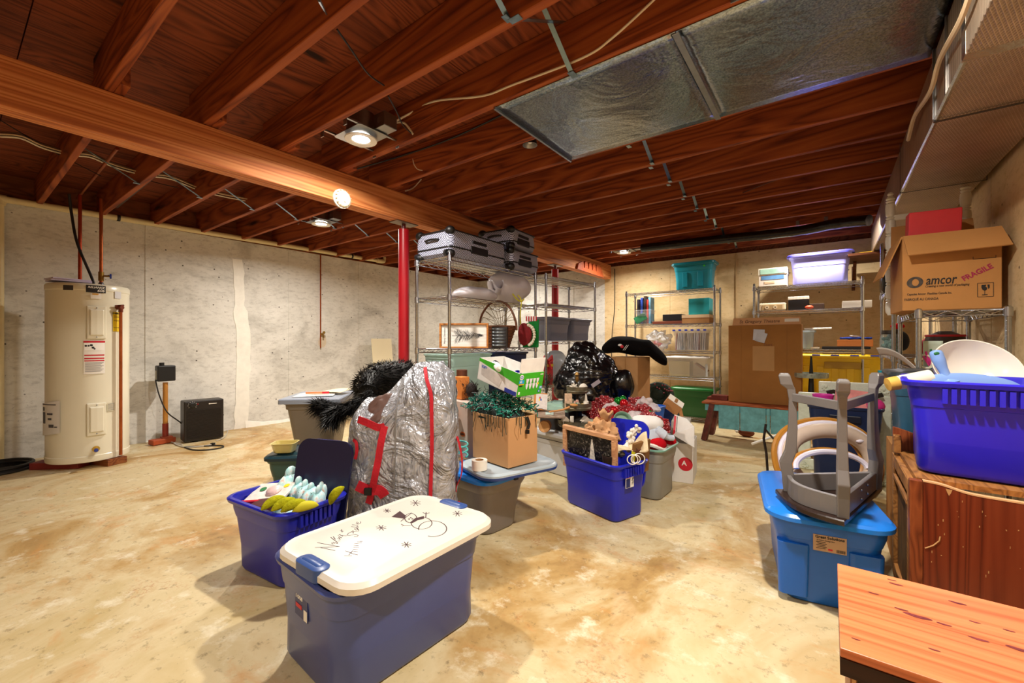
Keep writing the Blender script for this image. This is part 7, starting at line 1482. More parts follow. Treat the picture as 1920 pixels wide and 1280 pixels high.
def plank_between(p, q, z0, z1, th, nm, bow=0.0, m_=gpaint):
    n_ = (q - p).cross(V((0, 0, 1))).normalized(); mm = MB(); rg = []
    if n_.dot((p + q) / 2) < 0: n_ = -n_
    for i in range(11):
        f = i / 10; c = p.lerp(q, f) + n_ * bow * math.sin(PI * f)
        rg.append([V((c.x, c.y, z0)) - n_ * th / 2, V((c.x, c.y, z0)) + n_ * th / 2, V((c.x, c.y, z1)) + n_ * th / 2, V((c.x, c.y, z1)) - n_ * th / 2])
    mm.rings(rg, False); return obj(nm, mm, m_, st, bevel=0.002, seg=1)
ap_ = plank_between(al, bl_, 0.028, 0.10, 0.02, 'apron', 0.055); plank_between(bl_, cl_, 0.028, 0.10, 0.02, 'apron', 0.0); plank_between(cl_, al, 0.028, 0.10, 0.02, 'apron', 0.0)
mb = MB(); md = (bl_ + cl_) / 2; nn = (cl_ - bl_).cross(V((0, 0, 1))).normalized(); nn = nn if nn.dot(md) > 0 else -nn
for f in (0.42, 0.62):
    for z in (0.05, 0.085): mb.ball(V((0, 0, z)) + V((bl_.lerp(cl_, f).x, bl_.lerp(cl_, f).y, 0)) + nn * 0.012, 0.005, 7, 5)
obj('bolts', mb, galv, st)
for q, nm in ((al, 'left'), (bl_, 'front'), (cl_, 'right')):
    d = V((q.x, q.y, 0)).normalized(); s = V((-d.y, d.x, 0))
    prof = [(0.026, 0.0, 0.040, 0.036), (0.10, 0.004, 0.044, 0.038), (0.15, 0.012, 0.046, 0.038), (0.20, -0.006, 0.042, 0.034), (0.30, -0.014, 0.034, 0.030), (0.42, -0.014, 0.028, 0.027), (0.465, -0.008, 0.030, 0.028), (0.485, 0.008, 0.046, 0.038), (0.52, 0.016, 0.044, 0.038), (0.532, 0.016, 0.032, 0.028)]
    mb = MB(); rg = []
    for z, o_, w1, w2 in prof:
        c = V((q.x, q.y, z)) + d * o_; rg.append([c - d * w1 / 2 - s * w2 / 2, c + d * w1 / 2 - s * w2 / 2, c + d * w1 / 2 + s * w2 / 2, c - d * w1 / 2 + s * w2 / 2])
    mb.rings(rg, False); obj('leg', mb, gpaint, st, bevel=0.004, seg=2)
def lrel(q, z, o_): d = V((q.x, q.y, 0)).normalized(); return V((q.x, q.y, z)) + d * o_
for p, q in ((al, bl_), (bl_, cl_)):
    mb = MB().bar(lrel(p, 0.43, -0.012), lrel(q, 0.43, -0.012), 0.016, 0.034); obj('stretcher', mb, gpaint, st, bevel=0.002, seg=1)
# ---- padded ring behind the stool
rng = plain('cream_vinyl', '#cdb8a6', 0.4, var=0.08); tan = plain('tan_edge', '#b57a26', 0.45, var=0.12); lav = plain('lavender_white', '#e2dcea', 0.35)
rc = PD(1556, 862, 2.36); t = thing('padded_ring', 'oval cream padded ring seat with a tan edge leaning behind the upturned stool', 'ring seat', (rc.x, rc.y, rc.z), YAW)
tilt = MX.Rotation(-0.28, 4, 'X')
def ell(rx, rz, y, n=44): return [tilt @ V((rx * math.cos(2 * PI * i / n), y, rz * math.copysign(abs(math.sin(2 * PI * i / n)) ** 0.85, math.sin(2 * PI * i / n)))) for i in range(n)]
zc = 0.0
obj('tan_rim', MB().tube(ell(0.292, 0.222, 0.02), 0.016, 8, closed=True), tan, t)
obj('white_welt', MB().tube(ell(0.268, 0.20, 0.0), 0.017, 8, closed=True), lav, t)
o_ = MB().tube(ell(0.232, 0.160, -0.004), 0.042, 12, closed=True); obj('padding', o_, rng, t)
mb = MB().rings([[tilt @ V((rx * math.cos(2 * PI * i / 44), 0.03, rx / 0.28 * 0.21 * math.sin(2 * PI * i / 44))) for i in range(44)] for rx in (0.28, 0.19)], True, False, False); obj('backing', mb, tan, t, solid=0.004)
obj('torn_spot', MB().ball(tilt @ V((0.16, -0.035, 0.10)), 0.02, 8, 5, sc=(1.2, 0.6, 0.6), dis=0.5), lav, t)
rc2 = PD(1560, 868, 2.2)
# second flatter ring lying lower, in front
t = thing('padded_ring', 'lower white ring seat with a tan edge, in front of the larger ring', 'ring seat', (rc2.x, rc2.y, 0.373), YAW)
t2 = MX.Rotation(-0.55, 4, 'X')
def ell2(rx, rz, y, n=40): return [t2 @ V((rx * math.cos(PI * i / (n - 1)), y, rz * math.sin(PI * i / (n - 1)))) for i in range(n)]
obj('tan_rim', MB().tube([p + V((0, 0, 0.012)) for p in ell2(0.20, 0.105, 0.012)], 0.011, 8), tan, t); obj('white_band', MB().tube([p + V((0, 0, 0.012)) for p in ell2(0.185, 0.088, -0.002)], 0.014, 8), lav, t)
# ---- wooden cabinet and blue tote with the dustpan
cher = wood('cherry_veneer', '#7c341a', '#6c2812', '#481709', 'Z', 1.6, 0.35, False, 7, 0.5, None, 0.04)
raw = wood('raw_frame_wood', '#a8723a', '#8f5c2c', '#64401e', 'Y', 2.0, 0.6, False)
cabx0, cabx1, caby0, caby1 = 0.222, 0.72, 2.025, 2.53
cb = thing('wooden_cabinet', 'cherry veneered wooden cabinet against the right wall under the dustpan tote', 'cabinet', (cabx0, caby0, 0))
Wc, Dc, HC = cabx1 - cabx0, caby1 - caby0, 0.565
def topz(u):   # ogee on the front panel's top edge
    return 0.560 - 0.008 * u - 0.022 * (1 / (1 + math.exp(-(u - 0.16) * 26)))
mb = MB(); n_ = 24; rg = []
for i in range(n_ + 1):
    u = i / n_; x = 0.035 + (Wc - 0.035) * u; z = topz(u); rg.append([V((x, 0, 0.0)), V((x, 0, z)), V((x, 0.018, z)), V((x, 0.018, 0.0))])
mb.rings(rg, False); fp_ = obj('front_panel', mb, cher, cb)
mb = MB(); rg = []
for i in range(n_ + 1):
    u = i / n_; x = 0.035 + (Wc - 0.035) * u; z = topz(u) + 0.0012; rg.append([V((x, -0.001, z - 0.004)), V((x, -0.001, z + 0.001)), V((x, 0.019, z + 0.001)), V((x, 0.019, z - 0.004))])
mb.rings(rg, False); obj('top_edge', mb, plain('bare_ply_edge', '#d8a87a', 0.7, var=0.15, vscale=30), fp_)
rnd = random.Random(8); mb = MB()
mb.add([(0.09, -0.0006, 0.545), (0.106, -0.0006, 0.543), (0.103, -0.0006, 0.532), (0.098, -0.0006, 0.522), (0.094, -0.0006, 0.532)], [(0, 1, 2, 3, 4)]); mb.tube([(0.04, -0.001, 0.33), (0.06, -0.001, 0.345), (0.075, -0.001, 0.365), (0.077, -0.001, 0.38)], 0.0022, 4)
for i in range(26): x, z = rnd.uniform(0.05, 0.4), rnd.uniform(0.25, 0.52); mb.box((x, -0.0006, z), (rnd.uniform(0.001, 0.003), 0.001, rnd.uniform(0.001, 0.008)))
o_ = obj('scratches', mb, plain('scratch_tan', '#b98a58', 0.8), fp_); o_['kind'] = 'stuff'
obj('corner_post', MB().box((0.017, 0.010, 0.28), (0.034, 0.03, 0.56)), wood('red_post', '#8f4a26', '#7a3a1c', '#54240f', 'Z', 2.0, 0.45, False), cb, bevel=0.003)
obj('top_board', MB().box((Wc / 2 + 0.01, Dc / 2 + 0.01, HC - 0.01), (Wc - 0.02, Dc - 0.02, 0.018)), raw, cb)
for z in (0.05, 0.52): obj('side_rail', MB().box((0.012, Dc / 2, z), (0.022, Dc, 0.05)), raw, cb, bevel=0.002, seg=1)
for y in (0.04, Dc - 0.02): obj('side_stile', MB().box((0.012, y, 0.285), (0.024, 0.04, 0.53)), raw, cb, bevel=0.002, seg=1)
obj('side_panel', MB().box((0.018, Dc / 2, 0.285), (0.008, Dc - 0.04, 0.44)), wood('side_panel_wood', '#7d5326', '#69431e', '#452a12', 'Z', 2.0, 0.6, False), cb)
obj('side_moulding', MB().bar((0.004, 0.06, 0.46), (0.004, Dc - 0.05, 0.46), 0.012, 0.014), raw, cb)
obj('back_board', MB().prism([(0.0, 0.0), (Wc, 0.0), (Wc, 0.05), (0.12, 0.06), (0.05, 0.09), (0.02, 0.10), (0.0, 0.105)], 0.018, frame_m((0, Dc - 0.01, HC - 0.005), (1, 0, 0), (0, 0, 1))), wood('red_post', '#8f4a26', '#7a3a1c', '#54240f'), cb, bevel=0.002, seg=1); obj('corner_block', MB().box((0.012, Dc - 0.035, HC + 0.03), (0.024, 0.05, 0.075)), raw, cb, bevel=0.003)
pbl = plain('ultramarine_plastic', '#2a22d0', 0.3, var=0.05, vscale=6, scratch=0.6)
T11r = math.radians(85.1); T11 = (0.437, 2.295)
t = tote('storage_tote', 'ultramarine tote with ribbed grip standing on the wooden cabinet', T11[0], T11[1], T11r, 0.47, 0.425, 0.335, pbl, 0.022, 0.566, 0.022, 0.05, grip=True, step=0.70)
dpm = plain('pale_blue_plastic', '#7fa4e4', 0.3)
Dp_ = PD(1772, 716, 1.68)
t = thing('dustpan', 'pale blue dustpan with upright handle in the ultramarine tote', 'dustpan', (Dp_.x, Dp_.y, Dp_.z - 0.0), math.radians(2))
mb = MB(); rg = []
for i in range(25):
    u = i / 24; x = -0.10 + 0.30 * u; hgt = 0.042 * (math.sin(PI * min(1, u * 1.02)) ** 0.55) + 0.0; rg.append([V((x, -0.02, -0.06)), V((x, -0.03, -0.03)), V((x, -0.03, hgt - 0.022)), V((x, -0.018, hgt - 0.004)), V((x, 0.012, hgt - 0.012)), V((x, 0.012, -0.06))])
mb.rings(rg, True); obj('pan', mb, dpm, t)
mb = MB().tube(bez([(0.01, -0.01, 0.0), (0.0, -0.008, 0.03), (-0.012, -0.004, 0.065), (-0.022, 0.0, 0.10), (-0.028, 0.004, 0.125)], 6), [0.034, 0.030, 0.026, 0.021, 0.018, 0.016, 0.0155, 0.015, 0.015, 0.0155, 0.016, 0.017, 0.018, 0.019, 0.020, 0.021, 0.021, 0.021, 0.021, 0.021, 0.021, 0.02, 0.018, 0.014, 0.006], 14); obj('handle', mb, dpm, t); obj('hang_hole', MB().ball((-0.027, -0.018, 0.112), 0.009, 10, 6, sc=(1, 0.3, 0.8)), plain('dark_green_hole', '#1c6a3a', 0.5), t)
Bw = PD(1832, 690, 1.74)
t = thing('mixing_bowl', 'large white enamel bowl tilted on its side in the ultramarine tote', 'bowl', Bw, rot=(0.95, -0.12, 0.35))
obj('bowl', MB().lathe([(0.0, -0.105), (0.05, -0.103), (0.10, -0.075), (0.128, -0.03), (0.138, 0.0), (0.141, 0.004), (0.137, 0.003), (0.124, -0.028), (0.095, -0.068), (0.05, -0.095), (0.0, -0.097)], n=44), plain('cream_enamel', '#f0eade', 0.25), t); obj('bowl_foot', MB().lathe([(0.05, -0.103), (0.054, -0.115), (0.046, -0.115), (0.044, -0.103)], n=28), plain('yellow_enamel', '#dca848', 0.3), t)
p = PD(1716, 712, 1.72); t = thing('paper_cup', 'white and yellow tube lying at the left of the ultramarine tote', 'tube', p, rot=(0, 1.35, 0.35)); obj('tube_body', MB().lathe([(0, -0.09), (0.026, -0.09), (0.032, 0.05), (0, 0.05)], n=20), plain('tube_cream', '#ece4d2', 0.5), t); obj('yellow_end', MB().lathe([(0, -0.096), (0.0265, -0.094), (0.028, -0.06)], n=20), plain('yellow_end', '#e0b050', 0.5), t)
blob('cloth_fill', 'grey cloth filling the ultramarine tote', 'cloth', (T11[0], T11[1], 0.74), 0.11, (1.1, 1.25, 0.8), plain('cloth_grey', '#7d7a74', 0.9), 0.25, 3, 4)
# ---- cedar chest in the lower right corner
ced = wood('cedar_top', '#dc8a58', '#ce7446', '#a4532c', 'X', 1.6, 0.35, False, 6, 0.45, None, 0.07)
cd0, cd1 = PZ(1570, 1055, 0.45), PZ(1573, 1213, 0.45)
cx0, cy1, cy0 = cd0.x, cd0.y, cd1.y; CWd = 0.705 - cx0
t = thing('cedar_chest', 'orange cedar chest with a knotty lid in the lower right corner', 'chest', (cx0, cy0, 0))
obj('lid_board', MB().box((CWd / 2, (cy1 - cy0) / 2, 0.441), (CWd, cy1 - cy0, 0.018)), ced, t, bevel=0.002)
dkc = wood('shaded_chest_wood', '#3a1c12', '#2e140c', '#1c0a06', 'X', 1.6, 0.35, False)  # shade of the chest's near side painted in as darker wood
mb = MB().box((CWd / 2, 0.006, 0.416), (CWd, 0.018, 0.032)); obj('front_trim', mb, dkc, t); obj('side_trim', MB().box((0.006, (cy1 - cy0) / 2, 0.416), (0.012, cy1 - cy0, 0.032)), plain('red_side_edge', '#7a1f1c', 0.5), t)
obj('front_board', MB().box((CWd / 2 + 0.012, 0.036, 0.2), (CWd - 0.03, 0.016, 0.40)), dkc, t); obj('side_board', MB().box((0.024, (cy1 - cy0) / 2 + 0.01, 0.2), (0.016, cy1 - cy0 - 0.04, 0.40)), plain('pale_side_board', '#a06a44', 0.6, var=0.1), t); obj('back_board', MB().box((CWd / 2 + 0.012, cy1 - cy0 - 0.02, 0.2), (CWd - 0.03, 0.016, 0.40)), dkc, t); obj('bottom_board', MB().box((CWd / 2 + 0.012, (cy1 - cy0) / 2, 0.03), (CWd - 0.04, cy1 - cy0 - 0.05, 0.014)), dkc, t)
obj('corner_strip', MB().box((0.022, 0.030, 0.2), (0.006, 0.006, 0.4)), plain('pale_strip', '#d8a878', 0.6), t)
for px, py, r in ((1720, 1155, 0.016), (1690, 1142, 0.008), (1770, 1170, 0.008), (1828, 1166, 0.006), (1795, 1130, 0.010), (1835, 1198, 0.010), (1752, 1218, 0.006), (1605, 1198, 0.005), (1638, 1112, 0.007), (1680, 1095, 0.009), (1672, 1087, 0.006), (1892, 1182, 0.006), (1915, 1218, 0.014)):
    q = PZ(px, py, 0.4503); obj('knot', MB().add([(q.x - cx0 + r * 1.5 * math.cos(a), q.y - cy0 + r * 0.38 * math.sin(a) * (1 + 0.3 * math.sin(3 * a)), 0.4506) for a in [2 * PI * i / 14 for i in range(14)]], [tuple(range(14))]), plain('dark_knot', '#7a3434', 0.4, var=0.4, vscale=60), t)
# ---- shelf with the amcor carton along the right wall
EX, EY = 0.541, 3.51
wire_shelf('wire_shelving_unit', 'chrome wire shelving unit along the right wall under the large labelled carton', EX, EY, PI / 2, 0.78, 0.35, (1.205, 0.885, 0.5, 0.1), 1.21)
ax0, ax1 = 0.322, 0.695; AW_ = ax1 - ax0; yF = 3.17
AMR = 0.05
t = carton('cardboard_box', 'large tan carton stamped fragile, open topped, on the right wall shelf', (ax0 + ax1) / 2 - 0.012, yF + 0.19, AMR, AW_, 0.37, 0.41, plain('amcor_tan', '#c08a52', 0.8, var=0.07, vscale=4, spec=0.1), 1.208, flaps=(('+y', 0.14, 12),))
am = plain('amcor_tan', '#c08a52')
hw = AW_ / 2
def flapq(q, nm='flap'):
    n_ = (V(q[1]) - V(q[0])).cross(V(q[2]) - V(q[0])).normalized() * 0.003; mb = MB().rings([[V(v) - n_ for v in q], [V(v) + n_ for v in q]], False); return obj(nm, mb, am, t)
flapq([(-hw + 0.002, -0.186, 0.408), (hw - 0.002, -0.186, 0.41), (hw + 0.012, -0.275, 0.300), (-hw + 0.010, -0.265, 0.290)])
flapq([(-hw - 0.001, -0.182, 0.408), (-hw - 0.001, 0.18, 0.408), (-hw - 0.085, 0.16, 0.20), (-hw - 0.075, -0.13, 0.20)])
Fm = lambda x, z: frame_m((x, -0.1862, z), (1, 0, 0), (0, 0, 1))
k = AW_ / 193.0      # metres per photo pixel on the carton face
def fx(px): return -hw + (px - 1694) * k
def fz(py): return (580 - py) * 0.00272
DG = lambda a, b=1: MX.Diagonal((a, b, 1, 1))
obj('brand_lettering', text_mb('amcor', 0.068, Fm(fx(1772), fz(522)) @ DG(0.66), 0.0004, 0.2, 0.0010), prnt, t)
obj('fine_lettering', text_mb('Creating a new world of packaging', 0.0165, Fm(fx(1784), fz(533)) @ DG(0.72), 0.0003, 0.25, 0.0002), prnt, t)
obj('fine_lettering', text_mb('Capsules Amcor  Flexibles Canada Inc.', 0.0165, Fm(fx(1749), fz(547.5)) @ DG(0.68), 0.0003, 0, 0.0002), prnt, t)
obj('fine_lettering', text_mb('FABRIQUÉ AU CANADA', 0.0185, Fm(fx(1733), fz(558)) @ DG(0.68), 0.0003, 0, 0.0002), prnt, t)
fr_ = text_mb('FRAGILE', 0.036, Fm(fx(1842), fz(512)) @ MX.Rotation(math.radians(30), 4, 'Z') @ DG(0.92), 0.0004, 0.0, 0.001); obj('fragile_stamp', fr_, plain('stamp_magenta', '#a01a4a', 0.7), t)
mb = MB(); cx_, cz_ = fx(1720), fz(524)
out_ = [(cx_ + 0.033 * math.cos(a) - 0.004 * math.sin(a), cz_ + 0.030 * math.sin(a) + 0.006 * math.cos(a)) for a in [2 * PI * i / 28 for i in range(28)]]; inn = [(cx_ + 0.002 + 0.014 * math.cos(a), cz_ + 0.019 * math.sin(a)) for a in [2 * PI * i / 28 for i in range(28)]]
vs = [(x, -0.1866, z) for x, z in out_ + inn]; mb.add(vs, [(i, (i + 1) % 28, 28 + (i + 1) % 28, 28 + i) for i in range(28)]); obj('oval_logo', mb, plain('logo_grey', '#4a4038', 0.7, var=0.5, vscale=40), t)
gl_ = MB(); gx, gz = fx(1857), fz(545); s = 0.028
for c, d in (((gx, gz + s * 1.25), (2 * s, 0.002)), ((gx, gz - s * 1.25), (2 * s, 0.002)), ((gx - s, gz), (0.002, 2.5 * s)), ((gx + s, gz), (0.002, 2.5 * s))): gl_.box((c[0], -0.1864, c[1]), (d[0], 0.0008, d[1]))
for poly in ([(-0.013, 0.02), (0.003, 0.02), (0.0, 0.012), (0.006, 0.008), (0.004, 0.0), (-0.002, -0.004), (-0.010, 0.0), (-0.014, 0.01)], [(0.006, 0.02), (0.014, 0.02), (0.014, 0.008), (0.010, 0.002), (0.008, 0.01)], [(-0.0035, -0.004), (-0.0015, -0.004), (-0.0015, -0.018), (-0.0035, -0.018)], [(-0.012, -0.018), (0.007, -0.018), (0.007, -0.021), (-0.012, -0.021)]):
    gl_.add([(gx + x * 1.05, -0.1866, gz + z * 1.3) for x, z in poly], [tuple(range(len(poly)))])
obj('glass_symbol', gl_, prnt, t)
mb = MB(); gx, gz = fx(1855), fz(484)
for c, d in (((gx, gz - 0.006), (0.08, 0.002)), ((gx - 0.04, gz), (0.002, 0.014)), ((gx + 0.04, gz), (0.002, 0.014))): mb.box((c[0], -0.1864, c[1]), (d[0], 0.0008, d[1]))
obj('label_outline', mb, prnt, t)
rb = one('red_box', MB().box((0, 0, 0), (0.215, 0.11, 0.30)), plain('coral_red_paper', '#e0303a', 0.45, var=0.08, bump=0.4, bscale=9), 'bright red wrapped box standing in the top of the tan carton stamped fragile', 'box', loc=(0.465, 3.375, 1.625), rot=(0.05, 0.02, 0.03), bevel=0.004)
# white headboard behind
wpt = plain('white_turned_wood', '#e6e2d4', 0.35)
hb_ = thing('headboard', 'white turned post headboard standing behind the red box under the duct', 'headboard', (0.31, 3.64, 1.208))
def turned(x):
    prof = [(0.014, 0.0), (0.018, 0.01)]; z = 0.02
    while z < 0.66:
        prof += [(0.024, z), (0.026, z + 0.03), (0.024, z + 0.06), (0.017, z + 0.066), (0.024, z + 0.075), (0.017, z + 0.084), (0.024, z + 0.092)]; z += 0.105
    prof += [(0.018, z), (0.012, z + 0.008), (0.017, z + 0.018), (0.010, z + 0.03), (0, z + 0.034)]
    return MB().lathe(prof, (x, 0, 0), 16)
for x in (0.0, 0.335): obj('post', turned(x), wpt, hb_)
for z in (0.62, 0.40, 0.15): obj('rail', MB().box((0.168, 0, z), (0.32, 0.022, 0.034)), wpt, hb_, bevel=0.004)
for i in range(3): obj('spindle', MB().tube([(0.085 + i * 0.085, 0, 0.15), (0.085 + i * 0.085, 0, 0.62)], 0.009, 8), wpt, hb_)
# shelf goods below the carton and on the next shelf
FX_, FY_ = 0.54, 4.70
wire_shelf('wire_shelving_unit', 'tall chrome wire shelving unit farther along the right wall behind the labelled carton', FX_, FY_, PI / 2, 0.92, 0.35, (1.46, 0.93, 0.5, 0.1), 1.93)
p = PY(1668, 650, 4.45)
t = thing('marble_jar', 'glass jar of blue green marbles on the right wall shelf', 'jar', (p.x + 0.005, 4.45, 0.932)); obj('glass', MB().lathe([(0, 0), (0.058, 0), (0.066, 0.02), (0.066, 0.13), (0.05, 0.155), (0.048, 0.17)], n=24), plain('jar_glass', '#c8e0e0', 0.05, alpha=0.25), t); obj('jar_lid', MB().lathe([(0, 0.195), (0.053, 0.195), (0.055, 0.168), (0.05, 0.165)], n=20), plain('dull_brown_lid', '#3a3026', 0.5, 0.3), t)
mb = MB(); rnd = random.Random(17)
for i in range(90): a, r = rnd.uniform(0, 2 * PI), 0.048 * rnd.random() ** 0.5; mb.ball((r * math.cos(a), r * math.sin(a), 0.014 + rnd.random() * 0.12), 0.013, 7, 5, mi=i % 2)
o_ = obj('marbles', mb, plain('marble_green', '#3a6a62', 0.2), t, mats=[plain('marble_aqua', '#7fb0a8', 0.15)]); o_['kind'] = 'stuff'
p = PY(1655, 620, 4.85); blob('doll', 'dark dressed small doll behind the marble jar', 'doll', (0.45, 4.75, 1.04), 0.10, (0.7, 0.7, 1.05), plain('dark_doll_cloth', '#16161c', 0.8), 0.3, 4, 3, flat=-0.105)
one('small_hat', MB().ball((0, 0, 0), 0.035, 10, 8, sc=(1.3, 1, 0.7), dis=0.2), redf, 'small red and white cap on the dark doll', 'cap', loc=(0.44, 4.70, 1.165))
blob('dark_cloth', 'dark blue and maroon clothes on the shelf under the marble jar', 'clothes', (0.52, 4.55, 0.63), 0.16, (0.95, 1.3, 0.8), plain('dark_clothes', '#1c1a2a', 0.9, var=0.5, vscale=8), 0.3, 4, 5, flat=-0.126)
blob('pale_cloth', 'pale blue shirt lying on the dark clothes', 'clothes', (0.46, 4.40, 0.77), 0.08, (1.1, 1.0, 0.4), plain('pale_blue_shirt', '#b9c8e0', 0.8), 0.4, 4, 2)
blob('santa_plush', 'red and white plush on the shelf behind the front posts', 'plush toy', (0.60, 4.38, 1.0), 0.085, (0.8, 0.8, 0.9), plain('plush_red_white', '#b82028', 0.8, var=0.7, vscale=10), 0.3, 4, 7, flat=-0.066)
one('dark_bowl', MB().lathe([(0, 0), (0.06, 0), (0.11, 0.07), (0.115, 0.08), (0.10, 0.075), (0, 0.02)], n=24), plain('dark_brown_bowl', '#2c1d16', 0.4), 'dark brown bowl on the right wall shelf behind the flower card', 'bowl', loc=(0.56, 3.65, 0.888))
one('dark_pot', MB().lathe([(0, 0.0), (0.08, 0.0), (0.095, 0.05), (0.085, 0.10), (0.03, 0.13), (0, 0.13)], n=22), plain('brown_pot', '#3a261c', 0.5, var=0.2), 'round dark brown pot stacked on the dark bowl', 'pot', loc=(0.56, 3.65, 0.972))
one('red_trim', MB().tube([(0.085 * math.cos(a), 0.085 * math.sin(a), 0) for a in [2 * PI * k / 22 for k in range(22)]], 0.007, 6, closed=True), plain('plush_red', '#c92a30'), 'thin red ring around the dark pot', 'ring', loc=(0.56, 3.65, 1.075))
p = PD(1764, 662, 2.35); 
t = thing('greeting_card', 'curved greeting card with a pink flower standing on the right wall shelf', 'card', (0.452, 3.245, 0.888), math.radians(30)); obj('card', MB().grid(lambda u, v: (-0.05 + 0.11 * u, 0.04 * math.sin(PI * u * 0.8) * (1 - v * 0.4), 0.005 + 0.15 * v), 12, 8), plain('mint_card', '#cfe0d0', 0.5), t, solid=0.001)
mb = MB()
for a0, ln in ((1.2, 0.07), (1.5, 0.09), (1.8, 0.08), (2.1, 0.06)): mb.bar((-0.02, -0.002, 0.02), (-0.02 + ln * math.cos(a0), -0.002, 0.02 + ln * math.sin(a0)), 0.010, 0.001, up=(0, 1, 0))
obj('pink_petals', mb, plain('hot_pink', '#d8308a', 0.5), t); obj('green_leaf', MB().bar((0.0, -0.003, 0.03), (-0.015, -0.003, 0.11), 0.012, 0.001, up=(0, 1, 0)), plain('leaf_green', '#2f7a4a'), t); obj('blue_foot', MB().tube([(-0.045, -0.005, 0.008), (0.0, 0.02, 0.006), (0.055, 0.012, 0.012)], 0.008, 6), plain('sky_strip', '#3a8ad8', 0.5), t)
one('tape_ring', MB().lathe([(0.032, -0.008), (0.042, -0.008), (0.042, 0.008), (0.032, 0.008), (0.032, -0.008)], (0, 0, 0.042), 24, MX.Rotation(PI / 2 - 0.3, 4, 'X')), plain('pale_tape', '#d8dcc8', 0.5), 'pale ring of ribbon standing beside the flower card', 'ribbon roll', loc=(0.415, 3.22, 0.888), rot=(0, 0, 0.4))
mb = MB().grid(lambda u, v: (PD(1643 + 76 * u, 652 + 38 * u * u ** 0.5 * 1.0 - 6 * math.sin(PI * u), 2.62 - 0.25 * u) + V((0, 0, -0.045 * v)) + V((0.02, 0.05, 0)) * v), 16, 4); one('paper_banner', mb, plain('pale_banner', '#d8d2cc', 0.5), 'long curled white paper strip sticking out left of the right wall shelf', 'paper strip', solid=0.001)
# ---- navy tote with pink things, ornate frames, grey green tote
nb = PD(1594, 763, 2.87); nav2 = plain('dark_navy_plastic', '#13264c', 0.35, var=0.06)
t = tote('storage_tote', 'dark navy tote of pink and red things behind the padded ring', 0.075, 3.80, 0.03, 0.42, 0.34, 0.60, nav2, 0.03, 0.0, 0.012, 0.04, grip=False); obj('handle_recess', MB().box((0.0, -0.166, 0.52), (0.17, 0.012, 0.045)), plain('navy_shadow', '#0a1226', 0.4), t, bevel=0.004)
one('pink_basin', MB().lathe([(0, 0), (0.05, 0), (0.065, 0.08), (0.06, 0.08), (0.045, 0.01)], n=18), plain('magenta_plastic', '#d830a8', 0.4), 'magenta cup at the left of the dark navy tote', 'cup', loc=(-0.04, 3.76, 0.585))
one('pink_bag', MB().box((0, 0, 0.06), (0.22, 0.04, 0.17)), plain('pink_film', '#e88a88', 0.3, var=0.35, vscale=9), 'pink and white packaged sheet standing in the dark navy tote', 'package', loc=(0.13, 3.74, 0.56), rot=(-0.25, 0.1, 0.05))
one('pink_bag', MB().ball((0, 0, 0), 0.05, 12, 8, dis=0.4), plain('hot_pink', '#d8308a'), 'hot pink bundle at the right of the dark navy tote', 'cloth', loc=(0.235, 3.74, 0.61))
frm_w = plain('ornate_white', '#dfe6d4', 0.5, var=0.08, vscale=30, bump=0.8, bscale=26)
def ornate(label, x0, y, z0, wd, ht, bw_):
    t = thing('ornate_frame', label, 'picture frame', (x0, y, z0), group='ornate white frames on the right')
    for c, d in (((wd / 2, 0, bw_ / 2), (wd, 0.03, bw_)), ((wd / 2, 0, ht - bw_ / 2), (wd, 0.03, bw_)), ((bw_ / 2, 0, ht / 2), (bw_, 0.03, ht - 2 * bw_)), ((wd - bw_ / 2, 0, ht / 2), (bw_, 0.03, ht - 2 * bw_))): obj('rail', MB().box(c, d), frm_w, t, bevel=0.008)
    for cx_ in (bw_ / 2, wd - bw_ / 2):
        for cz_ in (bw_ / 2, ht - bw_ / 2):
            mb = MB()
            for i in range(9): a = i * 0.7; mb.ball((cx_ + 0.03 * math.cos(a) * (i / 9), -0.016, cz_ + 0.03 * math.sin(a) * (i / 9)), 0.011, 7, 5)
            obj('carved_corner', mb, frm_w, t)
ornate('ornate white frame standing on the floor behind the padded ring', -0.21, 4.24, 0.0, 0.40, 0.625, 0.085); ornate('ornate white frame standing behind the navy tote, its top rail showing', -0.07, 4.06, 0.0, 0.42, 0.735, 0.085)
one('pine_garland', MB().tube([(x * 0.04, 0.0, 0.012 * math.sin(x * 1.7)) for x in range(9)], 0.016, 7), plain('dark_garland', '#2a2418', 0.9, var=0.5, vscale=40), 'thin dark garland along the frame behind the pink packages', 'garland', loc=(-0.02, 3.99, 0.655))
ct = PD(1684, 712, 2.08)
one('cardboard_box', MB().box((0, 0, 0.275), (0.20, 0.30, 0.55)), cardd, 'brown cardboard box under the grey green tote behind the cabinet', 'cardboard box', loc=(0.335, 2.80, 0.0), bevel=0.003)
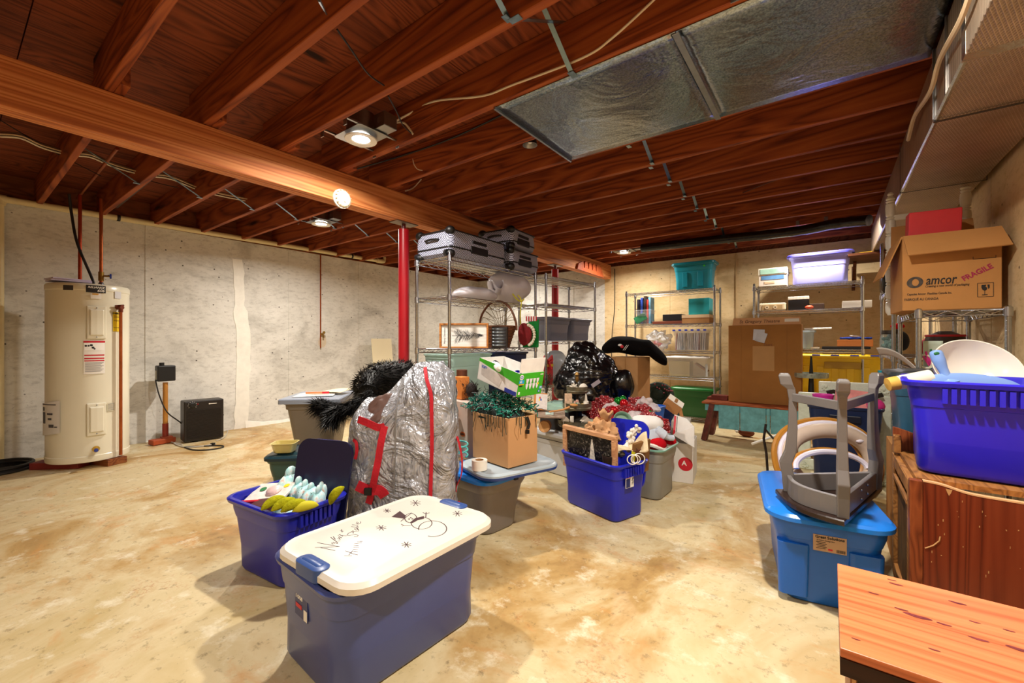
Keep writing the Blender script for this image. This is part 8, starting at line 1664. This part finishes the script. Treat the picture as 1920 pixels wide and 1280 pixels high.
t = tote('storage_tote', 'grey teal tote with a dark lid behind the ultramarine tote', 0.335, 2.80, PI / 2, 0.36, 0.22, 0.32, plain('grey_teal_plastic', '#2f5a70', 0.35, var=0.08), 0.02, 0.553, 0.012, 0.03, grip=False); obj('lid', lid_mb(0.38, 0.24, 0.03, 0.04), plain('charcoal_lid', '#2c3438', 0.35), t, loc=(0, 0, 0.315)); obj('teal_clip', MB().box((0.16, 0.122, 0.325), (0.06, 0.02, 0.02)), teal, t)
# ---- odds and ends near the back right corner
t = thing('black_bundle', 'black plastic wrapped bundle high on the tall shelf by the right wall', 'bundle', (0.475, 5.0, 1.462)); obj('wrap', MB().rr([(0, 0.10, 0.10, 0.03), (0.03, 0.115, 0.115, 0.03), (0.22, 0.115, 0.115, 0.03), (0.25, 0.10, 0.10, 0.03)], 4), blk_sack, t)
one('yellow_level', MB().box((0, 0, 0), (0.62, 0.025, 0.02)), plain('tool_yellow', '#d8a81a', 0.4), 'long yellow rod lying above the lilac tote shelf', 'rod', loc=(0.40, 5.72, 1.957), rot=(0, -0.03, 0.0))
t = thing('wall_shelf', 'brown wall shelf behind the lilac tote holding the yellow rod', 'shelf', (0.42, 6.02, 1.92)); obj('board', MB().box((0, -0.12, 0.01), (0.54, 0.62, 0.022)), wood('brown_shelf', '#6a3a1c', '#5a2e16', '#3a1c0c', 'X', 1.5, 0.6, False), t)
for x in (-0.2, 0.2): obj('bracket', MB().bar((x, 0.42, -0.26), (x, 0.0, 0.0), 0.03, 0.03).box((x, 0.41, -0.14), (0.03, 0.03, 0.28)), wood('brown_shelf', '#6a3a1c', '#5a2e16', '#3a1c0c'), t)
one('wall_conduit', MB().tube([(PY(1380, 600, YB - 0.02).x, YB - 0.014, 0.3), (PY(1380, 600, YB - 0.02).x, YB - 0.014, 2.235)], 0.011, 8), plain('painted_conduit', '#c8aa7a', 0.6), 'thin painted conduit up the beige back wall between the two shelves', 'conduit')
cable([(PY(1152, 520, YB - 0.02).x, YB - 0.012, 2.2), (PY(1152, 580, YB - 0.02).x, YB - 0.012, 1.6), (PY(1147, 640, YB - 0.02).x, YB - 0.012, 1.1), (PY(1146, 660, YB - 0.02).x, YB - 0.012, 0.4)], 0.006, blk, 'black cable hanging down the beige back wall at the beam end')
